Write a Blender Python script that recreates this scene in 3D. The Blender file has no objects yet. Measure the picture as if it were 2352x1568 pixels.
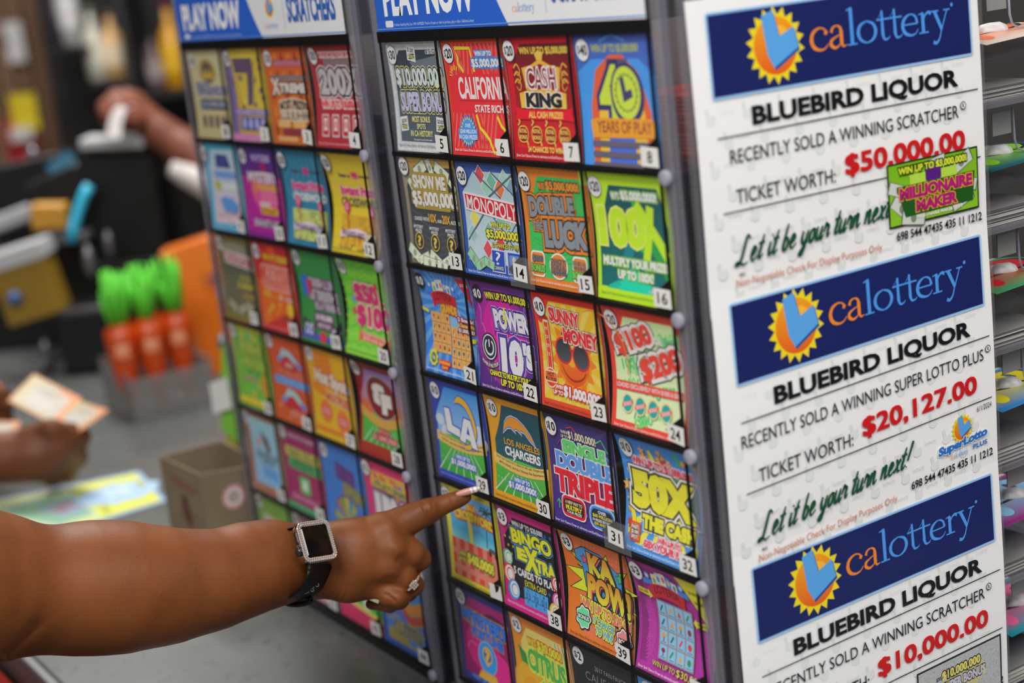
import bpy, bmesh, math, random
import numpy as np
from mathutils import Vector, Matrix
from mathutils.geometry import tessellate_polygon
random.seed(7)
PI = math.pi
SC = bpy.context.scene
COL = SC.collection

# ------------------------------------------------------------------ camera
F = 3721.26                                       # focal length in pixels of the 2352 x 1568 frame
CAM = np.array([1.35782, -0.73733, 0.05958])
RIGHT = np.array([0.54639909, 0.83025263, -0.11012995])
DOWN = np.array([0.13367016, -0.21625782, -0.96714262])
FWD = np.array([-0.82678916, 0.51372476, -0.22914308])
cd = bpy.data.cameras.new('camera'); cam = bpy.data.objects.new('camera', cd); COL.objects.link(cam)
M = Matrix.Identity(4)
for i in range(3):
    M[i][0] = RIGHT[i]; M[i][1] = -DOWN[i]; M[i][2] = -FWD[i]; M[i][3] = CAM[i]
cam.matrix_world = M
cd.sensor_width = 36.0; cd.lens = F / 2352 * 36; cd.clip_start = 0.05; cd.clip_end = 60
cd.dof.use_dof = True; cd.dof.focus_distance = 1.43; cd.dof.aperture_fstop = 2.9; cd.dof.aperture_blades = 0
SC.camera = cam

def at(x, y, d):
    "the point of the place seen at pixel (x, y) at depth d along the view axis"
    return Vector(CAM + d * (FWD + RIGHT * ((x - 1176) / F) + DOWN * ((y - 784) / F)))
def on(x, y, axis, val):
    "the point seen at pixel (x, y) on the plane axis = val"
    r = FWD + RIGHT * ((x - 1176) / F) + DOWN * ((y - 784) / F)
    return Vector(CAM + r * ((val - CAM[axis]) / r[axis]))

# ------------------------------------------------------------------ light and exposure
SC.view_settings.view_transform = 'Standard'; SC.view_settings.look = 'None'
SC.view_settings.gamma = 1.0; SC.view_settings.exposure = 0.0; SC.view_settings.use_curve_mapping = False
SC.cycles.max_bounces = 8; SC.cycles.transparent_max_bounces = 16
SC.cycles.diffuse_bounces = 3; SC.cycles.glossy_bounces = 3; SC.cycles.transmission_bounces = 4
SC.cycles.caustics_reflective = False; SC.cycles.caustics_refractive = False
W = bpy.data.worlds.new('store_ambient'); SC.world = W; W.use_nodes = True
W.node_tree.nodes['Background'].inputs[0].default_value = (1.0, 0.985, 0.97, 1)
W.node_tree.nodes['Background'].inputs[1].default_value = 0.2
CEIL = 1.6; FLOOR = -1.62; CT = -0.676           # ceiling, floor and counter top heights
def ceiling_lamp(x, y, sx, sy, power):
    l = bpy.data.lights.new('ceiling_lamp_light', 'AREA'); l.shape = 'RECTANGLE'; l.size = sx; l.size_y = sy
    l.energy = power; l.color = (1.0, 0.98, 0.95)
    o = bpy.data.objects.new('ceiling_lamp_light', l); COL.objects.link(o); o.location = (x, y, CEIL - 0.03)
    return o
for (x, y, p) in ((1.25, -1.15, 58), (1.7, -2.7, 62), (2.5, -0.5, 36), (2.4, 1.2, 30), (-1.75, 0.45, 58), (-3.6, 0.7, 28), (0.3, 1.5, 14)):  # second entry: extra front lamp added to brighten the lower ticket rows
    ceiling_lamp(x, y, 1.2, 0.6, p)

# ------------------------------------------------------------------ materials
def lin(c):
    if isinstance(c, str):
        c = c.lstrip('#'); c = [int(c[i:i + 2], 16) / 255 for i in (0, 2, 4)] if len(c) == 6 else [int(q * 2, 16) / 255 for q in c]
    return tuple((v / 12.92 if v <= 0.04045 else ((v + 0.055) / 1.055) ** 2.4) for v in c)
MATS = {}
def mat(name, col, rough=0.5, metal=0.0, var=0.06, scale=40.0, bump=0.0, spec=0.5, sss=0.0, coat=0.0):
    if name in MATS: return MATS[name]
    m = bpy.data.materials.new(name); m.use_nodes = True; nt = m.node_tree; N = nt.nodes; L = nt.links
    b = N['Principled BSDF']; c = lin(col)
    tc = N.new('ShaderNodeTexCoord'); nz = N.new('ShaderNodeTexNoise'); nz.inputs['Scale'].default_value = scale; nz.inputs['Detail'].default_value = 4
    L.new(tc.outputs['Object'], nz.inputs['Vector'])
    mx = N.new('ShaderNodeMix'); mx.data_type = 'RGBA'
    mx.inputs[6].default_value = (*[v * (1 - var) for v in c], 1); mx.inputs[7].default_value = (*[min(1, v * (1 + var)) for v in c], 1)
    L.new(nz.outputs['Fac'], mx.inputs[0]); L.new(mx.outputs[2], b.inputs['Base Color'])
    b.inputs['Roughness'].default_value = rough; b.inputs['Metallic'].default_value = metal
    b.inputs['Specular IOR Level'].default_value = spec
    if coat: b.inputs['Coat Weight'].default_value = coat; b.inputs['Coat Roughness'].default_value = 0.08
    if sss:
        b.inputs['Subsurface Weight'].default_value = sss; b.inputs['Subsurface Radius'].default_value = (0.009, 0.0035, 0.0018); b.inputs['Subsurface Scale'].default_value = 0.5
    if bump:
        bp = N.new('ShaderNodeBump'); bp.inputs['Strength'].default_value = bump; bp.inputs['Distance'].default_value = 0.002
        L.new(nz.outputs['Fac'], bp.inputs['Height']); L.new(bp.outputs[0], b.inputs['Normal'])
    MATS[name] = m; return m
def clear(name, tint=(0.93, 0.93, 0.95), gloss=0.06, edge=None, amount=0.0, ior=1.42):
    "clear acrylic: tinted see-through sheet with a Fresnel sheen; amount adds the milky body of cut edges"
    if name in MATS: return MATS[name]
    m = bpy.data.materials.new(name); m.use_nodes = True; nt = m.node_tree; N = nt.nodes; L = nt.links
    N.remove(N['Principled BSDF']); out = N['Material Output']
    t = N.new('ShaderNodeBsdfTransparent'); t.inputs[0].default_value = (*tint, 1)
    g = N.new('ShaderNodeBsdfGlossy'); g.inputs['Roughness'].default_value = gloss
    f = N.new('ShaderNodeFresnel'); f.inputs[0].default_value = ior
    nz = N.new('ShaderNodeTexNoise'); nz.inputs['Scale'].default_value = 30
    bp = N.new('ShaderNodeBump'); bp.inputs['Strength'].default_value = 0.04; L.new(nz.outputs['Fac'], bp.inputs['Height']); L.new(bp.outputs[0], g.inputs['Normal'])
    ge = N.new('ShaderNodeNewGeometry'); iv = N.new('ShaderNodeMath'); iv.operation = 'SUBTRACT'; iv.inputs[0].default_value = 1.0; L.new(ge.outputs['Backfacing'], iv.inputs[1])
    fm = N.new('ShaderNodeMath'); fm.operation = 'MULTIPLY'; L.new(f.outputs[0], fm.inputs[0]); L.new(iv.outputs[0], fm.inputs[1])
    s = N.new('ShaderNodeMixShader'); L.new(fm.outputs[0], s.inputs[0]); L.new(t.outputs[0], s.inputs[1]); L.new(g.outputs[0], s.inputs[2])
    last = s
    if amount:
        d = N.new('ShaderNodeBsdfDiffuse'); d.inputs[0].default_value = (*lin(edge), 1)
        s2 = N.new('ShaderNodeMixShader'); s2.inputs[0].default_value = amount
        L.new(s.outputs[0], s2.inputs[1]); L.new(d.outputs[0], s2.inputs[2]); last = s2
    L.new(last.outputs[0], out.inputs['Surface']); MATS[name] = m; return m
def print_mat(name, rough=0.38, coat=0.0):
    "printed paper: ink colour from the print's own colour layer; its alpha marks holographic foil"
    if name in MATS: return MATS[name]
    m = bpy.data.materials.new(name); m.use_nodes = True; nt = m.node_tree; N = nt.nodes; L = nt.links
    b = N['Principled BSDF']; a = N.new('ShaderNodeVertexColor'); a.layer_name = 'ink'
    tc = N.new('ShaderNodeTexCoord'); v = N.new('ShaderNodeTexVoronoi'); v.inputs['Scale'].default_value = 900
    L.new(tc.outputs['Object'], v.inputs['Vector'])
    hs = N.new('ShaderNodeHueSaturation'); hs.inputs['Saturation'].default_value = 0.55; hs.inputs['Value'].default_value = 1.25
    L.new(v.outputs['Color'], hs.inputs['Color'])
    ml = N.new('ShaderNodeMath'); ml.operation = 'MULTIPLY'; ml.inputs[1].default_value = 0.45; L.new(a.outputs['Alpha'], ml.inputs[0])
    mx = N.new('ShaderNodeMix'); mx.data_type = 'RGBA'; L.new(ml.outputs[0], mx.inputs[0])
    L.new(a.outputs['Color'], mx.inputs[6]); L.new(hs.outputs['Color'], mx.inputs[7]); L.new(mx.outputs[2], b.inputs['Base Color'])
    b.inputs['Roughness'].default_value = rough; b.inputs['Specular IOR Level'].default_value = 0.4
    MATS[name] = m; return m

# ------------------------------------------------------------------ objects
def link(o, parent=None):
    COL.objects.link(o)
    if parent is not None: o.parent = parent
    return o
def tag(o, label=None, cat=None, group=None, kind=None):
    if label: o['label'] = label
    if cat: o['category'] = cat
    if group: o['group'] = group
    if kind: o['kind'] = kind
    return o
def thing(name, label, cat, loc=(0, 0, 0), group=None):
    o = bpy.data.objects.new(name, None); o.empty_display_size = 0.02; COL.objects.link(o); o.location = loc
    return tag(o, label, cat, group)
class MB:
    "collects shapes, then links them as one mesh object (coordinates are the parent's)"
    def __init__(s): s.v = []; s.f = []; s.m = []; s.sm = []
    def add(s, vs, fs, mi=0, smooth=False):
        n = len(s.v); s.v += [tuple(p) for p in vs]; s.f += [tuple(i + n for i in f) for f in fs]; s.m += [mi] * len(fs); s.sm += [smooth] * len(fs); return s
    def box(s, a, b, mi=0):
        (x0, y0, z0), (x1, y1, z1) = a, b
        return s.add([(x0, y0, z0), (x1, y0, z0), (x1, y1, z0), (x0, y1, z0), (x0, y0, z1), (x1, y0, z1), (x1, y1, z1), (x0, y1, z1)],
                     [(3, 2, 1, 0), (4, 5, 6, 7), (0, 1, 5, 4), (1, 2, 6, 5), (2, 3, 7, 6), (3, 0, 4, 7)], mi)
    def hexa(s, c, mi=0):
        "box from 8 corners: four below, four above"
        return s.add(c, [(3, 2, 1, 0), (4, 5, 6, 7), (0, 1, 5, 4), (1, 2, 6, 5), (2, 3, 7, 6), (3, 0, 4, 7)], mi)
    def tube(s, pts, rad, n=12, mi=0, cap=True, flat=1.0):
        pts = [Vector(p) for p in pts]; k = len(pts); rad = rad if hasattr(rad, '__len__') else [rad] * k
        vs = []; up = None
        for i, p in enumerate(pts):
            d = (pts[min(i + 1, k - 1)] - pts[max(i - 1, 0)]).normalized()
            if up is None: up = d.orthogonal().normalized()
            a = (up - d * up.dot(d)).normalized(); up = a; b = d.cross(a)
            for j in range(n):
                t = 2 * PI * j / n; vs.append(p + a * (math.cos(t) * rad[i]) + b * (math.sin(t) * rad[i] * flat))
        fs = [(i * n + j, i * n + (j + 1) % n, (i + 1) * n + (j + 1) % n, (i + 1) * n + j) for i in range(k - 1) for j in range(n)]
        if cap: fs += [tuple(range(n))[::-1], tuple((k - 1) * n + j for j in range(n))]
        return s.add(vs, fs, mi, True)
    def lathe(s, prof, c=(0, 0, 0), n=20, mi=0):
        vs = [(c[0] + r * math.cos(2 * PI * j / n), c[1] + r * math.sin(2 * PI * j / n), c[2] + z) for r, z in prof for j in range(n)]
        k = len(prof); fs = [(i * n + j, i * n + (j + 1) % n, (i + 1) * n + (j + 1) % n, (i + 1) * n + j) for i in range(k - 1) for j in range(n)]
        fs += [tuple(range(n))[::-1], tuple((k - 1) * n + j for j in range(n))]
        return s.add(vs, fs, mi, True)
    def ball(s, c, r, n=10, mi=0, sq=(1, 1, 1)):
        m = n // 2 + 1; vs = []
        for i in range(m + 1):
            t = PI * i / m
            for j in range(n):
                u = 2 * PI * j / n; vs.append((c[0] + r * sq[0] * math.sin(t) * math.cos(u), c[1] + r * sq[1] * math.sin(t) * math.sin(u), c[2] + r * sq[2] * math.cos(t)))
        return s.add(vs, [(i * n + j, i * n + (j + 1) % n, (i + 1) * n + (j + 1) % n, (i + 1) * n + j) for i in range(m) for j in range(n)], mi, True)
    def obj(s, name, mats, parent=None, bevel=0.0, seg=2):
        me = bpy.data.meshes.new(name); me.from_pydata(s.v, [], s.f)
        for m in (mats if isinstance(mats, (list, tuple)) else [mats]): me.materials.append(m)
        me.polygons.foreach_set('material_index', s.m); me.polygons.foreach_set('use_smooth', s.sm); me.validate(); me.update()
        o = link(bpy.data.objects.new(name, me), parent)
        if bevel:
            b = o.modifiers.new('bevel', 'BEVEL'); b.width = bevel; b.segments = seg; b.limit_method = 'ANGLE'
        return o
# ------------------------------------------------------------------ printing: flat artwork in thin layers
_tc = {}
def glyphs(text, off=0.0, res=3):
    "filled outline of a text at size 1: (verts, faces)"
    k = (text, round(off, 4), res)
    if k in _tc: return _tc[k]
    cu = bpy.data.curves.new('t', 'FONT'); cu.body = text; cu.size = 1.0; cu.offset = off; cu.resolution_u = res; cu.fill_mode = 'FRONT'
    o = bpy.data.objects.new('t', cu); COL.objects.link(o)
    me = o.to_mesh(); v = np.empty(len(me.vertices) * 3); me.vertices.foreach_get('co', v); v = v.reshape(-1, 3)[:, :2].copy()
    f = [tuple(p.vertices) for p in me.polygons]
    o.to_mesh_clear(); bpy.data.objects.remove(o); bpy.data.curves.remove(cu)
    _tc[k] = (v, f); return _tc[k]
def spline(pts, n=6):
    if len(pts) < 3: return [tuple(p) for p in pts]
    P = [np.array(p, float) for p in pts]; P = [2 * P[0] - P[1]] + P + [2 * P[-1] - P[-2]]; out = []
    for i in range(1, len(P) - 2):
        a, b, c, d = P[i - 1:i + 3]
        for k in range(n):
            t = k / n; out.append(0.5 * ((2 * b) + (c - a) * t + (2 * a - 5 * b + 4 * c - d) * t * t + (3 * b - a - 3 * c + d) * t ** 3))
    out.append(P[-2]); return [tuple(q) for q in out]
class Art:
    "x to the right and y downward, 100 units = the width of the sheet; each call prints one layer above the last"
    def __init__(s, dz=0.03, gain=1.0): s.gain = gain; s.v = []; s.c = []; s.f = []; s.z = 0.0; s.dz = dz
    def ink(s, col):
        c = lin(col); m_ = max(c); g = 1 + (s.gain - 1) * min(1, max(0, (.98 - m_) / .5)) if s.gain > 1 else 1; g = min(g, .93 / max(m_, .01)) if g > 1 else g
        return [min(.95, q * g) for q in c]
    def _put(s, vs, fs, col, foil=0.0, col2=None):
        n = len(s.v); c = s.ink(col); c2 = s.ink(col2) if col2 else c
        if len(vs) == 0: return s
        ys = [p[1] for p in vs]; y0 = min(ys); yr = max(1e-6, max(ys) - y0)
        for p in vs:
            t = (p[1] - y0) / yr; s.v.append((p[0], p[1], s.z)); s.c.append((*[a + (b - a) * t for a, b in zip(c, c2)], foil))
        s.f += [tuple(i + n for i in f) for f in fs]; s.z += s.dz; return s
    def p(s, pts, col, foil=0.0, col2=None):
        tri = tessellate_polygon([[Vector((x, y, 0)) for x, y in pts]]); return s._put(pts, tri, col, foil, col2)
    def r(s, x0, y0, x1, y1, col, foil=0.0, col2=None): return s._put([(x0, y0), (x1, y0), (x1, y1), (x0, y1)], [(0, 1, 2, 3)], col, foil, col2)
    def rr(s, x0, y0, x1, y1, rad, col, foil=0.0, col2=None):
        q = []
        for cx, cy, a in ((x1 - rad, y0 + rad, -90), (x1 - rad, y1 - rad, 0), (x0 + rad, y1 - rad, 90), (x0 + rad, y0 + rad, 180)):
            q += [(cx + rad * math.cos(math.radians(a + t)), cy + rad * math.sin(math.radians(a + t))) for t in (0, 30, 60, 90)]
        return s._put(q, [tuple(range(len(q)))], col, foil, col2)
    def e(s, cx, cy, rx, ry, col, foil=0.0, col2=None, n=28): return s._put([(cx + rx * math.cos(2 * PI * i / n), cy + ry * math.sin(2 * PI * i / n)) for i in range(n)], [tuple(range(n))], col, foil, col2)
    def s_(s, cx, cy, r0, r1, n, col, ph=0.0, foil=0.0, ay=1.0):
        q = [(cx + (r0 if i % 2 else r1) * math.sin(PI * i / n + ph), cy - ay * (r0 if i % 2 else r1) * math.cos(PI * i / n + ph)) for i in range(2 * n)]
        m = len(q); return s._put(q + [(cx, cy)], [(i, (i + 1) % m, m) for i in range(m)], col, foil)
    def rays(s, cx, cy, R, n, col, x0=0, y0=0, x1=100, y1=100, duty=0.5):
        for i in range(n):
            a, b = 2 * PI * i / n, 2 * PI * (i + duty) / n
            tri = [(cx, cy), (cx + R * math.cos(a), cy + R * math.sin(a)), (cx + R * math.cos(b), cy + R * math.sin(b))]
            q = clip(tri, x0, y0, x1, y1)
            if len(q) > 2: s._put(q, [tuple(range(len(q)))], col); s.z -= s.dz
        s.z += s.dz; return s
    def l(s, pts, w, col, smooth=False, closed=False, n=6):
        "a stroke; w may taper: one width or one per point"
        P = spline(pts, n) if smooth else list(pts)
        if closed: P = P + [P[0]]
        k = len(P); ws = w if hasattr(w, '__len__') else [w, w]
        W_ = np.interp(np.linspace(0, 1, k), np.linspace(0, 1, len(ws)), ws); vs = []
        for i in range(k):
            a = np.array(P[max(i - 1, 0)]); b = np.array(P[min(i + 1, k - 1)]); d = b - a; d = d / (np.hypot(*d) + 1e-9); nn = np.array([-d[1], d[0]])
            vs += [tuple(np.array(P[i]) + nn * W_[i] / 2), tuple(np.array(P[i]) - nn * W_[i] / 2)]
        return s._put(vs, [(2 * i, 2 * i + 1, 2 * i + 3, 2 * i + 2) for i in range(k - 1)], col)
    def t(s, text, x0, y0, x1, y1, col, out=(), rot=0.0, sh=0.0, bold=0.02, foil=0.0, col2=None, arc=0.0, res=3):
        "text fitted to a box; out = ((width, colour), ...) outlines from the outermost in; rot in degrees, sh slant, arc bow"
        dollar = '$' in text and bold > .025         # the barred letter does not survive an offset outline: embolden it by overprinting
        v0, f0 = glyphs(text, 0.0 if dollar else bold, res); e_ = bold * .8 if dollar else 0.0
        a, b = v0.min(0) - e_, v0.max(0) + e_; cx, cy = (x0 + x1) / 2, (y0 + y1) / 2
        co, si = math.cos(math.radians(rot)), math.sin(math.radians(rot))
        def place(v):
            u = (v - a) / (b - a); X = x0 + (x1 - x0) * u[:, 0]; Y = y1 + (y0 - y1) * u[:, 1]
            X = X + sh * (cy - Y); Y = Y + arc * (((X - cx) / max(1e-6, (x1 - x0) / 2)) ** 2 - 0.5)
            dx, dy = X - cx, Y - cy; return np.stack([cx + co * dx - si * dy, cy + si * dx + co * dy], 1)
        for o_, c_ in out:
            v, f = glyphs(text, bold + o_, res); v = np.clip(v, a - o_ * 1.15, b + o_ * 1.15); s._put([tuple(q) for q in place(v)], f, c_)
        if dollar:
            for q in ((-e_, -e_), (e_, -e_), (e_, e_), (-e_, e_)): s._put([tuple(p) for p in place(v0 + np.array(q))], f0, col, foil, col2); s.z -= s.dz * .75
        return s._put([tuple(q) for q in place(v0)], f0, col, foil, col2)
    def k(s, x0, y0, x1, y1, col, out=(), **kw):
        "print too blurred to read: a row of letter-like bars"
        h = y1 - y0; n = max(3, int((x1 - x0) / (h * .62))); w = (x1 - x0) / n; rn = random.Random(int(x0 * 7 + y0))
        for o_, c_ in out: s.r(x0 - o_ * h, y0 - o_ * h, x1 + o_ * h, y1 + o_ * h, c_)
        for i in range(n):
            x = x0 + i * w; k_ = rn.randrange(3); s.r(x + w * .08, y0, x + w * .34, y1, col); s.z -= s.dz
            if k_ != 1: s.r(x + w * .58, y0, x + w * .84, y1, col); s.z -= s.dz
            yy = (y0, y0 + h * .4, y1 - h * .2)[rn.randrange(3)]; s.r(x + w * .08, yy, x + w * .84, yy + h * .2, col); s.z -= s.dz
        s.z += s.dz; return s
    def price(s, text, white=True, x=11, y=13, rx=8.2, ry=8.2):
        if white: s.e(x, y, rx + .5, ry + .5, '#55555a'); s.e(x, y, rx, ry, '#e8e8ea'); c = '#17171a'
        else: s.e(x, y, rx, ry, '#17171d'); c = '#eeeeee'
        n = len(text); s.t(text[0], x - rx * .78, y - ry * .42, x - rx * (.42 if n > 2 else .1), y + ry * .45, c, bold=.01)
        return s.t(text[1:], x - rx * (.38 if n > 2 else .02), y - ry * .52, x + rx * (.78 if n > 2 else .6), y + ry * .52, c, bold=.03)
    def foot(s, col, y=93.5, x0=6, x1=92): return s.t('Enter 2nd Chance Draw at calottery.com/2ndChance or Mobile App', x0, y, x1, y + 3, col, bold=.012, res=1)
    def side(s, col, x=96): return s.t('calottery', x - 10, 70, x + 10, 74.4, col, rot=-90, bold=.01, res=2)
    def mesh(s, name, warp, material, parent=None, cuts=None):
        me = bpy.data.meshes.new(name)
        if cuts:
            bm = bmesh.new(); lay = bm.verts.layers.float_color.new('ink'); V = [bm.verts.new(p) for p in s.v]
            for q, c in zip(V, s.c): q[lay] = c
            for f in s.f:
                try: bm.faces.new([V[i] for i in f])
                except ValueError: pass
            for y in cuts: bmesh.ops.bisect_plane(bm, geom=bm.verts[:] + bm.edges[:] + bm.faces[:], plane_co=(0, y, 0), plane_no=(0, 1, 0))
            bm.to_mesh(me); bm.free()
        else:
            me.from_pydata(s.v, [], s.f); at_ = me.color_attributes.new('ink', 'FLOAT_COLOR', 'POINT'); at_.data.foreach_set('color', np.array(s.c, np.float32).ravel())
        n = len(me.vertices); co = np.empty(n * 3); me.vertices.foreach_get('co', co); co = co.reshape(-1, 3)
        me.vertices.foreach_set('co', warp(co).astype(np.float32).ravel()); me.update()
        me.materials.append(material)
        return link(bpy.data.objects.new(name, me), parent)
def clip(poly, x0, y0, x1, y1):
    for ax, lim, sg in ((0, x0, 1), (0, x1, -1), (1, y0, 1), (1, y1, -1)):
        out = []
        for i in range(len(poly)):
            a, b = poly[i - 1], poly[i]; da, db = (a[ax] - lim) * sg, (b[ax] - lim) * sg
            if da >= 0: out.append(a)
            if da * db < 0: t = da / (da - db); out.append((a[0] + (b[0] - a[0]) * t, a[1] + (b[1] - a[1]) * t))
        poly = out
        if not poly: return []
    return poly
# the serif word-mark, drawn glyph by glyph (x-height 1, y up): strokes with (points, widths)
SERIF = {
 'c': (.92, [([(.86, .74), (.7, .95), (.45, 1), (.16, .82), (.06, .48), (.18, .15), (.48, 0), (.74, .06), (.9, .24)], (.14, .06, .08, .16, .2, .18, .1, .06, .04)), ([(.74, .8), (.86, .72)], (.2, .16))]),
 'a': (.95, [([(.16, .72), (.24, .92), (.44, 1), (.62, .9), (.66, .7)], (.16, .1, .06, .12, .18)), ([(.66, .75), (.66, .15)], (.19, .19)), ([(.66, .16), (.74, .02), (.92, .06)], (.14, .1, .03)), ([(.66, .6), (.36, .48), (.14, .34), (.12, .14), (.3, .0), (.5, .06), (.66, .22)], (.03, .07, .14, .18, .12, .07, .04))]),
 'l': (.52, [([(.26, 0), (.26, 1.72)], (.2, .2)), ([(.02, .03), (.52, .03)], (.07, .07)), ([(.02, 1.62), (.3, 1.7)], (.04, .12))]),
 'o': (1.06, [([(.53, 1), (.2, .84), (.07, .5), (.2, .16), (.53, 0), (.86, .16), (.99, .5), (.86, .84), (.53, 1)], (.06, .14, .2, .14, .06, .14, .2, .14, .06))]),
 't': (.66, [([(.3, 1.38), (.3, .22)], (.13, .19)), ([(.3, .24), (.38, .03), (.56, .03), (.68, .14)], (.17, .12, .07, .03)), ([(0, .97), (.7, .97)], (.08, .08)), ([(.02, .97), (.3, 1.32)], (.02, .03))]),
 'e': (.92, [([(.1, .53), (.86, .53)], (.07, .07)), ([(.86, .53), (.78, .86), (.5, 1), (.18, .82), (.06, .48), (.18, .15), (.5, 0), (.76, .07), (.9, .26)], (.16, .12, .06, .16, .2, .18, .1, .06, .04))]),
 'r': (.76, [([(.26, 0), (.26, .95)], (.2, .2)), ([(.02, .03), (.54, .03)], (.07, .07)), ([(.02, .92), (.3, .97)], (.04, .1)), ([(.3, .66), (.42, .88), (.58, .97), (.72, .9)], (.05, .09, .13, .2))]),
 'y': (.98, [([(.16, .97), (.52, .06)], (.2, .18)), ([(.86, .97), (.5, .02), (.36, -.38), (.18, -.56), (.02, -.5)], (.07, .07, .09, .14, .18)), ([(0, .97), (.38, .97)], (.07, .07)), ([(.66, .97), (1.02, .97)], (.07, .07))])}
def wordmark(a, x0, y, x1, xh, cols=('#f08a24', '#5aa2ec')):
    "calottery: x0..x1 wide, baseline y, x-height xh (y grows downward)"
    wd = sum(SERIF[ch][0] for ch in 'calottery') ; k = (x1 - x0) / wd; x = x0
    for i, ch in enumerate('calottery'):
        adv, st = SERIF[ch]
        for pts, ws in st:
            a.l([(x + px * k, y - py * xh) for px, py in pts], [w_ * xh * 1.05 for w_ in ws], cols[0] if i < 2 else cols[1], smooth=len(pts) > 2, n=5); a.z -= a.dz * .8
        x += adv * k
    a.z += a.dz; return a
def sunlogo(a, cx, cy, R, sy=1.0):
    "yellow sunburst, orange disc and the blue letter L block"
    a.s_(cx, cy, R * .78, R, 18, '#f0d820'); a.e(cx, cy, R * .74, R * .74, '#f3a024', col2='#e2601e'); a.e(cx + R * .1, cy - R * .15, R * .4, R * .36, '#f8b83a')
    q = [(-.42, -.78), (-.02, -.9), (.14, -.22), (.66, -.42), (.78, .12), (-.1, .56), (-.3, .2)]
    a.p([(cx + (x + .04) * R, cy + (y_ + .07) * R) for x, y_ in q], '#1f4f96')
    return a.p([(cx + x * R, cy + y_ * R) for x, y_ in q], '#5ba4e6')
# a brush script for the slogan: centre lines, y up, x-height 1
SCRIPT = {'L': (1.15, [[(.9, 1.75), (.62, 2.0), (.5, 1.5), (.38, .5), (.22, .06), (-.06, -.04), (-.02, .14), (.3, .12), (.62, -.08), (1.0, .06)]]),
 'e': (.68, [[(.02, .3), (.34, .52), (.44, .82), (.28, .98), (.12, .62), (.14, .14), (.34, 0), (.66, .3)]]),
 't': (.5, [[(.36, 1.7), (.22, .7), (.14, .2), (.24, 0), (.52, .3)], [(-.02, 1.08), (.52, 1.14)]]),
 'i': (.4, [[(.16, .98), (.1, .3), (.18, 0), (.44, .3)], [(.25, 1.38), (.28, 1.46)]]),
 'b': (.68, [[(.3, 1.9), (.2, 1.2), (.1, .3), (.2, 0), (.42, .1), (.52, .6), (.36, .9), (.18, .55)]]),
 'y': (.72, [[(.1, .98), (.06, .4), (.2, .04), (.44, .3), (.56, .98)], [(.56, .98), (.44, .1), (.26, -.7), (.02, -.72), (.12, -.4), (.66, .2)]]),
 'o': (.66, [[(.36, .98), (.12, .72), (.08, .24), (.28, 0), (.48, .34), (.44, .84), (.34, .96), (.7, .8)]]),
 'u': (.74, [[(.12, .98), (.06, .3), (.18, 0), (.4, .24), (.54, .98)], [(.54, .98), (.48, .24), (.56, 0), (.78, .3)]]),
 'r': (.6, [[(.02, .4), (.18, 1.02), (.3, .86), (.46, .82), (.4, .3), (.46, .02), (.66, .3)]]),
 'n': (.76, [[(.14, .98), (.06, 0)], [(.08, .3), (.3, .9), (.46, .92), (.44, .3), (.52, 0), (.78, .3)]]),
 'x': (.66, [[(.06, .92), (.2, .9), (.38, .1), (.62, .1)], [(.56, .98), (.3, .52), (.0, .02)]]),
 '!': (.5, [[(.5, 2.0), (.34, 1.1), (.22, .5)], [(.14, .04), (.18, .1)]]), ' ': (.44, [])}
def script(a, text, x0, y0, x1, y1, xh, col, slant=.42, wgt=.2):
    wd = sum(SCRIPT[c][0] for c in text); k = (x1 - x0) / wd; x = x0
    for c in text:
        adv, st = SCRIPT[c]; by = y0 + (y1 - y0) * (x - x0) / (x1 - x0)
        for pts in st:
            q = [(x + (px + slant * py * .7) * k, by - py * xh) for px, py in pts]
            a.l(q, [wgt * xh * w_ for w_ in ((.7, 1.25, 1.1, .95, .5) if len(pts) > 3 else (1.15, .9))], col, smooth=True, n=5); a.z -= a.dz * .85
        x += adv * k
    a.z += a.dz; return a
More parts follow.
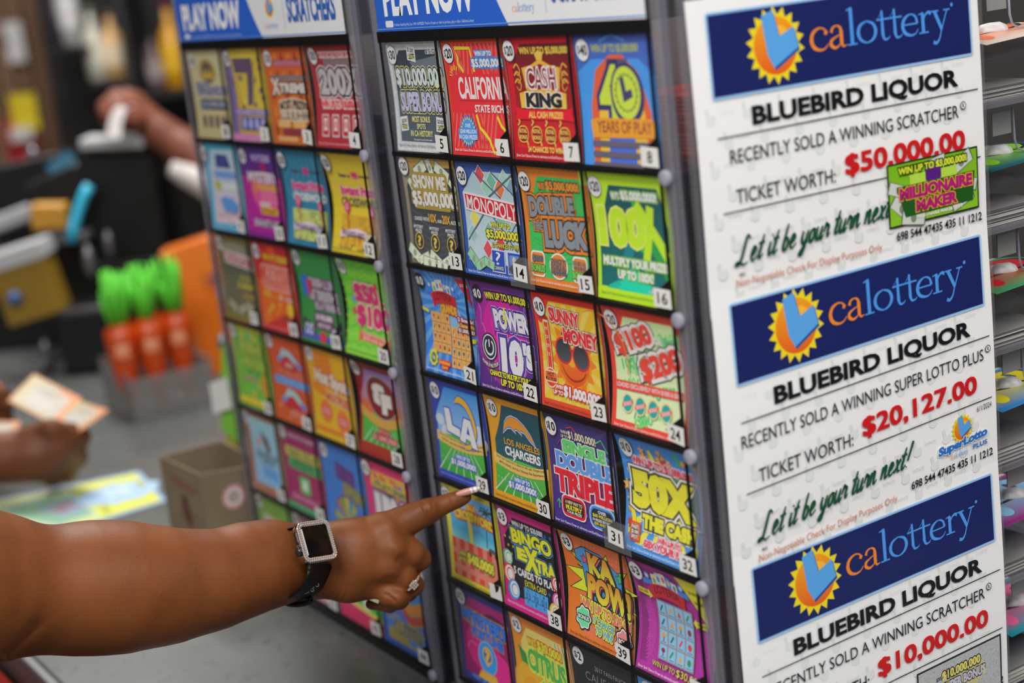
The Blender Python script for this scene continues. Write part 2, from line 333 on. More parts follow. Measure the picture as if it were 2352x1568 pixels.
# ------------------------------------------------------------------ ticket faces
def bg(a, c, c2=None, foil=0.0): a.r(0, 0, 100, 100, c, foil, c2)
def k5(a):
    bg(a, '#9aa1a4', '#a9b0b2', .45); a.r(3, 2, 97, 4, '#c8cfcf', .9); a.r(3, 94, 97, 99, '#c2c8c4', .9); a.r(2, 3, 5, 96, '#bcc4c6', .8); a.r(95, 3, 98, 96, '#bcc4c6', .8)
    a.p([(24, 9), (94, 9), (94, 91), (9, 91), (9, 24)], '#2b333b', 0, '#47525c'); a.p([(40, 20), (94, 14), (94, 26), (50, 27)], '#5b646e')
    for (x, y, w, h, t_, r_) in ((46, 12, 15, 14, '$1,000', 8), (17, 75, 14, 13, '$200', -6), (84, 75, 15, 13, '$500', 5)):
        q = [(x + (sx * w * math.cos(math.radians(r_)) - sy * h * math.sin(math.radians(r_))) / 2, y + (sx * w * math.sin(math.radians(r_)) + sy * h * math.cos(math.radians(r_))) / 2) for sx, sy in ((-1, -1), (1, -1), (1, 1), (-1, 1))]
        a.p(q, '#d9dedd', .9); a.t(t_, x - w * .36, y - h * .34, x + w * .36, y - h * .02, '#1c2126', rot=r_); a.r(x - w * .36, y + h * .02, x + w * .36, y + h * .36, '#20262b'); a.t('BONUS', x - w * .34, y + h * .06, x + w * .34, y + h * .33, '#d8d68a', rot=r_)
    a.t('$10,000,000', 12, 25, 98, 43, '#c3d6d4', ((.1, '#d4cf86'), (.065, '#20282f')), foil=.85, bold=.045)
    a.t('SUPER BONUS', 15, 46, 97, 64, '#b9b6e0', ((.1, '#d4cf86'), (.065, '#20282f')), foil=.6, bold=.05)
    a.t('MOST BONUS', 33, 68, 66, 73.4, '#d8d68a'); a.t('SPOTS', 41, 74.6, 57, 79.4, '#d8d68a'); a.t('IN CA HISTORY!', 29, 80.6, 69, 86, '#d8d68a')
    a.t('Top prize given 21 years. See rules for details.', 34, 88, 68, 90, '#c8ccce', res=1)
    wordmark(a, 74, 13, 93, 3.4, ('#e8e8e8', '#e8e8e8')); a.price('$30'); a.foot('#4a5054', 93)
def k6(a):
    bg(a, '#d94a24', '#cf3030'); a.r(4, 5, 97, 92, '#cf2a34')
    z0 = a.z
    for i in range(16):
        a.z = z0; x = 4 + i * 6.6; s = 1 if (i // 4) % 2 == 0 else -1
        q = clip([(x, 5), (x + 2.4, 5), (x + 2.4 + s * 7, 32), (x + s * 7, 32)], 4, 5, 97, 34); q and a.p(q, '#e2685a')
        q = clip([(x, 64), (x + 2.4, 64), (x + 2.4 - s * 8, 93), (x - s * 8, 93)], 4, 64, 97, 93); q and a.p(q, '#e2685a')
    a.z = z0 + a.dz * 3
    a.l([(31, 29), (24, 22), (25, 17), (22, 8.5), (47, 9), (49, 29)], 3, '#ecdc2c'); a.l([(44, 65), (49, 76), (56, 80), (64, 86), (70, 96), (88, 97)], 3, '#ecdc2c'); a.l([(78, 66), (84, 74), (92, 79), (88, 87), (88, 97)], 3, '#ecdc2c')
    a.t('WIN UP TO', 54, 11.5, 81, 15.8, '#eef2f6', ((.16, '#2f7fc6'),), bold=.05); a.t('$5,000,000!', 47, 18, 97, 26, '#eef2f6', ((.16, '#2f7fc6'),), bold=.05)
    a.rr(18, 31, 99, 53, 2, '#cf2a34'); a.t('CALIFORNIA', 19, 33, 99, 52, '#eeeaea', bold=.03); a.t('STATE RICHES', 43, 56.5, 98, 63, '#f0ecec', bold=.03)
    for i in range(7): t = math.radians(190 + 18 * i); a.l([(17 + 6 * math.cos(t), 33 + 6 * math.sin(t)), (17 + 10 * math.cos(t), 33 + 10 * math.sin(t))], 1, '#ecdc2c')
    a.s_(29, 79, 11.5, 15, 20, '#3a7fc4'); a.s_(29, 79, 9.5, 12.5, 20, '#ecdc2c'); a.e(29, 79, 10, 10, '#3f86cc'); a.r(13, 77, 45, 86, '#3f86cc')
    a.t('OVER', 24.5, 72.6, 34, 76, '#f2f2f2'); a.t('$240 MILLION', 16, 77.6, 43, 81.4, '#f2f2f2'); a.t('IN CASH PRIZES!', 14, 82.2, 44, 86, '#f2f2f2')
    a.price('$20'); a.side('#f2e6e6', 97); a.foot('#f4eeee', 94)
def gold_scroll(a, x, y, s=1):
    for k in range(3): a.l([(x, y + 6 * k), (x + 5 * s, y - 3 + 6 * k), (x + 9 * s, y + 2 + 6 * k), (x + 6 * s, y + 6 + 6 * k), (x + 2 * s, y + 3 + 6 * k)], (1.6, .6), '#c99a3c', smooth=True)
def k7(a):
    bg(a, '#c01828', '#a4141f'); a.p([(24, 7), (94, 7), (94, 60), (8, 60), (8, 26)], '#571018', 0, '#8a1820'); a.r(6, 62, 95, 90, '#9b1a22', 0, '#b82026')
    a.t('WIN UP TO $5,000,000!', 22, 9.5, 93, 16, '#e0c24e', ((.06, '#4a2c10'),), bold=.04)
    a.p([(26, 44), (22, 26), (36, 24), (50, 19), (64, 24), (78, 26), (74, 44)], '#c99a34'); a.p([(46, 20), (44, 15), (50, 12), (56, 15), (54, 20)], '#e2bd52')
    a.p([(30, 44), (27, 28), (50, 23), (73, 28), (70, 44)], '#7c1119')
    gold_scroll(a, 10, 26); gold_scroll(a, 88, 26, -1)
    for k in range(6): a.e(28 - .1 * k, 28 + 2.6 * k, 1.3, 1.3, '#f1e2a0'); a.e(72 + .1 * k, 28 + 2.6 * k, 1.3, 1.3, '#f1e2a0')
    a.t('CASH', 29, 26, 71, 42.5, '#7c1119', ((.075, '#f4eef0'),), bold=.0)
    a.p([(16, 46), (32, 43.5), (50, 43), (68, 43.5), (84, 46), (83, 58), (17, 58)], '#c8942c', 0, '#e8c85c'); a.t('KING', 25, 45.5, 77, 57.5, '#1d1a1a', ((.06, '#f0ece4'),), bold=.06)
    a.p([(8, 57), (20, 59), (80, 59), (92, 57), (90, 62), (93, 68), (80, 67), (20, 67), (7, 68), (10, 62)], '#c9152a'); a.t('ALL CASH PRIZES!', 27, 60.5, 77, 65.8, '#e6d06a', bold=.03)
    for i in range(4):
        x = 17 + 20.5 * i; a.rr(x - 8, 72, x + 8, 86, 6, '#c99a3c'); a.rr(x - 6.8, 73.2, x + 6.8, 84.8, 5, '#7a1218'); a.l([(x - 7, 72), (x - 4, 69), (x - 6, 67.5)], 1.6, '#d9b04c', smooth=True); a.l([(x + 5, 84), (x + 7, 88)], 2, '#d9b04c')
        a.t('ROYAL', x - 5.6, 74.6, x + 5.6, 78, '#dcc060', bold=.04); a.t('BONUS', x - 5.6, 79.6, x + 5.6, 83, '#dcc060', bold=.04)
    a.t('34 CHANCES TO WIN!', 24, 88.4, 76, 93, '#e6cf62', bold=.03); a.price('$20', x=9, y=12); a.foot('#f0d8d8', 95)
def k8(a):
    bg(a, '#3a4a9a', '#2f7fc0'); a.p([(0, 30), (20, 20), (80, 20), (100, 34), (100, 100), (0, 100)], '#3f86cc'); a.p([(14, 100), (14, 55), (24, 28), (44, 17), (60, 17), (78, 30), (90, 60), (90, 100)], '#c0522e')
    a.p([(22, 100), (24, 60), (32, 40), (50, 32), (70, 40), (82, 60), (84, 100)], '#dcb43a'); a.p([(34, 100), (36, 56), (50, 46), (66, 56), (70, 100)], '#3c5cb4')
    a.t('WIN UP TO $5,000,000!', 22, 9, 82, 16, '#8f9a4c', bold=.04); a.l([(34, 7), (50, 3), (66, 7)], 2, '#4f94d4', smooth=True)
    a.p([(40, 20), (66, 20), (68, 28), (38, 28)], '#4a4460')
    a.t('4', 26, 24, 54, 66, '#a8b83a', ((.075, '#2a2a58'),), bold=.05); a.e(62, 46, 21, 23, '#2a2a58'); a.e(61, 45, 17.5, 19.5, '#a8b83a'); a.s_(61, 45, 13, 15, 18, '#5c6a3a'); a.e(61, 45, 12.4, 12.8, '#a8b83a')
    a.p([(54, 34), (59, 33), (61, 44), (68, 42), (69, 48), (57, 52)], '#34345c')
    a.p([(12, 66), (20, 64), (88, 64), (94, 66), (92, 78), (14, 79)], '#e0982c'); a.t('YEARS OF PLAY', 20, 66, 90, 75, '#7a4030', bold=.02)
    for y in (81, 89, 97): a.rr(13, y, 92, y + 4.6, 2, '#55505c'); 
    a.price('$40')
def bills(a, spots, c='#c5cdb8'):
    for x, y, w, r_ in spots:
        h = w * .44; co, si = math.cos(math.radians(r_)), math.sin(math.radians(r_))
        q = [(x + sx * w / 2 * co - sy * h / 2 * si, y + sx * w / 2 * si + sy * h / 2 * co) for sx, sy in ((-1, -1), (1, -1), (1, 1), (-1, 1))]
        a.p(q, '#5b6a58'); a.p([(x + (px - x) * .92, y + (py - y) * .88) for px, py in q], c); a.e(x, y, h * .28, h * .32, '#7d8a72')
def k13(a):
    bg(a, '#8f8470', '#6f6a58'); a.r(0, 0, 100, 12, '#b2924a', 0, '#8f7a44'); a.p([(26, 8), (97, 8), (97, 97), (6, 97), (6, 28)], '#34363a', 0, '#3e4146')
    for i in range(9): a.l([(8, 50 + 6 * i), (52, 60 + 6 * i), (96, 50 + 6 * i)], .9, '#4b4f55'); a.z -= a.dz * .8
    bills(a, ((36, 11, 26, -25), (76, 12, 26, 28), (56, 9, 20, 70), (16, 27, 16, 60), (92, 24, 14, 40)))
    a.rr(17, 13.5, 84, 48, 3, '#8d7c34'); a.t('SHOW ME', 20, 16, 80, 29, '#f2efe6', ((.07, '#a98f36'), (.035, '#5c4c1c')), bold=.05); a.t('$5,000,000!', 15, 31, 97, 46.5, '#f2efe6', ((.08, '#a98f36'), (.04, '#5c4c1c')), bold=.05)
    a.t('LOADED WITH', 14, 55.5, 40, 59, '#d9dad6'); a.t('10X', 41, 51.5, 56, 59.5, '#d8a63a', bold=.03); a.t('AND', 57, 56, 65, 59, '#d9dad6'); a.t('20X', 66, 51.5, 81, 59.5, '#d8a63a', bold=.03); a.t('MULTIPLIERS!', 82, 55.5, 99, 59, '#d9dad6')
    for x in (20, 50, 80):
        a.t('MYSTERY', x - 9, 63.5, x + 9, 66.6, '#c9ccd0'); a.t('PRIZE', x - 6, 67.4, x + 6, 70.4, '#c9ccd0'); a.e(x, 78, 8, 8, '#d8b64a'); a.e(x, 78, 7, 7, '#2c2e32'); a.t('?', x - 3.4, 73, x + 3.4, 83, '#e0c058', bold=.04)
    bills(a, ((10, 90, 24, 30), (28, 94, 22, -20), (50, 93, 24, 25), (70, 94, 22, -25), (90, 90, 22, 20), (38, 97, 24, 5), (62, 98, 20, 10)))
    a.price('$20', x=9, y=9); a.foot('#f0f0ea', 93)
def k14(a):
    bg(a, '#2e4a86', '#2b4f9c'); a.p([(30, 8), (92, 8), (95, 88), (6, 88), (6, 28)], '#8fa6ae', 0, '#a3b4ba')
    for i, (x, y, c) in enumerate(((40, 11, '#b8434a'), (58, 16, '#5f9c84'), (80, 13, '#8fb0a0'), (70, 22, '#c46a3c'), (48, 22, '#7fb098'), (90, 20, '#6c8aa0'), (22, 50, '#d0c25a'), (44, 60, '#6c9a8c'), (16, 64, '#7fa6a0'), (40, 76, '#b8434a'), (62, 70, '#c0343e'), (84, 56, '#88a8a0'), (66, 50, '#6fa08c'))):
        a.p([(x, y - 9), (x + 9, y), (x, y + 9), (x - 9, y)], '#d4dadd'); a.p([(x, y - 8), (x + 8, y), (x, y + 8), (x - 8, y)], c); a.z -= a.dz
    for q in (((30, 8), (70, 30)), ((60, 8), (95, 28)), ((95, 8), (50, 30)), ((8, 70), (40, 44)), ((50, 44), (95, 80)), ((95, 46), (60, 80))): a.l(q, 1.4, '#46566a')
    a.p([(8, 27), (96, 33), (97, 51), (9, 43)], '#f2eeee'); a.p([(10, 29), (94.6, 34.6), (95.4, 49), (10.8, 41.4)], '#b5202e'); a.t('MONOPOLY', 12.5, 32.4, 93, 45.6, '#f4f0f0', rot=3.8, bold=.015)
    a.t('WIN UP TO', 48, 51.5, 80, 56, '#e4de3e', ((.05, '#20242a'),), bold=.035); a.t('$5,000,000!', 40, 58, 95, 66.5, '#e4de3e', ((.06, '#20242a'),), bold=.045); a.t('32 CHANCES TO WIN!', 48, 69, 94, 73, '#e4de3e', ((.05, '#20242a'),), bold=.02)
    for x, t_ in ((57, 'CHANCE'), (83, 'COMMUNITY')): a.r(x - 11, 75, x + 11, 95, '#b9c3cf'); a.r(x - 10, 76, x + 10, 94, '#2542a0'); a.t(t_, x - 7.5, 89.4, x + 7.5, 92.4, '#ece46a')
    a.t('?', 53, 77, 61, 88, '#f2f2f4', bold=.0); a.rr(76, 78, 91, 87, 2, '#4f8fd8'); a.e(83, 82, 3, 3, '#e8e4c8'); bills(a, ((16, 86, 22, 40), (28, 90, 20, -25), (42, 88, 18, 15)), '#7fb08c')
    a.r(0, 95.4, 100, 100, '#2b4f9c'); a.price('$20'); a.side('#f2f2f2', 97.5); a.foot('#eef0f4', 96)
def k15(a):
    bg(a, '#e0822a', '#d57a2c'); a.r(90, 0, 100, 12, '#a8c832'); a.p([(28, 8), (90, 8), (94, 40), (94, 92), (6, 92), (6, 42), (10, 40), (10, 36)], '#2f9a48', 0, '#37a24e')
    for k in range(5):
        a.l([(12 + 4 * k, 60 + 4 * k), (40, 66 + 4 * k), (70, 61 + 4 * k), (92, 66 + 4 * k)], .6, '#278a40', smooth=True); a.z -= a.dz * .8
    a.t('WIN UP TO', 27, 13, 38, 19, '#e08a30', ((.12, '#3a3030'),), bold=.06); a.t('$5,000,000!', 39, 11.5, 87, 19.5, '#e08a30', ((.12, '#4a3428'),), bold=.05)
    a.t('DOUBLE', 9, 24, 76, 42, '#72787e', ((.17, '#2c2a28'), (.14, '#e8862c'), (.055, '#2c2a28')), bold=.06, rot=-2)
    a.t('LUCK', 29, 43, 93, 66, '#72787e', ((.17, '#2c2a28'), (.14, '#e8862c'), (.055, '#2c2a28')), bold=.07, rot=-2); a.t('THE', 13, 46, 27, 53, '#72787e', ((.2, '#2c2a28'), (.16, '#e8862c'), (.05, '#2c2a28')), bold=.05)
    for x in (17, 79): a.rr(x - 10.5, 70.5, x + 10.5, 92, 4, '#eceae4'); a.rr(x - 9, 72, x + 9, 90.5, 3.4, '#e8882e')
    a.e(48, 81, 13.5, 11, '#eceae4'); a.e(48, 81, 12, 9.6, '#e8882e')
    a.t('$200', 9, 74.5, 25, 80, '#5a6066', ((.06, '#33302e'),), bold=.05); a.t('BONUS', 6.6, 81.5, 27.4, 88, '#62b048', ((.07, '#2c3a26'),), bold=.05)
    for i, t_ in enumerate(('CHANCE TO', 'DOUBLE ALL', 'WINNINGS!')): a.t(t_, 36.6, 75 + 4.6 * i, 59.4, 79 + 4.6 * i, '#5a6066', ((.05, '#33302e'),), bold=.03)
    a.t('DOUBLE ALL', 69.5, 74, 88.5, 77.5, '#5a6066', bold=.03); a.t('WINNINGS', 69.5, 78, 88.5, 81.5, '#5a6066', bold=.03); a.t('BONUS', 68.6, 82.5, 89.4, 88.5, '#62b048', ((.07, '#2c3a26'),), bold=.05)
    a.price('$20', x=9); a.foot('#f4ece4', 94)
def k16(a):
    bg(a, '#a6cc22', '#9cc424'); a.p([(26, 10), (88, 10), (95, 40), (95, 90), (5, 90), (5, 46)], '#10454c', 0, '#0f5a58')
    for q, c in ((((60, 12), (66, 12), (40, 88), (24, 88)), '#146e74'), (((52, 18), (60, 18), (66, 60), (58, 60)), '#249a3a'), (((70, 40), (94, 70), (94, 84), (64, 50)), '#1c8440')): a.p(q, c)
    a.e(50, 98, 42, 16, '#149a80'); a.r(0, 91, 100, 100, '#a6cc22'); a.s_(50, 96, 20, 24, 30, '#12b08e'); a.r(0, 91.5, 100, 100, '#a6cc22')
    a.t('WIN UP TO', 27, 15, 38, 21, '#dfe3e0', ((.12, '#6a9a2a'),), bold=.05); a.t('$5,000,000!', 40, 13.5, 86, 21.5, '#dfe3e0', ((.12, '#6a9a2a'),), bold=.06)
    a.t('100', 6, 27, 66, 58, '#aed228', ((.04, '#e0e47a'),), bold=.06); a.l([(58, 23), (93, 62)], 9, '#aed228'); a.l([(76, 24), (66, 66)], 9, '#aed228')
    a.t('MULTIPLY YOUR PRIZES', 9, 66, 93, 73, '#e4e8e4', ((.12, '#6a9a2a'),), bold=.05); a.t('UP TO 100X!', 28, 75.5, 74, 82.5, '#e4e8e4', ((.12, '#6a9a2a'),), bold=.05)
    a.price('$20', x=8, y=12); wordmark(a, 68, 90, 84, 2.4, ('#d8e8e0', '#d8e8e0')); a.foot('#6c8a1c', 93.5)
def card_icons(a, x0, y0, w, h, n, m, board, cell=None, seed=1):
    rnd = random.Random(seed); a.r(x0, y0, x0 + w, y0 + h, board)
    cw, ch = w / n, h / m; cs = ('#2c7a4a', '#b8323a', '#5a3c2a', '#2a5a6a', '#7a2a3a', '#c08a2a'); z0 = a.z
    for j in range(m):
        for i in range(n):
            x, y = x0 + (i + .5) * cw, y0 + (j + .5) * ch; a.z = z0
            if cell: a.r(x - cw * .42, y - ch * .44, x + cw * .42, y + ch * .44, cell)
            c = cs[rnd.randrange(6)]; k = rnd.randrange(4)
            if k == 0: a.e(x, y, cw * .22, ch * .24, c, n=10)
            elif k == 1: a.e(x, y - ch * .1, cw * .24, ch * .16, c, n=10); a.r(x - cw * .05, y, x + cw * .05, y + ch * .28, '#4a3426')
            elif k == 2: a.l([(x - cw * .2, y + ch * .22), (x + cw * .15, y - ch * .25)], cw * .16, c)
            else: a.p([(x, y - ch * .28), (x + cw * .22, y + ch * .2), (x - cw * .22, y + ch * .2)], c)
            if cell: a.r(x - cw * .3, y + ch * .32, x + cw * .3, y + ch * .37, '#3a5a72')
    a.z = z0 + a.dz * 4
    if not cell:
        for i in range(1, n): a.l([(x0 + i * cw, y0), (x0 + i * cw, y0 + h)], .5, '#8a6236')
        for j in range(1, m): a.l([(x0, y0 + j * ch), (x0 + w, y0 + j * ch)], .5, '#8a6236')
def loteria_head(a, cx, y, k, sub=False):
    for i in range(5):
        x = cx + (i - 2) * 6 * k; dy = abs(i - 2) ** 2 * .9 * k; a.p([(x - 3 * k, y + dy), (x + 3 * k, y + dy + (.6 * (i - 2))), (x + 3.6 * k, y + 11 * k + dy), (x - 3.6 * k, y + 11 * k + dy)], ('#e4dfb0', '#cfe0ea', '#e8e4d0', '#4a78c8', '#d8e0e4')[i]); a.e(x, y + 5 * k + dy, 1.6 * k, 2.6 * k, ('#6a8a4a', '#3a6ab0', '#b04a4a', '#d8c060', '#3a7a5a')[i], n=10)
    for s in (-1, 1): a.e(cx + s * 20 * k, y + 6 * k, 3 * k, 3 * k, '#3f78c8'); a.e(cx + s * 20 * k, y + 6 * k, 1.8 * k, 1.8 * k, '#dfe8f2'); a.p([(cx + s * 15 * k, y + 9 * k), (cx + s * 27 * k, y + 9 * k), (cx + s * 27 * k, y + 14 * k), (cx + s * 15 * k, y + 13 * k)], '#3f78c8')
    q = [(cx + 25 * k * math.sin(t), y + (10 + 5 * (1 - math.cos(t)) * 2) * k) for t in np.linspace(-1, 1, 9)]
    a.p(q + [(px * .9 + cx * .1, py + 11 * k) for px, py in q[::-1]], '#b01c2c'); a.t('LOTERIA', cx - 15 * k, y + 12 * k, cx + 15 * k, y + 19 * k, '#5a1018', arc=1.6 * k, bold=.02)
def k21(a):
    bg(a, '#3f86d4', '#3070c4'); a.rays(50, 30, 120, 26, '#6aa8e4', duty=.42); a.e(52, 44, 20, 16, '#8fc0ec')
    a.p([(74, 3), (97, 3), (97, 30)], '#b01c2c'); a.k(82, 8, 96, 11, '#f0e0e0', rot=45); loteria_head(a, 45, 8, 1.1)
    a.t('GRANDE', 36, 32, 66, 41, '#e8b23a', ((.12, '#7a2a1c'), (.06, '#c04a20')), bold=.06, arc=1.5)
    card_icons(a, 16, 41, 34, 38, 4, 4, '#c99a58', seed=3); card_icons(a, 52, 52, 34, 38, 4, 4, '#c99a58', seed=8)
    for i, (t_, c) in enumerate((('2 Boards!', '#f0f0f0'), ('6 Chances to Win', '#e8d84a'), ('$1,000,000!', '#f0f0f0'))): a.t(t_, 67, 41 + 5.2 * i, 96, 45 + 5.2 * i, c, ((.22, '#8a1c3c'),), bold=.04)
    a.p([(2, 38), (14, 40), (14, 43), (2, 41)], '#d8cc3a'); a.p([(86, 60), (98, 58), (98, 62), (86, 64)], '#d8cc3a')
    a.s_(18, 85, 7, 8.5, 9, '#d8cc3a'); a.e(18, 85, 5, 5, '#3a6a5a'); a.t('Free', 15, 82, 21, 87, '#e8e4a0'); a.r(28, 85, 50, 90, '#c8342c'); a.t('Double Bonus', 29, 86, 49, 89, '#e8d84a', bold=.03); a.r(34, 90, 46, 94, '#c8342c'); a.t('Spot!', 35, 90.6, 45, 93.4, '#e8d84a')
    a.price('$10', False, x=9, y=12); a.foot('#f0f2f6', 94.5); a.side('#e8eef8', 97.5)
def bolt(a, x, y, c, s=1, seed=0):
    r_ = random.Random(seed); q = [(x, y)]
    for k in range(6): q.append((q[-1][0] + r_.uniform(-4, 4) * s, q[-1][1] + 5 * s))
    a.l(q, (1.1 * s, .3), c)
def k22(a):
    bg(a, '#5c2a7a', '#4a2470'); a.e(45, 50, 46, 44, '#8a2482'); a.e(46, 48, 34, 34, '#b01f84'); a.e(48, 40, 22, 20, '#c4228a'); a.e(54, 62, 22, 16, '#c0208a')
    for i, (x, y) in enumerate(((8, 20), (20, 70), (45, 66), (88, 16), (92, 50), (70, 74), (12, 40), (60, 72), (30, 68), (80, 70))): bolt(a, x, y, '#b98ad0', .8, i)
    a.t('WIN UP TO $1,000,000!', 24, 9.5, 96, 17, '#f0e83a', ((.15, '#1e1428'),), bold=.05, sh=.0, arc=.8)
    a.p([(30, 22), (90, 22), (95, 50), (86, 45), (34, 45), (32, 50)], '#4a2a86'); a.t('POWER', 34, 24, 91, 42, '#eeeef2', ((.11, '#d8d4e8'), (.085, '#4a2a86')), bold=.06, sh=-.08); a.p([(52, 22), (49, 33), (53, 33), (49, 45), (56, 31), (52, 31), (55, 22)], '#e4dc2c')
    a.t("10", 40, 49, 77, 83, '#ededf1', ((.1, '#c9c4e4'), (.082, '#4a2a86')), bold=.07); a.t("'S", 77, 50, 95, 73, '#ededf1', ((.1, '#c9c4e4'), (.08, '#4a2a86')), bold=.08)
    a.e(21, 61, 13, 13, '#1c1a2a'); a.e(21, 61, 11.6, 11.6, '#e8e8ee'); a.e(21, 61, 10.4, 10.4, '#1c2034'); a.l([(21 + 7 * math.sin(t), 61 - 7 * math.cos(t)) for t in np.linspace(.6, 5.68, 18)], 1.9, '#eeeef2'); a.l([(21, 54), (21, 61)], 1.9, '#eeeef2')
    a.t('POWER UP MULTIPLIER', 8, 74, 35, 77.6, '#eeeef2', ((.12, '#1c1a2a'),), arc=-4)
    a.t('CHANCE TO MULTIPLY YOUR PRIZE', 20, 83 - 2, 97, 86, '#f0e83a', ((.13, '#1e1428'),), bold=.05); a.t('UP TO 10X!', 38, 87, 78, 93.4, '#f0e83a', ((.13, '#1e1428'),), bold=.05)
    a.price('$10', False, x=12); a.side('#e8e0f0', 97.5); a.foot('#f4f0f8', 96)
def k23(a):
    bg(a, '#cc2a26', '#d0442a'); a.p([(26, 7), (92, 7), (97, 14), (97, 93), (5, 93), (5, 34)], '#f2c02a', 0, '#f6d23c'); a.rays(52, 52, 90, 18, '#f8dc66', 5, 8, 97, 93, .45)
    a.l([(90 - 40 * math.cos(t), 46 - 38 * math.sin(t)) for t in np.linspace(1.2, 3.4, 14)], 1.2, '#f09a3a')
    a.s_(52, 53, 24, 34, 13, '#f08a20', .2); a.s_(52, 53, 22, 28, 13, '#f4a42a', .45); a.e(52, 52, 24, 25, '#f2a02a', col2='#e0521c'); a.e(51, 44, 17, 14, '#f8c838', col2='#f2a02a'); a.e(50, 38, 10, 6, '#fae27a'); a.e(50, 56, 6, 5, '#f6b838')
    for x, y in ((39, 48), (64, 51)): a.e(x, y, 12.4, 11.6, '#c01c2c'); a.e(x, y, 10.8, 10, '#26282c', col2='#44474c')
    a.l([(49, 46), (54, 47)], 2.2, '#c01c2c'); a.l([(38, 34), (42, 32.4), (45, 34)], 1.6, '#5a4a3a', smooth=True); a.l([(55, 34), (59, 33.6), (61, 36)], 1.6, '#5a4a3a', smooth=True)
    a.l([(34, 60), (42, 69), (53, 72), (64, 69), (70, 63)], (.6, 1.4, 1.6, 1.4, .6), '#8a2a10', smooth=True)
    a.t('SUNNY', 24, 12.5, 69, 25, '#c21e2e', ((.1, '#4a3440'), (.07, '#ecdcc8')), bold=.05, rot=2); a.t('MONEY', 42, 28, 92, 41, '#c21e2e', ((.1, '#4a3440'), (.07, '#ecdcc8')), bold=.05, rot=2)
    a.l([(17, 24), (17, 68)], 9, '#8a2416'); a.e(17, 24, 4.5, 4.5, '#8a2416'); a.l([(17, 24), (17, 68)], 7.6, '#f2d8c0'); a.l([(17, 26), (17, 66)], 5.6, '#d8421e'); a.e(17, 74, 9, 9, '#f2d8c0'); a.e(17, 74, 7.6, 7.6, '#d23a20'); a.rr(7.6, 68, 27, 78, 2, '#f0dcc8'); a.rr(8.4, 69, 26.2, 77, 2, '#d66a2a'); a.t('HOT', 12, 69.5, 22, 73, '#3a1c10', bold=.03); a.t('MULTIPLIER', 9, 73.6, 25.6, 76.4, '#3a1c10')
    for i, t_ in enumerate(('10X', '5X', '2X', '1X')): a.t(t_, 14.6, 30 + 7.4 * i, 19.4, 33 + 7.4 * i, '#f6e6b0', bold=.02)
    a.t('WIN', 24, 78.5, 35, 82, '#f4f0ee', ((.16, '#b82a24'),), bold=.04); a.t('UP TO', 20, 83.4, 35, 87, '#f4f0ee', ((.16, '#b82a24'),), bold=.04); a.t('$1,000,000!', 36, 78, 93, 88.5, '#f4f0ee', ((.1, '#b82a24'),), bold=.06, rot=1)
    a.price('$10', x=12); a.foot('#5a2a12', 95); a.side('#c03a2a', 97.5)
def k24(a):
    bg(a, '#ee4632', '#ea4a3a'); a.p([(28, 8), (90, 8), (95, 14), (95, 90), (91, 94), (6, 94), (6, 40)], '#c4dca0', 0, '#cfdcb0'); r_ = random.Random(4)
    for i in range(26):
        x, y = r_.uniform(10, 84), r_.uniform(12, 88); a.t(r_.choice(('$100', '$200', '100', '200')), x, y, x + 17, y + 9, r_.choice(('#3f9c60', '#6fb868', '#4fa870')), bold=.03, rot=r_.uniform(-20, 20)); a.z -= a.dz * .9
    a.t('$100', 10, 17, 62, 36, '#ee4a3c', ((.17, '#3a4038'), (.13, '#e6e0dc')), bold=.06, rot=-18); a.t('$200', 40, 33, 95, 54, '#ee4a3c', ((.17, '#3a4038'), (.13, '#e6e0dc')), bold=.06, rot=-18); a.t('OR', 64, 20, 74, 26, '#f0f0ea', ((.12, '#8fbc7a'),), bold=.05)
    a.p([(6, 62), (94, 60), (94, 67), (6, 69.4)], '#e84438'); a.t('LOADED EXCLUSIVELY WITH $100S & $200S', 7, 62.6, 93, 67, '#f6e4e0', rot=-1.2, bold=.03)
    for i in range(4): x = 22 + 17 * i; a.e(x, 79, 7.4, 8, '#d6c08a'); a.e(x, 79, 6, 6.6, '#178a84'); a.p([(x - 7, 79.6), (x + 7, 75.6), (x + 7, 79), (x - 7, 83)], '#ee6a5c'); a.t('BONUS', x - 5, 77.8, x + 5, 80.8, '#f6e8e4', rot=-16)
    a.price('$20', x=12, y=12); a.foot('#f6dcd8', 96)
def football_field(a, y0, seed=0):
    a.r(6, y0, 94, 92, '#4a9a3c', 0, '#2f8a34'); a.e(50, y0 + 1, 46, 5, '#4a9a3c')
    for i in range(7): x = 50 + (i - 3) * 9; a.l([(50 + (x - 50) * .55 * 1.4, y0 + 10), (50 + (x - 50) * 1.7, 92)], (.6, 1.3), '#dfe8da')
    for i in range(14): a.l([(10 + 6 * i, 78 + .25 * i), (10 + 6 * i, 80 + .25 * i)], .6, '#cfe0c8'); a.z -= a.dz * .8
def ribbon2(a, y, lines, c='#c9ae62'):
    q = [(4 + 92 * t, y + 5 * math.sin(PI * t) - 2) for t in np.linspace(0, 1, 11)]; a.p(q + [(x, yy + 10) for x, yy in q[::-1]], c, 0, '#b89a50')
    for i, t_ in enumerate(lines): a.t(t_, 9 + 4 * i, y + 1.2 + 4.4 * i, 92 - 4 * i, y + 4.4 + 4.4 * i, '#3a2e18', arc=-3.2, res=1)
def win1m(a, y=77, c='#f2f2f6', o='#3a62c0'): a.t('WIN UP TO', 38, y, 64, y + 4, c, ((.16, o),), bold=.04); a.t('$1,000,000!', 28, y + 5, 74, y + 11.4, c, ((.13, o),), bold=.05)
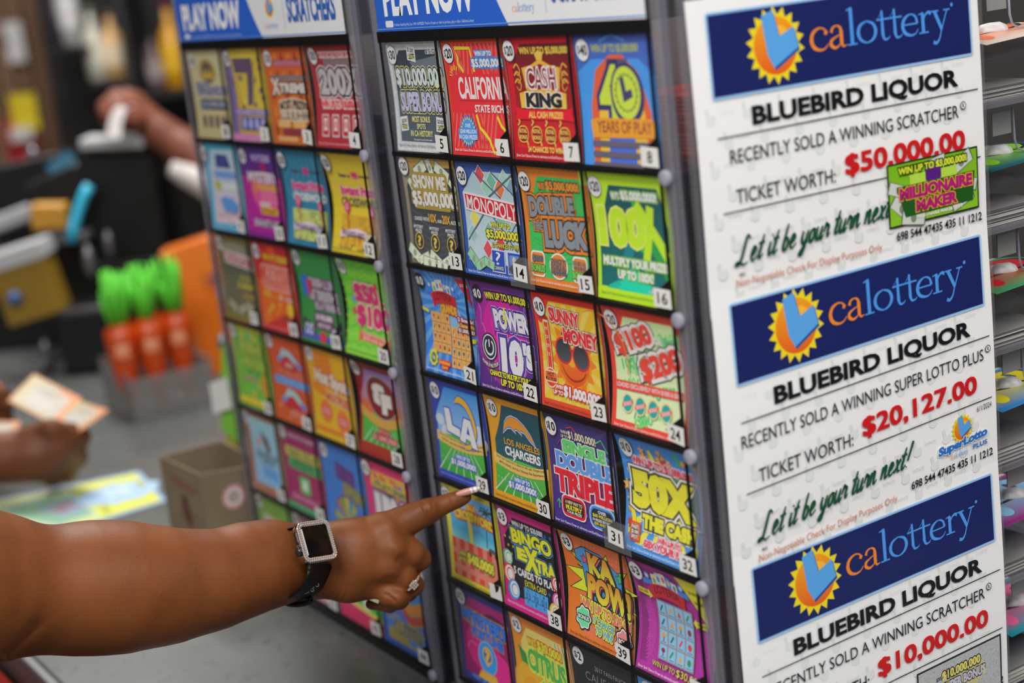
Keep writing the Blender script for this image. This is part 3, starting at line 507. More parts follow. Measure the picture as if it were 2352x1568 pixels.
def k29(a):
    bg(a, '#2a3a9a', '#2a3c9c'); a.p([(30, 7), (91, 7), (95, 60), (6, 60), (6, 36)], '#3a90e0', 0, '#9cc4e8')
    for x, y, r_ in ((12, 42, 8), (22, 52, 9), (84, 44, 10), (74, 52, 8), (90, 54, 9)): a.e(x, y, r_, r_ * .7, '#cfdcec')
    football_field(a, 58); ribbon2(a, 55, ('Enter 2nd Chance for a chance to win cash, game prizes,', 'tickets, and the Ultimate Fan Experience.'))
    q = [(46, 20), (56, 16), (68, 20), (76, 32), (78, 46), (70, 58), (58, 62), (50, 58)]; a.l(q, (2, 9, 9, 8, 7, 7, 6, 2), '#24409a', smooth=True, n=8); a.l(q, (1, 7, 7, 6, 5, 5, 4, 1), '#f0c020', smooth=True, n=8)
    for o, c in ((1.2, '#24409a'), (0, '#eef0f2')):
        a.p([(24 - o, 28 - o), (34 + o, 28 - o), (36 + o, 44 - o), (50 + o, 46 - o), (49 + o, 54 + o), (25 - o, 51 + o)], c)
    for o, c in ((1.2, '#24409a'), (0, '#eef0f2')): a.p([(48 - o, 56 + o), (60 - o, 33 - o), (72 + o, 34 - o), (80 + o, 61 + o), (70 - o, 60 + o), (68, 54), (60, 53), (58 + o, 58 + o)], c)
    a.p([(62, 48), (66, 40), (68, 49)], '#24409a'); win1m(a, 72); a.price('$10', x=12); a.foot('#8a9ad8', 94)
def k30(a):
    bg(a, '#dc9a1e', '#e0a024'); a.p([(30, 8), (90, 8), (95, 20), (95, 62), (8, 62), (8, 44), (20, 26)], '#17414c', 0, '#1c4a55'); football_field(a, 62); ribbon2(a, 58, ('Enter 2nd Chance for a chance to win cash, Chargers prizes,', 'game tickets, and the Ultimate Fan Experience.'))
    for o, c in ((3.0, '#e6eaee'), (1.6, '#2a62b8'), (0, '#e89a2a')):
        up = [(26, 34), (30, 25), (36, 20), (44, 17), (54, 18), (64, 23), (73, 31), (78, 38)]; dn = [(70, 34), (62, 28), (56, 27), (58, 31), (50, 27), (46, 28), (48, 31), (40, 27), (34, 28), (29, 31)]
        q = [(x, y - o * .55) for x, y in up] + [(x, y + o * .7) for x, y in dn]; q[0] = (26 - o * .6, 34 + o * .8); q[7] = (78 + o * .8, 38 + o); a.p(q, c)
    a.t('LOS ANGELES', 25, 39.5, 84, 45.5, '#e8a42c', bold=.02); a.t('CHARGERS', 25, 47, 84, 55.5, '#eef0f0', bold=.04); a.p([(40, 54), (37, 54.5), (39, 57), (37, 61), (43, 56), (40, 56)], '#eef0f0')
    win1m(a, 74); a.price('$10', x=13); a.foot('#5a3c10', 94.5)
def arrow(a, x, y, c, up=True, w=1.1, s=1):
    k = -1 if up else 1; a.l([(x, y), (x, y + 8 * k * s)], w, c); a.l([(x - 3 * s, y + 5 * k * s), (x, y + 8.4 * k * s), (x + 3 * s, y + 5 * k * s)], w, c)
def k31(a):
    bg(a, '#2f2a60', '#3a2a78'); a.e(52, 55, 40, 22, '#5c1f5a'); a.e(56, 60, 26, 14, '#6c2058'); r_ = random.Random(2)
    for i in range(22): arrow(a, r_.uniform(6, 94), r_.uniform(68, 94), r_.choice(('#3a3488', '#45388f')), True, .9, .7); a.z -= a.dz * 1.5
    for x, y, c in ((8, 60, '#c03040'), (10, 86, '#3ab060'), (92, 74, '#3ab060'), (26, 88, '#6a5ab8'), (70, 93, '#c03040'), (50, 90, '#6a5ab8'), (90, 34, '#4a86d8')): arrow(a, x, y, c)
    a.l([(34, 10), (42, 8), (50, 14)], 1.1, '#b02838'); a.l([(76, 16), (84, 12), (92, 22)], 1.1, '#3ab060'); a.l([(22, 22), (16, 28)], 1.1, '#7a2a6a')
    a.t('WIN', 24, 13, 34, 16, '#efe8c0'); a.t('UP TO', 24, 17, 34, 20, '#efe8c0'); a.t('$1,000,000!', 35, 12, 76, 20, '#efe8c0', bold=.03)
    a.t('SINGLE', 24, 21, 88, 33, '#4fae5c', ((.06, '#e0ece0'),), bold=.06); a.t('DOUBLE', 12, 33, 97, 49, '#5c9ae0', ((.055, '#e8ecf4'),), bold=.06); a.t('TRIPLE', 8, 49, 97, 70, '#c01c30', ((.05, '#ecd8dc'),), bold=.06)
    a.rr(15, 71, 52, 91, 6, '#e8e0e4'); a.rr(16, 72, 51, 90, 6, '#c01c30'); a.rr(18.4, 74.4, 48.6, 87.6, 4, '#1c1a22'); a.t('A NEW WAY TO', 20.5, 75.8, 46.5, 79, '#f0e6b0', bold=.03); a.t('MULTIPLY', 21, 79.8, 46, 84, '#f0e02c', bold=.06); a.t('YOUR PRIZE!', 22, 84.6, 45, 87.2, '#f2f2f2', bold=.03)
    a.rr(57, 71, 95, 92, 8, '#cfe0f2'); a.rr(58, 72, 94, 91, 8, '#3a86d0'); a.rr(60, 74, 92, 89, 6, '#1c2238'); a.t('OVER', 70, 75, 82, 78, '#f2f2f2', bold=.03); a.t('$60 MILLION', 62, 78.6, 90, 82, '#f0e02c', bold=.04); a.t('IN PRIZES BETWEEN', 62, 82.6, 90, 85, '#f2f2f2', bold=.03); a.t('$20 AND $50', 64, 85.6, 88, 88.4, '#f0e02c', bold=.04)
    a.price('$10', x=11, y=12); a.foot('#f0eef6', 95, 4, 96)
def k32(a):
    bg(a, '#3a86d8', '#4a94de'); a.rays(55, 50, 110, 20, '#e6e23a', 4, 55, 96, 93, .4); r_ = random.Random(9)
    for i in range(30):
        x, y = (r_.uniform(26, 96), r_.uniform(6, 26)) if i < 18 else (r_.choice((r_.uniform(3, 12), r_.uniform(30, 96))), r_.uniform(30, 92)); c = r_.choice(('#e0a83c', '#e8bc6a', '#b03a24', '#2f9a4a', '#e0d43a')); R_ = r_.uniform(4, 6.4)
        if c == '#2f9a4a' or c == '#e0d43a': a.p([(x, y), (x + 4, y - 1), (x + 8, y + 9), (x + 3, y + 10)], c)
        else: a.s_(x + .8, y + 1, R_ * .45, R_, 5, '#7a2a18', r_.random()); a.s_(x, y, R_ * .42, R_ * .92, 5, c, r_.random())
        a.z -= a.dz * .9
    a.p([(22, 34), (98, 34), (98, 60), (30, 60)], '#3a5a50')
    a.t('WIN UP TO $1,000,000!', 16, 19, 96, 27, '#d83a58', ((.14, '#f2dce0'),), bold=.05, rot=1)
    a.t('50X', 11, 30, 95, 63, '#f0ea3a', ((.125, '#2c2c26'), (.1, '#f0f0e6'), (.05, '#3c3c30')), bold=.08); a.t('THE CASH', 24, 66, 93, 78, '#f0ea3a', ((.17, '#f0f0e6'), (.1, '#3c3c30')), bold=.08)
    a.rr(8, 75, 22, 91, 2, '#c83a2a'); a.rr(9.4, 76.4, 20.6, 89.6, 1.6, '#e8a05a'); 
    for i, t_ in enumerate(('FAST', '$100', 'SPOT')): a.t(t_, 10.4, 77.6 + 4 * i, 19.6, 80.8 + 4 * i, '#f4f0e8', ((.14, '#4a2a1c'),), bold=.04)
    a.t('WIN UP TO', 46, 81, 76, 86, '#d83a58', ((.14, '#f2dce0'),), bold=.05); a.t('50X YOUR PRIZE', 28, 86.4, 92, 92.4, '#d83a58', ((.14, '#f2dce0'),), bold=.05)
    a.price('$10', x=13, y=12); a.foot('#eef2f8', 95)
def k37(a):
    bg(a, '#e4d838', '#dccf38'); a.p([(26, 8), (92, 8), (92, 56), (8, 56), (8, 34)], '#6cb4e8', 0, '#3f9acc'); a.e(50, 24, 26, 9, '#a6d2f0'); a.r(8, 44, 92, 56, '#2f94b4', 0, '#7cc4d0'); a.p([(40, 43), (62, 39), (72, 44)], '#4a86a0')
    for s in ((72, 44, 80, 14),): 
        a.l([(74, 54), (76, 36), (80, 18)], (1.8, 1.2), '#2c3a34', smooth=True)
        for t in range(9): q = PI * (.05 + .24 * t); a.l([(80, 18), (80 + 8 * math.cos(q), 16 - 5 * math.sin(q)), (80 + 14 * math.cos(q), 19 - 5 * math.sin(q))], (1.8, 1.2, .2), '#1f3c3a', smooth=True)
    a.t('INA', 44, 15, 62, 23, '#e8d23a', ((.1, '#b8452a'),), bold=.05); a.t('CROSSWORD', 18, 24, 92, 34, '#e8d23a', ((.12, '#a83226'), (.06, '#d8682e')), bold=.06, arc=2)
    a.p([(42, 30), (46, 29), (50, 38), (49, 56), (44, 62), (42, 46)], '#d8d054'); a.l([(46, 31), (46, 60)], .6, '#b8a83c')
    a.r(8, 56, 92, 94, '#c03a2a')
    for i in range(5): a.r(14 + 17 * i, 56, 22 + 17 * i, 94, '#d8806a'); a.z -= a.dz
    a.z += a.dz; a.r(8, 66, 92, 72, '#d07a66'); a.r(8, 82, 92, 88, '#d07a66')
    a.p([(76, 56), (80, 52), (88, 53), (94, 58)], '#4a4a48'); a.e(80, 58, 2.4, 2.4, '#222'); a.e(90, 59, 2.4, 2.4, '#222')
    a.t('WIN', 20, 68, 32, 72, '#b8b83a', ((.12, '#4a6a2a'),), bold=.05); a.t('UP TO', 18, 74, 33, 78, '#b8b83a', ((.12, '#4a6a2a'),), bold=.05); a.t('$40,000!', 35, 67, 84, 79, '#d8d03a', ((.12, '#4a6a2a'),), bold=.06, rot=2)
    a.price('$3', x=8); a.foot('#5a5620', 96)
def ball_(a, x, y, r_, c): a.e(x, y, r_, r_, c); a.e(x + r_ * .12, y - r_ * .06, r_ * .78, r_ * .78, '#e6e2de'); a.e(x + r_ * .18, y - r_ * .04, r_ * .6, r_ * .6, c); a.e(x + r_ * .22, y - r_ * .02, r_ * .48, r_ * .48, '#f0eeec')
def k38(a):
    bg(a, '#a8206a', '#b02070'); a.p([(26, 10), (92, 10), (96, 20), (96, 88), (5, 88), (5, 34)], '#17171c')
    for j in range(9):
        for i in range(11):
            x, y = 8 + 8 * i + 4 * (j % 2), 16 + 8 * j
            if (x < 22 and y < 50 and y > 30): a.e(x, y, 1.4, 1.4, '#a8a030', n=8); a.z -= a.dz
            elif x > 58 and (y < 34 or y > 55) and x < 95: a.e(x, y, 1.8, 1.8, '#22509c', n=8); a.z -= a.dz
    a.z += 2 * a.dz
    a.t('WIN UP TO $20,000!', 24, 12.5, 76, 18.5, '#d8d8dc', bold=.03); a.t('BINGO', 20, 20, 87, 35, '#d8d82c', ((.1, '#4a86c0'), (.06, '#22301c')), bold=.055); a.t('E', 26, 38, 44, 50, '#d8d82c', ((.1, '#4a86c0'), (.06, '#22301c')), bold=.07); a.t('X', 38, 34, 64, 58, '#e4e42c', ((.08, '#4a86c0'), (.05, '#22301c')), bold=.07); a.t('TRA', 58, 42, 90, 55, '#d8d82c', ((.1, '#4a86c0'), (.06, '#22301c')), bold=.06)
    a.t('5 CARDS TO PLAY!', 18, 58.5, 90, 66, '#f2f2f4', bold=.04); a.t('EXTRA CARD', 36, 68, 72, 74, '#c8c02c', bold=.01)
    a.r(34, 75, 74, 94, '#4f9cdc'); a.l([(34, 85.6), (74, 85.6)], .6, '#1c3a5a'); a.l([(47, 75), (47, 94)], .3, '#2c5a86'); a.l([(61, 75), (61, 94)], .3, '#2c5a86')
    for i, (b, t_) in enumerate((('N', '33'), ('O', '70'), ('B', '01'))): x = 40.5 + 13.4 * i; a.t(b, x - 1.2, 76, x + 1.2, 78.4, '#17324e'); a.t(t_, x - 4, 79.4, x + 4, 85, '#1c3a5a', bold=0); a.t('CBO'[i], x - 1.2, 86.6, x + 1.2, 89, '#17324e')
    for x, y, r_, c in ((10, 52, 8, '#2f9a6a'), (10, 68, 10, '#c02c2c'), (17, 82, 10, '#3a78b8'), (90, 58, 7, '#c8302c'), (91, 74, 8, '#c8469a'), (86, 86, 9, '#c8a82c')): ball_(a, x, y, r_, c)
    a.r(0, 91, 100, 100, '#b02070'); a.price('$3', x=11, y=12); a.foot('#f0d4e4', 93.5)
def blob(a, x, y, w, h, c, o='#22201e', o2='#e0e0dc'):
    for k, cc in ((2.6, o), (1.2, o2), (0, c)):
        q = [(x + (w + k) * (1 + .1 * math.cos(7 * t)) * math.cos(t), y + (h + k) * (1 + .1 * math.cos(7 * t)) * math.sin(t)) for t in np.linspace(0, 2 * PI, 43)[:-1]]; a.p(q, cc)
def k39(a):
    bg(a, '#f07a24', '#f08430')
    for j in range(17):
        for i in range(14):
            x, y = 22 + 5.4 * i + 2.7 * (j % 2), 8 + 5.2 * j
            if x < 94: a.e(x, y, 1.7, 1.7, '#ee7a8a', n=8); a.z -= a.dz
    a.z += a.dz; a.s_(54, 43, 32, 56, 11, '#2a2622', .3, ay=.62); a.s_(54, 43, 30, 53, 11, '#cfd62c', .3, ay=.62)
    for o, c in ((1.2, '#22201e'), (0, '#3a7fb4')): a.p([(20 - o, 18), (34, 12 - o), (60, 14 - o), (82 + o, 26), (92 + o, 44), (90 + o, 60), (76, 64 + o), (58, 60 + o), (40, 60 + o), (30 - o, 50), (28 - o, 32), (20 - o, 26)], c)
    a.s_(33, 24, 3, 6.4, 5, '#22201e'); a.s_(33, 24, 2.2, 5.2, 5, '#e0507a'); a.s_(84, 30, 3.4, 7, 5, '#22201e'); a.s_(84, 30, 2.6, 5.8, 5, '#3aa860'); a.l([(18, 26), (27, 28)], 1, '#22201e'); a.l([(20, 32), (28, 33)], 1, '#22201e')
    for t_, x0, y0, x1, y1 in (('KA', 38, 16, 76, 38), ('POW!', 32, 38, 96, 62)):
        a.t(t_, x0 + 1.6, y0 + 2, x1 + 1.6, y1 + 2, '#d8606c', ((.1, '#22201e'),), bold=.06, rot=4); a.t(t_, x0, y0, x1, y1, '#f28a30', ((.04, '#22201e'),), bold=.06, rot=4, col2='#d2d83a')
    a.t('WIN UP TO $30,000', 20, 63.6, 97, 74, '#e8747c', ((.15, '#22201e'), (.12, '#d2d83a')), bold=.04, rot=4)
    blob(a, 25, 79, 9.6, 8.6, '#5cba84'); a.rr(15.6, 76.6, 34.4, 81.6, 1.5, '#22201e'); a.t('BONUS', 16.8, 77.2, 33.2, 81, '#f0f0ec', bold=.04); blob(a, 86, 84, 10, 8.8, '#ec8a92'); a.rr(76.6, 82, 97, 87, 1.5, '#22201e'); a.t('BONUS', 78, 82.6, 96, 86.4, '#f0f0ec', bold=.04)
    a.t('17 CHANCES', 40, 74.6, 72, 80.6, '#3a8ac0', ((.16, '#22201e'), (.13, '#d2d83a')), bold=.03, rot=4); a.t('TO WIN!', 44, 82, 70, 89, '#3a8ac0', ((.16, '#22201e'), (.13, '#d2d83a')), bold=.03, rot=4)
    a.price('$3', x=12, y=12); a.side('#2c1c14', 98); a.foot('#5a2a14', 94.5)
def k40(a):
    bg(a, '#8a2a78', '#962a86'); a.r(4, 22, 14, 92, '#7a246a')
    for k in range(6): a.l([(10 + 9 * math.cos(t) * (.5 + .2 * k), 60 + 30 * math.sin(t) * (.5 + .1 * k)) for t in np.linspace(-1.4, 1.4, 12)], .7, '#b0409c'); a.l([(60 + (14 + 6 * k) * math.cos(t), 94 + (5 + 2 * k) * math.sin(t)) for t in np.linspace(.2, 2.9, 12)], .7, '#a83a96'); a.z -= a.dz
    for k in range(7): a.l([(12, 44 + 7 * k), (20, 42 + 7 * k), (24, 46 + 7 * k)], .8, '#a83a96'); a.z -= a.dz * .8
    a.z += 1.0; a.p([(66, 3), (97, 3), (97, 42)], '#e0d82c'); a.k(80, 12, 96, 15, '#4a4610', rot=50); a.k(84, 20, 96, 23, '#4a4610', rot=50); loteria_head(a, 48, 6, 1.12)
    a.r(30, 33, 77, 84, '#7d7a80'); card_icons(a, 30.6, 33.6, 45.8, 49.8, 4, 4, '#7d7a80', '#8cc0e2', seed=12)
    a.p([(8, 27), (22, 28), (22, 26), (27, 32), (22, 35), (22, 33), (8, 32)], '#e0d82c'); a.t('$30,000', 9, 28.4, 21, 31.6, '#3a3810'); a.p([(78, 41), (82, 37), (82, 39), (96, 38), (96, 43.4), (82, 44), (82, 46)], '#e0d82c'); a.t('$30,000', 83, 39.6, 95, 42.6, '#3a3810')
    a.t('WIN UP TO', 24, 86.6, 54, 91, '#e0d83a', ((.05, '#3a1434'),), bold=.0); a.t('$30,000', 56, 85.6, 88, 92.4, '#e0d83a', ((.05, '#3a1434'),), bold=.0)
    a.price('$3', x=12, y=12); a.foot('#f0dcec', 94.5)
def k45(a):
    bg(a, '#2c2c6c', '#2a2c70'); a.p([(26, 10), (92, 10), (96, 20), (96, 92), (5, 92), (5, 40)], '#8a1c5c', 0, '#7a1450'); a.e(42, 60, 32, 24, '#a81c66'); a.e(72, 74, 22, 16, '#c02078'); a.e(70, 30, 24, 12, '#4a1440')
    a.t('MYSTERY', 10, 24, 95, 39, '#2f6ac0', ((.1, '#b88a34'), (.05, '#27306c')), bold=.06, arc=-2, rot=2); a.t('FORTUNE', 24, 41, 82, 52, '#2f6ac0', ((.1, '#b88a34'), (.05, '#27306c')), bold=.05, rot=2)
    a.e(50, 68, 17.5, 17.5, '#8cc0e8'); a.e(50, 68, 16.4, 16.4, '#2f8ad0'); a.e(50, 65, 9, 9, '#b8923c'); a.e(50, 65, 7, 7, '#2a4a8c'); a.t('?', 45, 58, 55, 76, '#c09a3c', bold=.05); a.p([(36, 83), (64, 83), (70, 92), (30, 92)], '#b8862c', 0, '#d8a83c')
    a.t('WIN UP TO $20,000', 18, 93 - 1, 84, 97, '#4a8ac8', bold=.03); a.l([(14, 66), (20, 58), (32, 60)], 1, '#c86aa0', smooth=True); a.price('$2', x=11)
def k46(a):
    bg(a, '#d07a2c', '#dca42c'); a.p([(28, 12), (86, 12), (90, 60), (14, 60), (14, 30)], '#e8d878', 0, '#ecd860')
    for i in range(9): a.l([(72 + 3 * i, 14), (76 + 2.6 * i, 40), (60 + 5.4 * i, 100)], 1.6, ('#e8e4d8', '#5aa848', '#e8e4d8', '#d08a3a')[i % 4], smooth=True)
    a.e(24, 74, 28, 30, '#e0981c'); a.e(24, 75, 25, 27, '#f0b830'); a.e(26, 80, 16, 18, '#e8a020'); a.p([(8, 34), (20, 40), (26, 52), (12, 50)], '#2f7a36')
    a.t('WIN UP TO', 27, 21, 42, 28, '#c8d030', ((.12, '#c85a20'),), bold=.05); a.t('$30,000!', 44, 20.5, 84, 31, '#c8d030', ((.12, '#c85a20'),), bold=.05, rot=2); a.t('CITRUS', 24, 33, 88, 55, '#3a9a48', ((.1, '#c8d04a'),), bold=.04, rot=2); a.t('twist', 42, 58, 96, 80, '#3a9a48', ((.1, '#c8d04a'),), bold=.05)
    a.price('$2', x=12); a.foot('#4a3a10', 94)
def k47(a):
    bg(a, '#242124', '#1b191b'); a.r(6, 6, 95, 94, '#1e1b1e'); a.t('2017 FAN FAVORITE', 36, 16, 92, 20.4, '#8a868a', bold=-.01); a.t('CALIFORNIA', 20, 25, 92, 33, '#757175', bold=-.01); a.l([(50 + 24 * math.cos(t), 60 + 22 * math.sin(t)) for t in np.linspace(PI, 2 * PI, 16)], 1, '#7a767a'); a.k(24, 44, 86, 62, '#121112', ((.05, '#3c383c'),), bold=.05); a.price('$2', x=12)
def k48(a):
    bg(a, '#4f94d8', '#3f7fc4'); a.r(8, 30, 94, 90, '#e8c83a'); a.k(14, 40, 86, 60, '#c8303c', bold=.06); a.price('$1', x=12)
# the far board, softly out of focus in the photograph
def k1(a):
    bg(a, '#b0a77a', '#a99c66', .25); a.e(50, 26, 22, 14, '#8a7a3c'); a.e(50, 27, 14, 11, '#4a3a4a'); a.p([(34, 34), (40, 22), (46, 30), (50, 18), (54, 30), (60, 22), (66, 34)], '#a8923c'); a.k(12, 38, 50, 52, '#3c3c6e', ((.07, '#9a9a9a'),), bold=.06); a.k(34, 42, 98, 52, '#3c3c6e', ((.07, '#9a9a9a'),), bold=.05); a.rr(16, 56, 94, 68, 3, '#3a4066'); a.t('$10,000,000', 20, 58, 90, 66, '#8a9a8a', foil=.5)
    for x in (24, 42, 60, 78): a.rr(x - 6, 74, x + 6, 88, 2, '#7a6c4c'); a.r(x - 3, 76, x + 3, 86, '#4a4258')
    a.price('$30', x=12, y=14)
def k2(a):
    bg(a, '#b09a3a', '#a88a2c'); a.r(0, 0, 16, 100, '#6a5a8a'); a.e(60, 40, 34, 40, '#b8a238'); r_ = random.Random(5)
    for i in range(16): a.e(r_.uniform(10, 92), r_.uniform(14, 66), 4, 3.4, r_.choice(('#5c4a6a', '#d8c85a', '#6a5a3a')))
    for o, c in ((2, '#d8c04a'), (0, '#57435a')): a.p([(22 - o, 12 - o), (72 + o, 12 - o), (72 + o, 24), (58 + o, 62 + o), (44 - o, 62 + o), (54 - o, 28 + o), (22 - o, 28 + o)], c)
    a.r(10, 66, 96, 72, '#6a5a9a'); a.k(12, 67, 94, 71, '#c8bcd8'); a.rr(22, 74, 92, 88, 2, '#4a4a86')
    for i in range(4): a.e(32 + 16 * i, 81, 5, 6, '#8a8ac0', .5)
    a.r(0, 92, 100, 100, '#b0709a'); a.price('$20', x=10, y=12)
def k3(a):
    bg(a, '#b4521e', '#b05a26')
    for j in range(5):
        for i in range(6): a.p([(8 + 16 * i, 12 + 18 * j), (14 + 16 * i, 6 + 18 * j), (18 + 16 * i, 16 + 18 * j), (10 + 16 * i, 20 + 18 * j)], '#c4702a' if (i + j) % 2 else '#8a3a18'); a.z -= a.dz
    a.r(24, 14, 90, 22, '#9a4a5a'); a.k(26, 15.4, 88, 20.6, '#c07a86'); a.r(12, 30, 98, 36, '#5a3c34', .5); a.t('X', 10, 33, 30, 50, '#c8beb4', ((.06, '#4a2c20'),), bold=.06); a.t('TREME', 28, 38, 92, 48, '#c8beb4', ((.1, '#3c241c'),), bold=.06, foil=.4)
    a.t('MOST PRIZES', 24, 56, 88, 66, '#4a3a30', ((.14, '#c8b8a0'),), bold=.05, arc=3); a.k(26, 66, 90, 75, '#4a3a30', ((.14, '#c8b8a0'),), bold=.05, arc=3)
    for x in (16, 52): a.r(x, 76, x + 30, 83, '#d8a86a')
    a.r(26, 84, 90, 91, '#7a2c34'); a.r(14, 92, 60, 97, '#d09a60'); a.price('$20', x=12, y=13)
def k4(a):
    bg(a, '#8a1c26', '#9a2430'); a.p([(30, 8), (94, 8), (94, 40), (50, 46), (30, 30)], '#6a4a4e', .3); a.t('WIN MORE THAN $1 MILLION IN CASH PRIZES', 24, 9, 94, 14, '#c83a44', ((.2, '#e0d4d0'),), bold=.04)
    a.t('200X', 14, 24, 98, 50, '#9c9498', ((.1, '#c0b4b4'), (.06, '#4a3438')), bold=.05, foil=.7); a.t('WIN UP TO $10,000,000!', 14, 55, 94, 63, '#c02c38', ((.16, '#dcc4c0'),), bold=.05)
    for x in (20, 42, 64, 86): a.rr(x - 8, 68, x + 8, 90, 2, '#a08c90', .6); a.rr(x - 6, 70, x + 6, 88, 2, '#a82430'); a.r(x - 4, 72, x + 4, 84, '#e0c8c4'); a.t('100', x - 3.4, 75, x + 3.4, 81, '#b03a40')
    a.price('$30', x=12, y=12); a.foot('#d0a4a4', 95)
def k9(a):
    bg(a, '#3f9ab4', '#5aaed4'); a.p([(24, 8), (92, 6), (92, 92), (12, 92), (12, 30)], '#a8c6d4', 0, '#d0b8c4'); a.p([(36, 13), (68, 13), (74, 28), (32, 28)], '#2a2f66'); a.k(40, 15, 64, 26, '#4a56a0', bold=.05); a.rr(24, 32, 84, 40, 2, '#5a8ed0'); a.k(26, 33.4, 82, 38.6, '#9cc4f0', bold=.04); a.e(30, 49, 8, 6, '#9aa02c'); a.r(42, 46, 92, 52, '#dfe6e4'); r_ = random.Random(6)
    for i in range(60): x, y = r_.uniform(24, 86), r_.uniform(58, 90); a.r(x, y, x + 3, y + 2, r_.choice(('#c88a9c', '#d8a4b0', '#b8d0d8')))
    a.p([(36, 64), (50, 60), (70, 62), (84, 68), (78, 78), (44, 76)], '#5a96d8'); a.price('$20', x=9)
def k10(a):
    bg(a, '#3c2470', '#7a1c7a'); a.r(0, 34, 100, 94, '#a01c7a', 0, '#9a1a86'); a.e(56, 50, 34, 22, '#d0508e'); a.p([(40, 40), (80, 36), (92, 60), (50, 68)], '#d86a98'); a.t('WIN UP TO $250,000', 34, 9, 80, 18, '#b8a8c8', bold=.03); a.r(52, 18, 66, 34, '#8a1a5a'); a.t('MYSTERY', 16, 28, 92, 40, '#dcd0dc', ((.05, '#5a2a5a'),), bold=.05); a.t('CROSSWORD', 30, 41, 92, 48, '#d8a62c', bold=.06); a.e(30, 46, 8, 8, '#c86a5a'); a.t('BONUS', 40, 60, 66, 66, '#e0dce0', bold=.04); a.rr(40, 66, 84, 74, 3, '#d0a02c'); a.k(44, 67.4, 80, 72.6, '#7a4a1c', bold=.04); a.k(20, 80, 92, 88, '#e4dce4', ((.06, '#5a1a5a'),), bold=.05); a.price('$5', x=12, y=12)
def xw(a, c1, c2, grid, tcol):
    bg(a, c1, c2)
    for k in range(7): a.l([(10 + 14 * k, 8), (20 + 12 * k, 22), (6 + 14 * k, 34), (18 + 12 * k, 52)], 2.2, tcol, smooth=True); a.z -= a.dz * .6
    a.z += a.dz * 4; a.t('Beats to', 26, 21, 50, 25, '#403a50', bold=.03); a.t('WIN', 52, 18.6, 66, 26, '#cc2a7a', bold=.08); a.t('instantly!', 68, 21, 92, 25, '#403a50', bold=.03); a.t('Instant Prize', 22, 33, 94, 43, '#d23a7c', ((.05, '#eadce4'),), bold=.06)
def k11(a):
    xw(a, '#236a86', '#2b7496', None, '#3a7f9a'); a.t('CROSSWORD', 20, 45, 98, 54, '#dfe8ee', bold=.06); a.r(16, 62, 96, 94, '#a8b060'); xgrid(a, '#b8bc78', '#8a9a5a'); a.p([(20, 78), (56, 74), (94, 80), (94, 86), (56, 80), (20, 84)], '#cfc0d0'); a.t('BIGGEST GRID EVER', 24, 77, 92, 82, '#5a3a6a', arc=-2, bold=.04); pins(a); a.price('$20', x=12, y=12)
def xgrid(a, c1, c2):
    r_ = random.Random(3)
    for j in range(8):
        for i in range(14):
            if r_.random() < .55: x, y = 18 + 5.4 * i, 63.5 + 3.8 * j; a.r(x, y, x + 4.8, y + 3.4, c1 if r_.random() < .6 else c2)
def pins(a):
    for x, y in ((34, 54), (86, 57)): a.l([(x, y), (x + 2, 76)], 2, '#d8742c'); a.e(x, y, 6, 6, '#d83a72'); a.t('$', x - 2.4, y - 3.4, x + 2.4, y + 3.4, '#f0c8d4')
def k12(a):
    xw(a, '#d8c02c', '#d4bc30', None, '#e0cc50'); a.t('CROSSWORD', 20, 45, 98, 54, '#3a4a44', bold=.03); a.r(18, 62, 97, 92, '#b8902a'); xgrid(a, '#cfa63a', '#a88a34'); a.p([(20, 78), (56, 74), (94, 80), (94, 86), (56, 80), (20, 84)], '#d4c4cc'); a.t('BIGGEST GRID EVER', 24, 77, 92, 82, '#5a3a5a', arc=-2, bold=.04); a.p([(70, 78), (97, 78), (97, 94), (78, 92)], '#b0a48a'); pins(a); a.price('$20', x=11, y=11); a.foot('#6a6020', 94)
def k17(a):
    bg(a, '#6a6038', '#6a6a2c'); a.r(6, 10, 94, 92, '#3c5044', 0, '#5a5a40'); a.e(50, 16, 34, 8, '#7a7a64'); a.p([(14, 18), (94, 22), (96, 38), (16, 34)], '#c8bcb8'); a.p([(16, 20), (93, 24), (94, 36), (18, 32)], '#94343a'); a.t('MONOPOLY', 19, 22.4, 91, 33, '#ccc0c0', rot=2); a.t('WIN UP TO', 52, 46, 82, 52, '#b0a42c'); a.t('$1,000,000!', 44, 54, 92, 62, '#b0a42c', bold=.04); a.k(54, 66, 88, 72, '#b0902c'); bills(a, ((24, 84, 24, 20), (50, 86, 22, -20), (74, 82, 24, 15)), '#8a8a78'); a.price('$10', x=11, y=11)
def k18(a):
    bg(a, '#a81c20', '#b02224'); a.p([(4, 44), (96, 40), (96, 70), (4, 96)], '#cc5a1c'); a.p([(40, 4), (60, 4), (56, 24), (48, 24)], '#cc4a1c'); a.t('WIN UP TO $200,000!', 26, 13, 92, 22, '#d8b82c', ((.1, '#a02018'),), bold=.05); a.rr(14, 25, 94, 54, 8, '#d89a88'); a.rr(16, 27, 92, 52, 8, '#b8281e'); a.k(26, 28, 84, 39, '#c8342a', ((.06, '#e0a898'),), bold=.06); a.k(20, 40, 88, 51, '#c8342a', ((.06, '#e0a898'),), bold=.06); r_ = random.Random(8)
    for i in range(14): a.e(r_.uniform(8, 60), r_.uniform(58, 88), 4, 4, r_.choice(('#d87a1c', '#e0a82c', '#c8a088')))
    a.e(80, 72, 8, 8, '#cfb02c'); a.t('WIN', 70, 58, 88, 64, '#e0c8c0'); a.r(56, 80, 92, 87, '#8a3428'); a.price('$10', x=12, y=12); a.foot('#e0a4a0', 94)
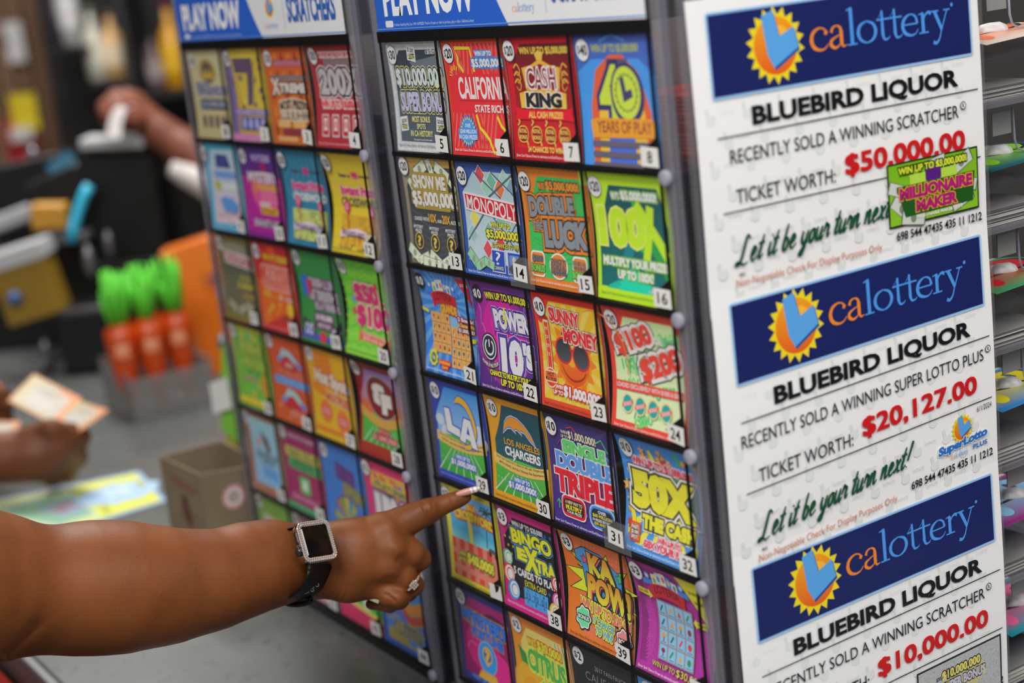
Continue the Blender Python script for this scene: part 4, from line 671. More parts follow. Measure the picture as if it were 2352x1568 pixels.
def k19(a):
    bg(a, '#237a3c', '#1f7a36'); a.p([(4, 74), (30, 82), (38, 94), (66, 94), (72, 82), (96, 70), (96, 97), (4, 97)], '#22263a'); a.r(0, 90, 100, 97, '#3a4a9a'); a.k(28, 30, 86, 40, '#d8d0dc', ((.1, '#4a2a4a'),), bold=.07); a.k(26, 42, 92, 54, '#dcd4e0', ((.1, '#4a2a4a'),), bold=.08); a.k(36, 55, 96, 63, '#d8d0dc', ((.1, '#4a2a4a'),), bold=.06); a.p([(10, 30), (24, 28), (26, 48), (12, 52)], '#2f5ab8'); a.p([(22, 34), (32, 32), (32, 46), (24, 52)], '#b02a4a'); a.rr(32, 66, 78, 84, 3, '#4a2a4a'); a.t('$100,000', 36, 68, 74, 75, '#d8d0dc', bold=.05); a.k(40, 77, 72, 82, '#d8d0dc', bold=.04); a.e(52, 92, 8, 6, '#b82a4a')
    for x in (14, 24, 78, 90): a.e(x, 86, 5, 6, '#c8ccd8'); a.e(x, 86, 3, 3.6, '#3a4a9a')
    a.price('$10', x=11, y=10)
def k20(a):
    bg(a, '#63b42c', '#74b83c')
    for j in range(12): a.l([(10 * i - 2, 6 + 8 * j + (4 if i % 2 else 0)) for i in range(12)], 1.6, ('#4aa43a', '#8cc440')[j % 2]); a.z -= a.dz * .7
    a.z += a.dz * 3; a.t('$50', 22, 26, 72, 50, '#b82a66', ((.1, '#3a6a3a'), (.07, '#ead0a8')), bold=.07); a.t('OR', 72, 42, 86, 50, '#d86a3a', ((.1, '#e8dcc0'),), bold=.05); a.t('$100', 22, 48, 92, 72, '#b82a66', ((.1, '#3a6a3a'), (.07, '#ead0a8')), bold=.07)
    a.p([(28, 74), (92, 78), (94, 90), (86, 86), (30, 83), (26, 88)], '#cc5a3a'); a.t('LOADED WITH ONLY', 32, 75.6, 88, 79, '#e8cfc0', rot=3, bold=.03); a.t('$50S AND $100S', 36, 80, 88, 84.4, '#e8cfc0', rot=3, bold=.03)
    for x, y, c in ((18, 44, '#5a9ad8'), (16, 56, '#c83a4a'), (72, 26, '#c83a4a'), (90, 58, '#5a9ad8'), (92, 72, '#d8c03a')): a.s_(x, y, 2.6, 5, 5, c)
    a.price('$10', x=11, y=10); a.foot('#3f7a24', 94)
def k25(a):
    bg(a, '#9aa032', '#6a9c34'); a.r(8, 8, 94, 88, '#4f9c3c', 0, '#5aa83c'); r_ = random.Random(11)
    for i in range(26): a.e(r_.uniform(10, 92), r_.uniform(12, 84), 7, 6, r_.choice(('#6aae3a', '#3f9446', '#8cb43c', '#a8a23a', '#4aa85a')))
    a.k(24, 20, 86, 34, '#a8b84a', ((.08, '#6a8a2c'),), bold=.06); a.k(22, 38, 92, 52, '#9ab848', ((.08, '#6a8a2c'),), bold=.06); a.p([(20, 60), (60, 62), (60, 70), (20, 68)], '#8a8a5a'); a.e(80, 68, 12, 14, '#a8862c'); a.r(6, 88, 94, 96, '#c8b82c'); a.price('$5', x=11, y=10)
def k26(a):
    bg(a, '#b8481e', '#b85022')
    for y in (22, 68): a.e(52, y + 5, 28, 13, '#a82432'); a.p([(24, y + 6), (40, y - 8), (60, y - 6), (82, y + 8), (78, y + 12), (50, y)], '#8fb0b0'); a.p([(22, y + 4), (34, y + 2), (34, y + 8), (24, y + 10)], '#4a86c0'); a.p([(70, y + 4), (84, y + 8), (80, y + 14), (70, y + 10)], '#4a78b8')
    a.t('$$$', 42, 30, 60, 36, '#c0a090', bold=.05); a.k(20, 39, 88, 46, '#d88a74', bold=.05); a.r(8, 48, 97, 57, '#4f8ed0'); a.k(14, 50, 90, 55, '#9cc0e8', bold=.03); r_ = random.Random(2)
    for i in range(14): a.e(r_.uniform(14, 88), r_.uniform(82, 94), 2.6, 2, '#d0907a')
    a.rr(80, 80, 92, 94, 2, '#c83a4a'); a.price('$5', x=10, y=9)
def k27(a):
    bg(a, '#d0a020', '#d4ac24'); a.p([(20, 4), (58, 4), (58, 26), (40, 36), (16, 28)], '#d8861e')
    for k in range(3): a.l([(22, 10 + 7 * k), (36, 7 + 7 * k), (46, 14 + 7 * k), (56, 10 + 7 * k)], 1.2, '#c0501c', smooth=True)
    a.p([(6, 40), (94, 56), (94, 64), (6, 50)], '#d07a1e'); a.t('Hot Spots', 14, 26, 94, 47, '#e6dccc', ((.09, '#b04a22'),), bold=.07, rot=4); a.t('MULTIPLIER', 36, 49, 92, 59, '#b8502c', ((.09, '#e0cca8'),), bold=.05, rot=3)
    for x, y in ((32, 70), (70, 76)): a.e(x, y, 14, 13, '#d8862c'); a.e(x, y, 12, 11, '#d0703a'); a.r(x - 13, y - 5, x + 13, y + 5, '#c8403a'); a.t('WINNING', x - 11, y - 3.6, x + 11, y - .4, '#ecc8b8'); a.t('NUMBERS', x - 11, y + .4, x + 11, y + 3.6, '#ecc8b8')
    a.r(4, 88, 97, 93, '#cc7420'); a.price('$5', x=11, y=9)
def k28(a):
    bg(a, '#7a1620', '#8a2418'); a.p([(28, 9), (92, 9), (95, 30), (95, 86), (6, 86), (6, 40)], '#8a6aa8', 0, '#c8782c'); a.p([(8, 44), (95, 40), (95, 56), (8, 60)], '#b8583a'); football_field(a, 60)
    q = [(4 + 92 * t, 50 + 10 * math.sin(PI * t)) for t in np.linspace(0, 1, 11)]; a.p(q + [(x, y + 9) for x, y in q[::-1]], '#b0883c')
    a.e(52, 37, 32, 23.5, '#9a8a72'); a.e(52, 37, 30.4, 22, '#2c2420'); a.e(52, 37, 28.4, 20.4, '#7a1018'); a.t('S', 34, 22, 62, 46, '#dcd6ce', ((.05, '#2c1a16'),), bold=.09); a.t('F', 50, 32, 72, 54, '#dcd6ce', ((.05, '#2c1a16'),), bold=.09)
    a.t('WIN UP TO', 40, 70, 66, 74.6, '#c87a78', ((.16, '#7a2424'),), bold=.05); a.t('$1,000,000!', 30, 76, 80, 82.6, '#d08a86', ((.14, '#7a2424'),), bold=.05); a.r(4, 87, 97, 96, '#8a2a1c'); a.price('$10', x=10, y=10)
def k33(a):
    bg(a, '#8a5a3c', '#96624a'); a.rr(12, 8, 90, 90, 4, '#8fb6c0', 0, '#7fb2d8'); a.p([(44, 22), (60, 30), (66, 44), (56, 50), (46, 36)], '#5a4a42'); a.e(34, 38, 6, 6, '#b88064'); a.k(24, 48, 82, 58, '#4a5c64', bold=.05); a.k(34, 58, 72, 64, '#4a5c64', bold=.04); a.p([(36, 66), (76, 68), (80, 80), (40, 80)], '#5a96d0'); a.price('$3', x=9, y=11)
def k34(a):
    bg(a, '#8a1450', '#8c1652'); a.r(0, 0, 14, 20, '#3c8a4c'); a.r(20, 8, 94, 15, '#8a4a6a'); a.t('WIN UP TO $30,000', 22, 9, 92, 14, '#c8a4b8'); a.rr(8, 26, 96, 38, 3, '#b4b848'); a.k(14, 27, 90, 37, '#5a4a34', bold=.05); a.rr(12, 39, 97, 52, 3, '#3c9a50'); a.k(16, 40, 92, 51, '#2a5a38', bold=.05); a.rr(36, 58, 62, 78, 3, '#3aa04c'); a.r(42, 62, 56, 74, '#cfdccc'); a.k(10, 82, 92, 88, '#b88aa0', bold=.04); a.r(0, 93, 100, 100, '#3c8a5a'); a.price('$2', x=9, y=9)
def k35(a):
    bg(a, '#3068b0', '#2f6cb8'); a.t('BIG', 34, 24, 74, 42, '#5a2a72', ((.06, '#3a2a6a'),), bold=.09, rot=8); a.t('SPIN', 44, 44, 92, 60, '#7a7440', ((.06, '#5a5a3c'),), bold=.08, rot=8)
    a.e(50, 86, 34, 30, '#5a4a6a'); cs = ('#4a8a3c', '#b0923c', '#2f7a8a', '#8a8a3c', '#3a6a9a', '#a05a3c')
    for i in range(18): t0, t1 = 2 * PI * i / 18, 2 * PI * (i + 1) / 18; q = clip([(50, 86), (50 + 31 * math.cos(t0), 86 + 27 * math.sin(t0)), (50 + 31 * math.cos(t1), 86 + 27 * math.sin(t1))], 0, 0, 100, 99.5); len(q) > 2 and a.p(q, cs[i % 6]); a.z -= a.dz
    a.z += a.dz; a.r(0, 99.4, 100, 100, '#2f6cb8'); a.price('$5', x=11, y=12)
def k36(a):
    bg(a, '#c82a66', '#c42a6a'); r_ = random.Random(5); a.rr(14, 12, 94, 96, 4, '#d8a83a')
    for i in range(130): x, y = r_.uniform(14, 92), r_.uniform(12, 94); a.p([(x, y), (x + 4, y + 2), (x + 3, y + 7), (x - 1, y + 5)], r_.choice(('#d0306e', '#3a7ac0', '#d8a83a', '#d8602c', '#d0306e'))); a.z -= a.dz * .9
    a.z += 1; a.t('WIN UP TO $40,000', 24, 22, 88, 30, '#5a6a5a', ((.14, '#c8b83a'),), bold=.05, rot=3); a.t('15X', 20, 36, 92, 78, '#dcd6da', ((.1, '#7a2a7a'), (.05, '#8a8a90')), bold=.09, rot=2); a.price('$2', x=10, y=11)
def k41(a):
    bg(a, '#5a8a34', '#8aa03c'); a.p([(14, 24), (90, 30), (94, 92), (20, 92)], '#a8a094'); a.e(50, 50, 26, 20, '#c0b4a8'); a.k(22, 38, 84, 54, '#8a6a5a', bold=.06); a.price('$1', x=11, y=11)
def k42(a):
    bg(a, '#7a4a54', '#b08a94'); a.rr(10, 14, 92, 90, 4, '#9c7a80'); a.k(18, 30, 86, 48, '#d8ccd0', bold=.06); a.r(8, 82, 96, 96, '#c08a9a'); a.price('$1', x=11, y=11)
def k43(a):
    bg(a, '#3aa04a', '#2f9a44'); a.e(50, 40, 30, 26, '#6ac06a'); a.k(18, 28, 84, 50, '#e8e4c8', ((.06, '#2a5a34'),), bold=.07); a.p([(0, 72), (100, 80), (100, 86), (0, 78)], '#c8b84a'); a.p([(0, 78), (100, 86), (100, 100), (0, 100)], '#b82a56'); a.e(66, 70, 10, 9, '#b0b8a8'); a.price('$1', x=11, y=11)
def k44(a):
    bg(a, '#2f5aa8', '#2a4f9c'); a.rr(10, 8, 94, 94, 3, '#8a7a3c'); 
    for k, c in enumerate(('#3a6ab0', '#b0702c', '#a03a34', '#3a5ca8', '#2f6ab8')): a.l([(12, 30 + 12 * k), (36, 22 + 12 * k), (60, 38 + 12 * k), (92, 30 + 12 * k)], 9, c, smooth=True)
    a.k(24, 70, 84, 84, '#3a5a6a', ((.08, '#8a7a3c'),), bold=.06); a.price('$1', x=11, y=11)
# ------------------------------------------------------------------ ticket dispensers
PRINT = print_mat('ticket_print', .36); CARD = print_mat('card_print', .45)
WINDOW = clear('clear_window_acrylic', (.992, .992, .995), .05, '#b8b8ba', .012, 1.3)
ACRYL = clear('clear_panel_acrylic', (.86, .86, .89), .1, '#8f8ca0', .035)
EDGE = clear('cut_acrylic_edge', (.86, .86, .91), .15, '#b2afb4', .2)
KNOB = clear('acrylic_knob', (.9, .9, .93), .1, '#b8b6c6', .5)
BLACK = mat('black_print', '#0b0b0c', .4, var=.2)
INNER_DARK = mat('shade_backing', '#1b1917', .6, var=.35, scale=18)  # dark colour imitates the shaded bin interior; the base plate shares it
WHITEP = mat('white_plastic', '#dcdad8', .4)
def dispenser(name, label, x0, cw, rh, rows, zt, depth, sub=(), knob_left=False):
    w = 4 * cw; base = Vector((x0 + w / 2, 0, CT)); T = thing(name, label, 'ticket dispenser', base)
    def loc(p): return (p[0] + x0 - base.x, p[1], p[2] - base.z)
    def box(m, a, b, mi=0): return m.box(loc(a), loc(b), mi)
    zb = -rows * rh
    box(MB(), (-.006, 0, zb - .008), (w + .012, .002, zt)).obj('clear_window', WINDOW, T)
    g = MB(); y0, y1 = -.0011, -.0003
    for r_ in range(rows + 1):
        h = .0023 if r_ else .004; box(g, (-.004, y0, -r_ * rh - h), (w + .004, y1, -r_ * rh + (h if r_ else .006)))
    for c in range(5): box(g, (c * cw - .0015, y0 - .0002, zb), (c * cw + .0015, y1, 0))
    for r_ in range(rows):
        for c in range(4):
            X, Z = (c + 1) * cw, -r_ * rh; q = [(X, Z - rh * .74), (X - cw * .22, Z - rh * .87), (X, Z - rh)]
            vs = [loc((x, y0 - .0001, z)) for x, z in q] + [loc((x, y1, z)) for x, z in q]
            g.add(vs, [(0, 1, 2), (5, 4, 3), (0, 3, 4, 1), (1, 4, 5, 2), (2, 5, 3, 0)])
    g.obj('printed_grid', BLACK, T)
    # header card
    a = Art(.02); H = zt - .006; hk = 100 / w; hh = H * hk
    a.r(0, 0, 100, hh, '#e3e4e7'); q = [(47 + 5 * t + 3 * t * t, hh * t) for t in np.linspace(0, 1, 8)]
    a.p([(0, 0)] + q + [(0, hh)], '#2a62cc'); a.t('PLAY NOW', 4, hh * .2, 43, hh * .78, '#f0f2f4', bold=.05)
    a.rr(4, hh * .84, 7.5, hh * .94, .4, '#e0e6f0'); a.t('Problem Gambling Help Line 1-800-GAMBLER. Must be 18 years or older to purchase, play or claim. California Lottery', 8, hh * .88, 42, hh * .94, '#a9c0ea', res=1)
    sunlogo(a, 61, hh * .42, hh * .22); wordmark(a, 57, hh * .82, 65, hh * .07, ('#f0a060', '#7aaade')); a.l([(69, hh * .15), (69, hh * .85)], .25, '#b8c4d4'); a.t('SCRATCHERS', 71, hh * .22, 96.5, hh * .74, '#2a62b8', bold=.04)
    a.l([(0, hh * .965), (100, hh * .965)], .25, '#6a96e0')
    a.mesh('header_card', lambda co: np.stack([x0 - base.x + co[:, 0] / hk, -.0012 - co[:, 2] * 1e-3, zt - co[:, 1] / hk - base.z], 1), CARD, T)
    # frame
    for s, X in ((0, -.013), (1, w + .004)):
        box(MB(), (X, -.001, zb - .01), (X + .009, .011, zt + .003)).obj('front_rail', EDGE, T, bevel=.002)
        XX = -.016 if s == 0 else w + .0155
        m = MB(); box(m, (XX, 0, zb - .01), (XX + .0025, depth, zt - .004)); m.obj('side_panel', ACRYL, T)
    m = MB(); box(m, (w + .0125, .0, zb - .01), (w + .018, .004, zt)); m.obj('panel_edge', EDGE, T)
    m = MB(); box(m, (w + .0125, .02, zb - .01), (w + .0155, .0235, zt)); m.obj('panel_edge', EDGE, T)
    for r_ in range(1, rows + 1):
        m = MB(); m.lathe([(.0058, 0), (.0062, .001), (.0062, .004), (.005, .0052)], n=16)
        o = m.obj('pivot_knob', KNOB, T); o.location = loc((w + .009, -.001, -r_ * rh - .002)); o.rotation_euler = (PI / 2, 0, 0)
        m = MB(); box(m, (-.012, .004, -r_ * rh - .0015), (w + .0155, depth, -r_ * rh + .0012)); m.obj('shelf', ACRYL, T)
        m = MB(); box(m, (w + .003, .002, -r_ * rh - .003), (w + .0155, .006, -r_ * rh + .002)); m.obj('shelf_edge', EDGE, T)
    box(MB(), (-.005, .031, zb), (3 * cw, .033, -.002)).obj('shade_backing', INNER_DARK, T)  # added sheet, coloured dark to imitate shade behind the tickets
    box(MB(), (3 * cw - .002, .033, zb), (3 * cw, depth, -.002)).obj('shade_divider', mat('shade_divider_grey', '#6f6a64', .5, var=.3, scale=14), T)  # added divider; its grey stands in for shade inside the bins
    box(MB(), (-.016, 0, CT), (w + .018, depth, max(CT + .002, zb - .0105))).obj('base_plate', INNER_DARK, T)
    # number stickers
    rn = random.Random(int(x0 * 100))
    nums = sub
    for r_ in range(rows):
        for c in range(4):
            n = nums[r_][c]; a = Art(.02); rot = rn.uniform(-4, 4); co_, si_ = math.cos(math.radians(rot)), math.sin(math.radians(rot))
            bx = [(-10.5, -7), (10.2, -7), (10.6, 6.8), (-10.4, 7)] if n % 3 else [(-9.4, -7), (10.2, -6.8), (10.4, 7), (-10.4, 6.2), (-8.4, 2), (-10.8, -1)]
            a.p([(x * co_ - y * si_, x * si_ + y * co_) for x, y in bx], '#e4e2df'); t_ = str(n)
            if n not in (37,): a.t(t_, -6 if len(t_) > 1 else -3, -4.3, 6 if len(t_) > 1 else 3, 4.3, '#0c0c0d', bold=.015, rot=rot)
            else: a.p([(-1, -7), (8, -7), (5, -2), (0, 1)], '#141414')
            cx, cy = c + .905 + rn.uniform(-.01, .01), r_ + .885
            if n in (14, 31): cx += .06; cy -= .0
            a.mesh('number_sticker', lambda q, cx=cx, cy=cy: np.stack([x0 - base.x + (cx + q[:, 0] / 100) * cw, -.0016 - q[:, 2] * 1e-3, -(cy + q[:, 1] / 100) * rh - base.z], 1), CARD, T)
            if n in (14, 31):
                m = MB(); box(m, ((cx - .17) * cw, -.0015, -(cy + .12) * rh), ((cx + .2) * cw, -.00135, -(cy - .13) * rh)); m.obj('clear_tape', clear('clear_tape', (.95, .95, .95), .25, '#d8d8d8', .07), T)
    return T
CUTS = [6, 14, 24, 34, 45, 56, 67, 77, 87, 94]
def ticket(n, x0, cw, rh, r_, c, label, group):
    a = Art(.03, 1.75); globals()['k%d' % n](a)          # ink reflectance: the printed colours as read in the photo, per unit of shop light
    rn = random.Random(n); bow = {21: .006, 39: .0068, 40: .0095, 30: .004, 32: .0085, 28: .0085, 12: .0095, 20: .0095, 24: .0065, 4: .006, 16: .004, 11: .005, 19: .005}.get(n, rn.uniform(.0018, .0032)); d0 = .003; sk = rn.uniform(.8, 1.0); X0, Z0 = x0 + c * cw, -r_ * rh
    cx, cz = X0 + cw / 2, Z0 - rh / 2
    def warp(co, k=1.0):
        yy = np.clip(co[:, 1] / 100, 0, 1); kn = np.array([0] + CUTS + [100]) / 100; d = np.interp(yy, kn, d0 + bow * np.sin(PI * kn ** sk))
        return np.stack([X0 + cw * (.012 + .976 * co[:, 0] / 100) - cx, d - co[:, 2] * 1e-3, Z0 - .0026 - (rh - .0052) * yy - cz], 1)
    a.v += [(0, 0, -.35), (100, 0, -.35), (100, 100, -.35), (0, 100, -.35)]; a.c += [(.75, .74, .72, 0)] * 4; a.f.append(tuple(len(a.v) - k for k in (1, 2, 3, 4)))
    o = a.mesh('lottery_ticket', warp, PRINT, None, cuts=CUTS)
    o.location = (cx, 0, cz); return tag(o, label, 'lottery ticket', group)
CW, RH = .1016, .10826
FX, FCW, FRH = -.4895, .10585, .1105
NEAR = [[5, 6, 7, 8], [13, 14, 15, 16], [21, 22, 23, 24], [29, 30, 31, 32], [37, 38, 39, 40], [45, 46, 47, 48]]
FAR = [[1, 2, 3, 4], [9, 10, 11, 12], [17, 18, 19, 20], [25, 26, 27, 28], [33, 34, 35, 36], [41, 42, 43, 44]]
near = dispenser('ticket_dispenser', 'clear acrylic ticket dispenser nearest the camera, with white winner signs on its right side', 0, CW, RH, 6, .066, .325, NEAR)
far = dispenser('ticket_dispenser', 'clear acrylic ticket dispenser farther left, behind the wrist with the watch', FX, FCW, FRH, 6, .059, .33, FAR)
LAB = {
 5: 'silver foil ticket with dark slate panel, top left of near dispenser',
 6: 'red ticket with yellow state outline and large white lettering, slot 6',
 7: 'dark red ticket with gold crown and black KING lettering, slot 7',
 8: 'blurred blue and gold ticket with big green 40 on an arch, slot 8',
 13: 'grey ticket with white five million lettering and three gold question marks, slot 13',
 14: 'blue board game ticket with a slanted red name banner, slot 14',
 15: 'green ticket with orange border and grey DOUBLE THE LUCK lettering',
 16: 'lime and teal ticket with huge lime 100X, slot 16',
 21: 'blue ticket with two tan picture boards and red ribbon, slot 21',
 22: 'purple ticket with large white POWER 10\'S lettering and power button, slot 22',
 23: 'yellow ticket with smiling sun in sunglasses and a thermometer, slot 23',
 24: 'green ticket with bright red border and red $100 or $200 numbers, slot 24',
 29: 'blue football ticket with white LA letters and yellow horn, above the pointing fingertip',
 30: 'gold bordered football ticket with lightning bolt emblem on dark teal, slot 30',
 31: 'dark purple ticket with SINGLE DOUBLE TRIPLE in green, blue and red',
 32: 'blue ticket covered in stars with huge yellow 50X, slot 32',
 37: 'yellow bordered beach ticket with surfboard and palm tree, beneath the pointing finger',
 38: 'black ticket with yellow BINGO EXTRA lettering and number balls, slot 38',
 39: 'orange comic style ticket with KA POW! on a blue burst, slot 39',
 40: 'magenta ticket with blue picture board and red ribbon, slot 40',
 45: 'dark blue and magenta ticket with a glowing crystal ball, bottom left of near dispenser',
 46: 'orange and yellow ticket with a cut orange and green CITRUS lettering',
 47: 'black ticket with faint grey fan favorite lettering, bottom row of near dispenser',
 48: 'blue and yellow ticket at the lower right corner of the near dispenser',
 1: 'blurred pale gold ticket with dark crown, top left of far dispenser',
 2: 'blurred gold ticket with large dark number 7, top row of far dispenser',
 3: 'blurred orange ticket with silver XTREME lettering, slot 3',
 4: 'blurred dark red ticket with silver 200X, slot 4',
 9: 'blurred pale blue and pink ticket with navy emblem, second row of far dispenser',
 10: 'blurred purple and pink mystery ticket, second row of far dispenser',
 11: 'blurred teal instant prize crossword ticket with white lettering',
 12: 'yellow instant prize crossword ticket with dark lettering, slot 12',
 17: 'blurred olive board game ticket with dull red banner, left of third row of far dispenser',
 18: 'blurred red and orange ticket with framed red lettering, third row of far dispenser',
 19: 'blurred green ticket with white lettering and poker chips, slot 19',
 20: 'lime zigzag ticket with magenta $50 or $100 numbers, slot 20',
 25: 'blurred leafy green ticket with yellow foot, left of fourth row of far dispenser',
 26: 'blurred orange ticket with blue band between two red bowls, fourth row of far dispenser',
 27: 'blurred yellow ticket with white Hot Spots lettering',
 28: 'red bordered football ticket with SF in a dark red oval, slot 28',
 33: 'blurred light blue ticket with brown border, left of fifth row of far dispenser',
 34: 'blurred magenta ticket with lime and green bands, behind the watch',
 35: 'blurred blue ticket with a colourful prize wheel, above the wrist',
 36: 'pink confetti ticket with white 15X, above the pointing hand',
 41: 'blurred pale green ticket at the lower left of the far dispenser, behind the forearm',
 42: 'blurred pinkish ticket in bottom row of far dispenser, mostly behind the wrist',
 43: 'blurred green ticket with red foot below the hand, bottom row of far dispenser',
 44: 'blurred blue ticket with gold and red waves below the fist, bottom right of far dispenser'}
for r_ in range(6):
    for c in range(4):
        ticket(NEAR[r_][c], 0, CW, RH, r_, c, LAB[NEAR[r_][c]], 'lottery tickets in the near dispenser')
        ticket(FAR[r_][c], FX, FCW, FRH, r_, c, LAB[FAR[r_][c]], 'lottery tickets in the far dispenser')
# folded ticket packs on the shelves of the right-hand bins
def pack(loc, w, d, h, cols, label, group, top=None, turn=0.0):
    m = MB(); n = max(6, int(h / .0011)); rn = random.Random(int(h * 1e5) + len(label))
    for i in range(n):
        z = h * i / n; j = rn.uniform(-.0014, .0014); k = rn.uniform(-.001, .001)
        m.box((-w / 2 + j, -d / 2 + k, z), (w / 2 + j, d / 2 + k, z + h / n * .72), 0 if i % 3 else 1)
    if top: m.box((-w / 2 + .001, -d / 2 + .001, h), (w / 2 - .001, d / 2 - .001, h + .0004), 2)
    o = m.obj('ticket_pack', [mat('paper_edge_' + cols[0][1:], cols[0], .7), mat('paper_edge_' + cols[1][1:], cols[1], .7)] + ([mat('paper_top_' + top[1:], top, .4)] if top else []))
    o.location = loc; o.rotation_euler = (0, 0, turn); return tag(o, label, 'ticket pack', group)
PK = [(('#b8503c', '#d8988a'), '#c8402c', 'coral'), (('#4a5a48', '#2c3430'), '#3a6a34', 'dull green'), (('#3a3634', '#6a6460'), '#4a2c24', 'dark brown'), (('#3a3c38', '#77766e'), '#26423a', 'grey edged'), (('#7a2018', '#301410'), '#a82c1c', 'dark red'), (('#54504c', '#2a2826'), '#5a3a2a', 'smoky')]
ORD = ('first', 'second', 'third', 'fourth', 'fifth', 'bottom')
for i, (cs, tp, nm) in enumerate(PK):
    pack((.3535, .105, -(i + 1) * RH + .0014), .094, .125, (.05, .03, .035, .04, .055, .03)[i], cs, 'folded %s ticket pack on the %s shelf inside the near dispenser' % (nm, ORD[i]), 'ticket packs inside the near dispenser', tp)
    pack((FX + 3.5 * FCW - .001, .105, -(i + 1) * FRH + .0014), .096, .12, .03 + .004 * (i % 3), (('#4a4642', '#2c2a28'), ('#3a3a3a', '#55504a'))[i % 2], 'folded grey ticket pack on the %s shelf inside the far dispenser' % ORD[i], 'ticket packs inside the far dispenser')
# the rear of the near dispenser: trays, rollers, strips and packs behind the signs
REAR = [('#c8b8ac', '#d86a3a', 'orange and white'), ('#125a64', '#8cc828', 'teal and lime'), ('#3f8a5a', '#c8202c', 'green and red'), ('#2f78b8', '#e0d028', 'blue and yellow'), ('#8a2a78', '#8cc0e2', 'magenta and blue'), ('#1f8a9a', '#e06a9a', 'turquoise and pink')]
RK = np.array([0, 8, 18, 28, 38, 48, 60, 72, 84, 94, 100]) / 100
for i, (c1, c2, nm) in enumerate(REAR):
    zb = -(i + 1) * RH
    R_ = thing('rear_tray', 'clear acrylic tray at the back of the near dispenser, holding the %s strip' % nm, 'tray', (.36, .40, zb), 'clear rear trays')
    MB().box((-.058, -.07, 0), (.055, .06, .0025)).obj('tray_floor', ACRYL, R_)
    MB().box((.0535, -.07, -.001), (.056, .06, .0045)).obj('tray_lip', EDGE, R_)
    MB().box((.03, .036, .0025), (.0325, .046, .038)).obj('tray_post', EDGE, R_)
    MB().hexa([(-.058, -.06, .036), (.055, -.06, .036), (.055, .06, .043), (-.058, .06, .043), (-.058, -.06, .039), (.055, -.06, .039), (.055, .06, .046), (-.058, .06, .046)]).obj('tray_top', ACRYL, R_)
    m = MB(); m.lathe([(.003, -.012), (.0075, -.011), (.0085, -.004), (.0085, .006), (.006, .011), (.003, .013)], n=18); o = m.obj('feed_roller', WHITEP, R_); o.location = (.012, .008, .0575); o.rotation_euler = (0, PI / 2, 1.1)
    q = [(.008, .1), (.009, .072), (.012, .063), (.02, .06), (.07, .06)]
    MB().tube([(.03, y_, z) for y_, z in q], .0011, 6).obj('cutout_edge', KNOB, R_)
    MB().box((.03, -.02, .078), (.031, .004, .098)).obj('paper_tab', mat('grey_tab', '#8f8d8b', .6), R_)
    a = Art(.04); a.r(0, 0, 100, 100, c1); a.r(4, 4, 96, 40, c1, 0, c2); a.t('100' if i % 2 else '50', 10, 34, 92, 78, c2, ((.07, '#222222'),), bold=.07); a.e(20, 20, 9, 9, c2); a.r(0, 86, 100, 92, '#d8d8d4')
    def wp(co, i=i):
        y = co[:, 0] / 100; s = -.045 + .1 * y; x = .05 - .1 * co[:, 1] / 100
        return np.stack([x, s, .0485 + np.interp(co[:, 1] / 100, RK, .0085 * np.cos((RK - .45) * 2.6)) + co[:, 2] * 1e-3 + .004 * y], 1)
    o = a.mesh('ticket_strip', wp, PRINT, None, cuts=[8, 18, 28, 38, 48, 60, 72, 84, 94]); o.location = (.36, .40, zb); tag(o, '%s ticket strip curling out over a clear rear tray' % nm, 'ticket strip', 'ticket strips on the rear trays')
    pack((.358, .385, zb + .0026), .1, .08, .012 + .003 * (i % 2), ('#b8b4b0', '#5a5860'), 'white edged pack of tickets in the rear tray with the %s strip' % nm, 'ticket packs in the rear trays', '#8a8886')
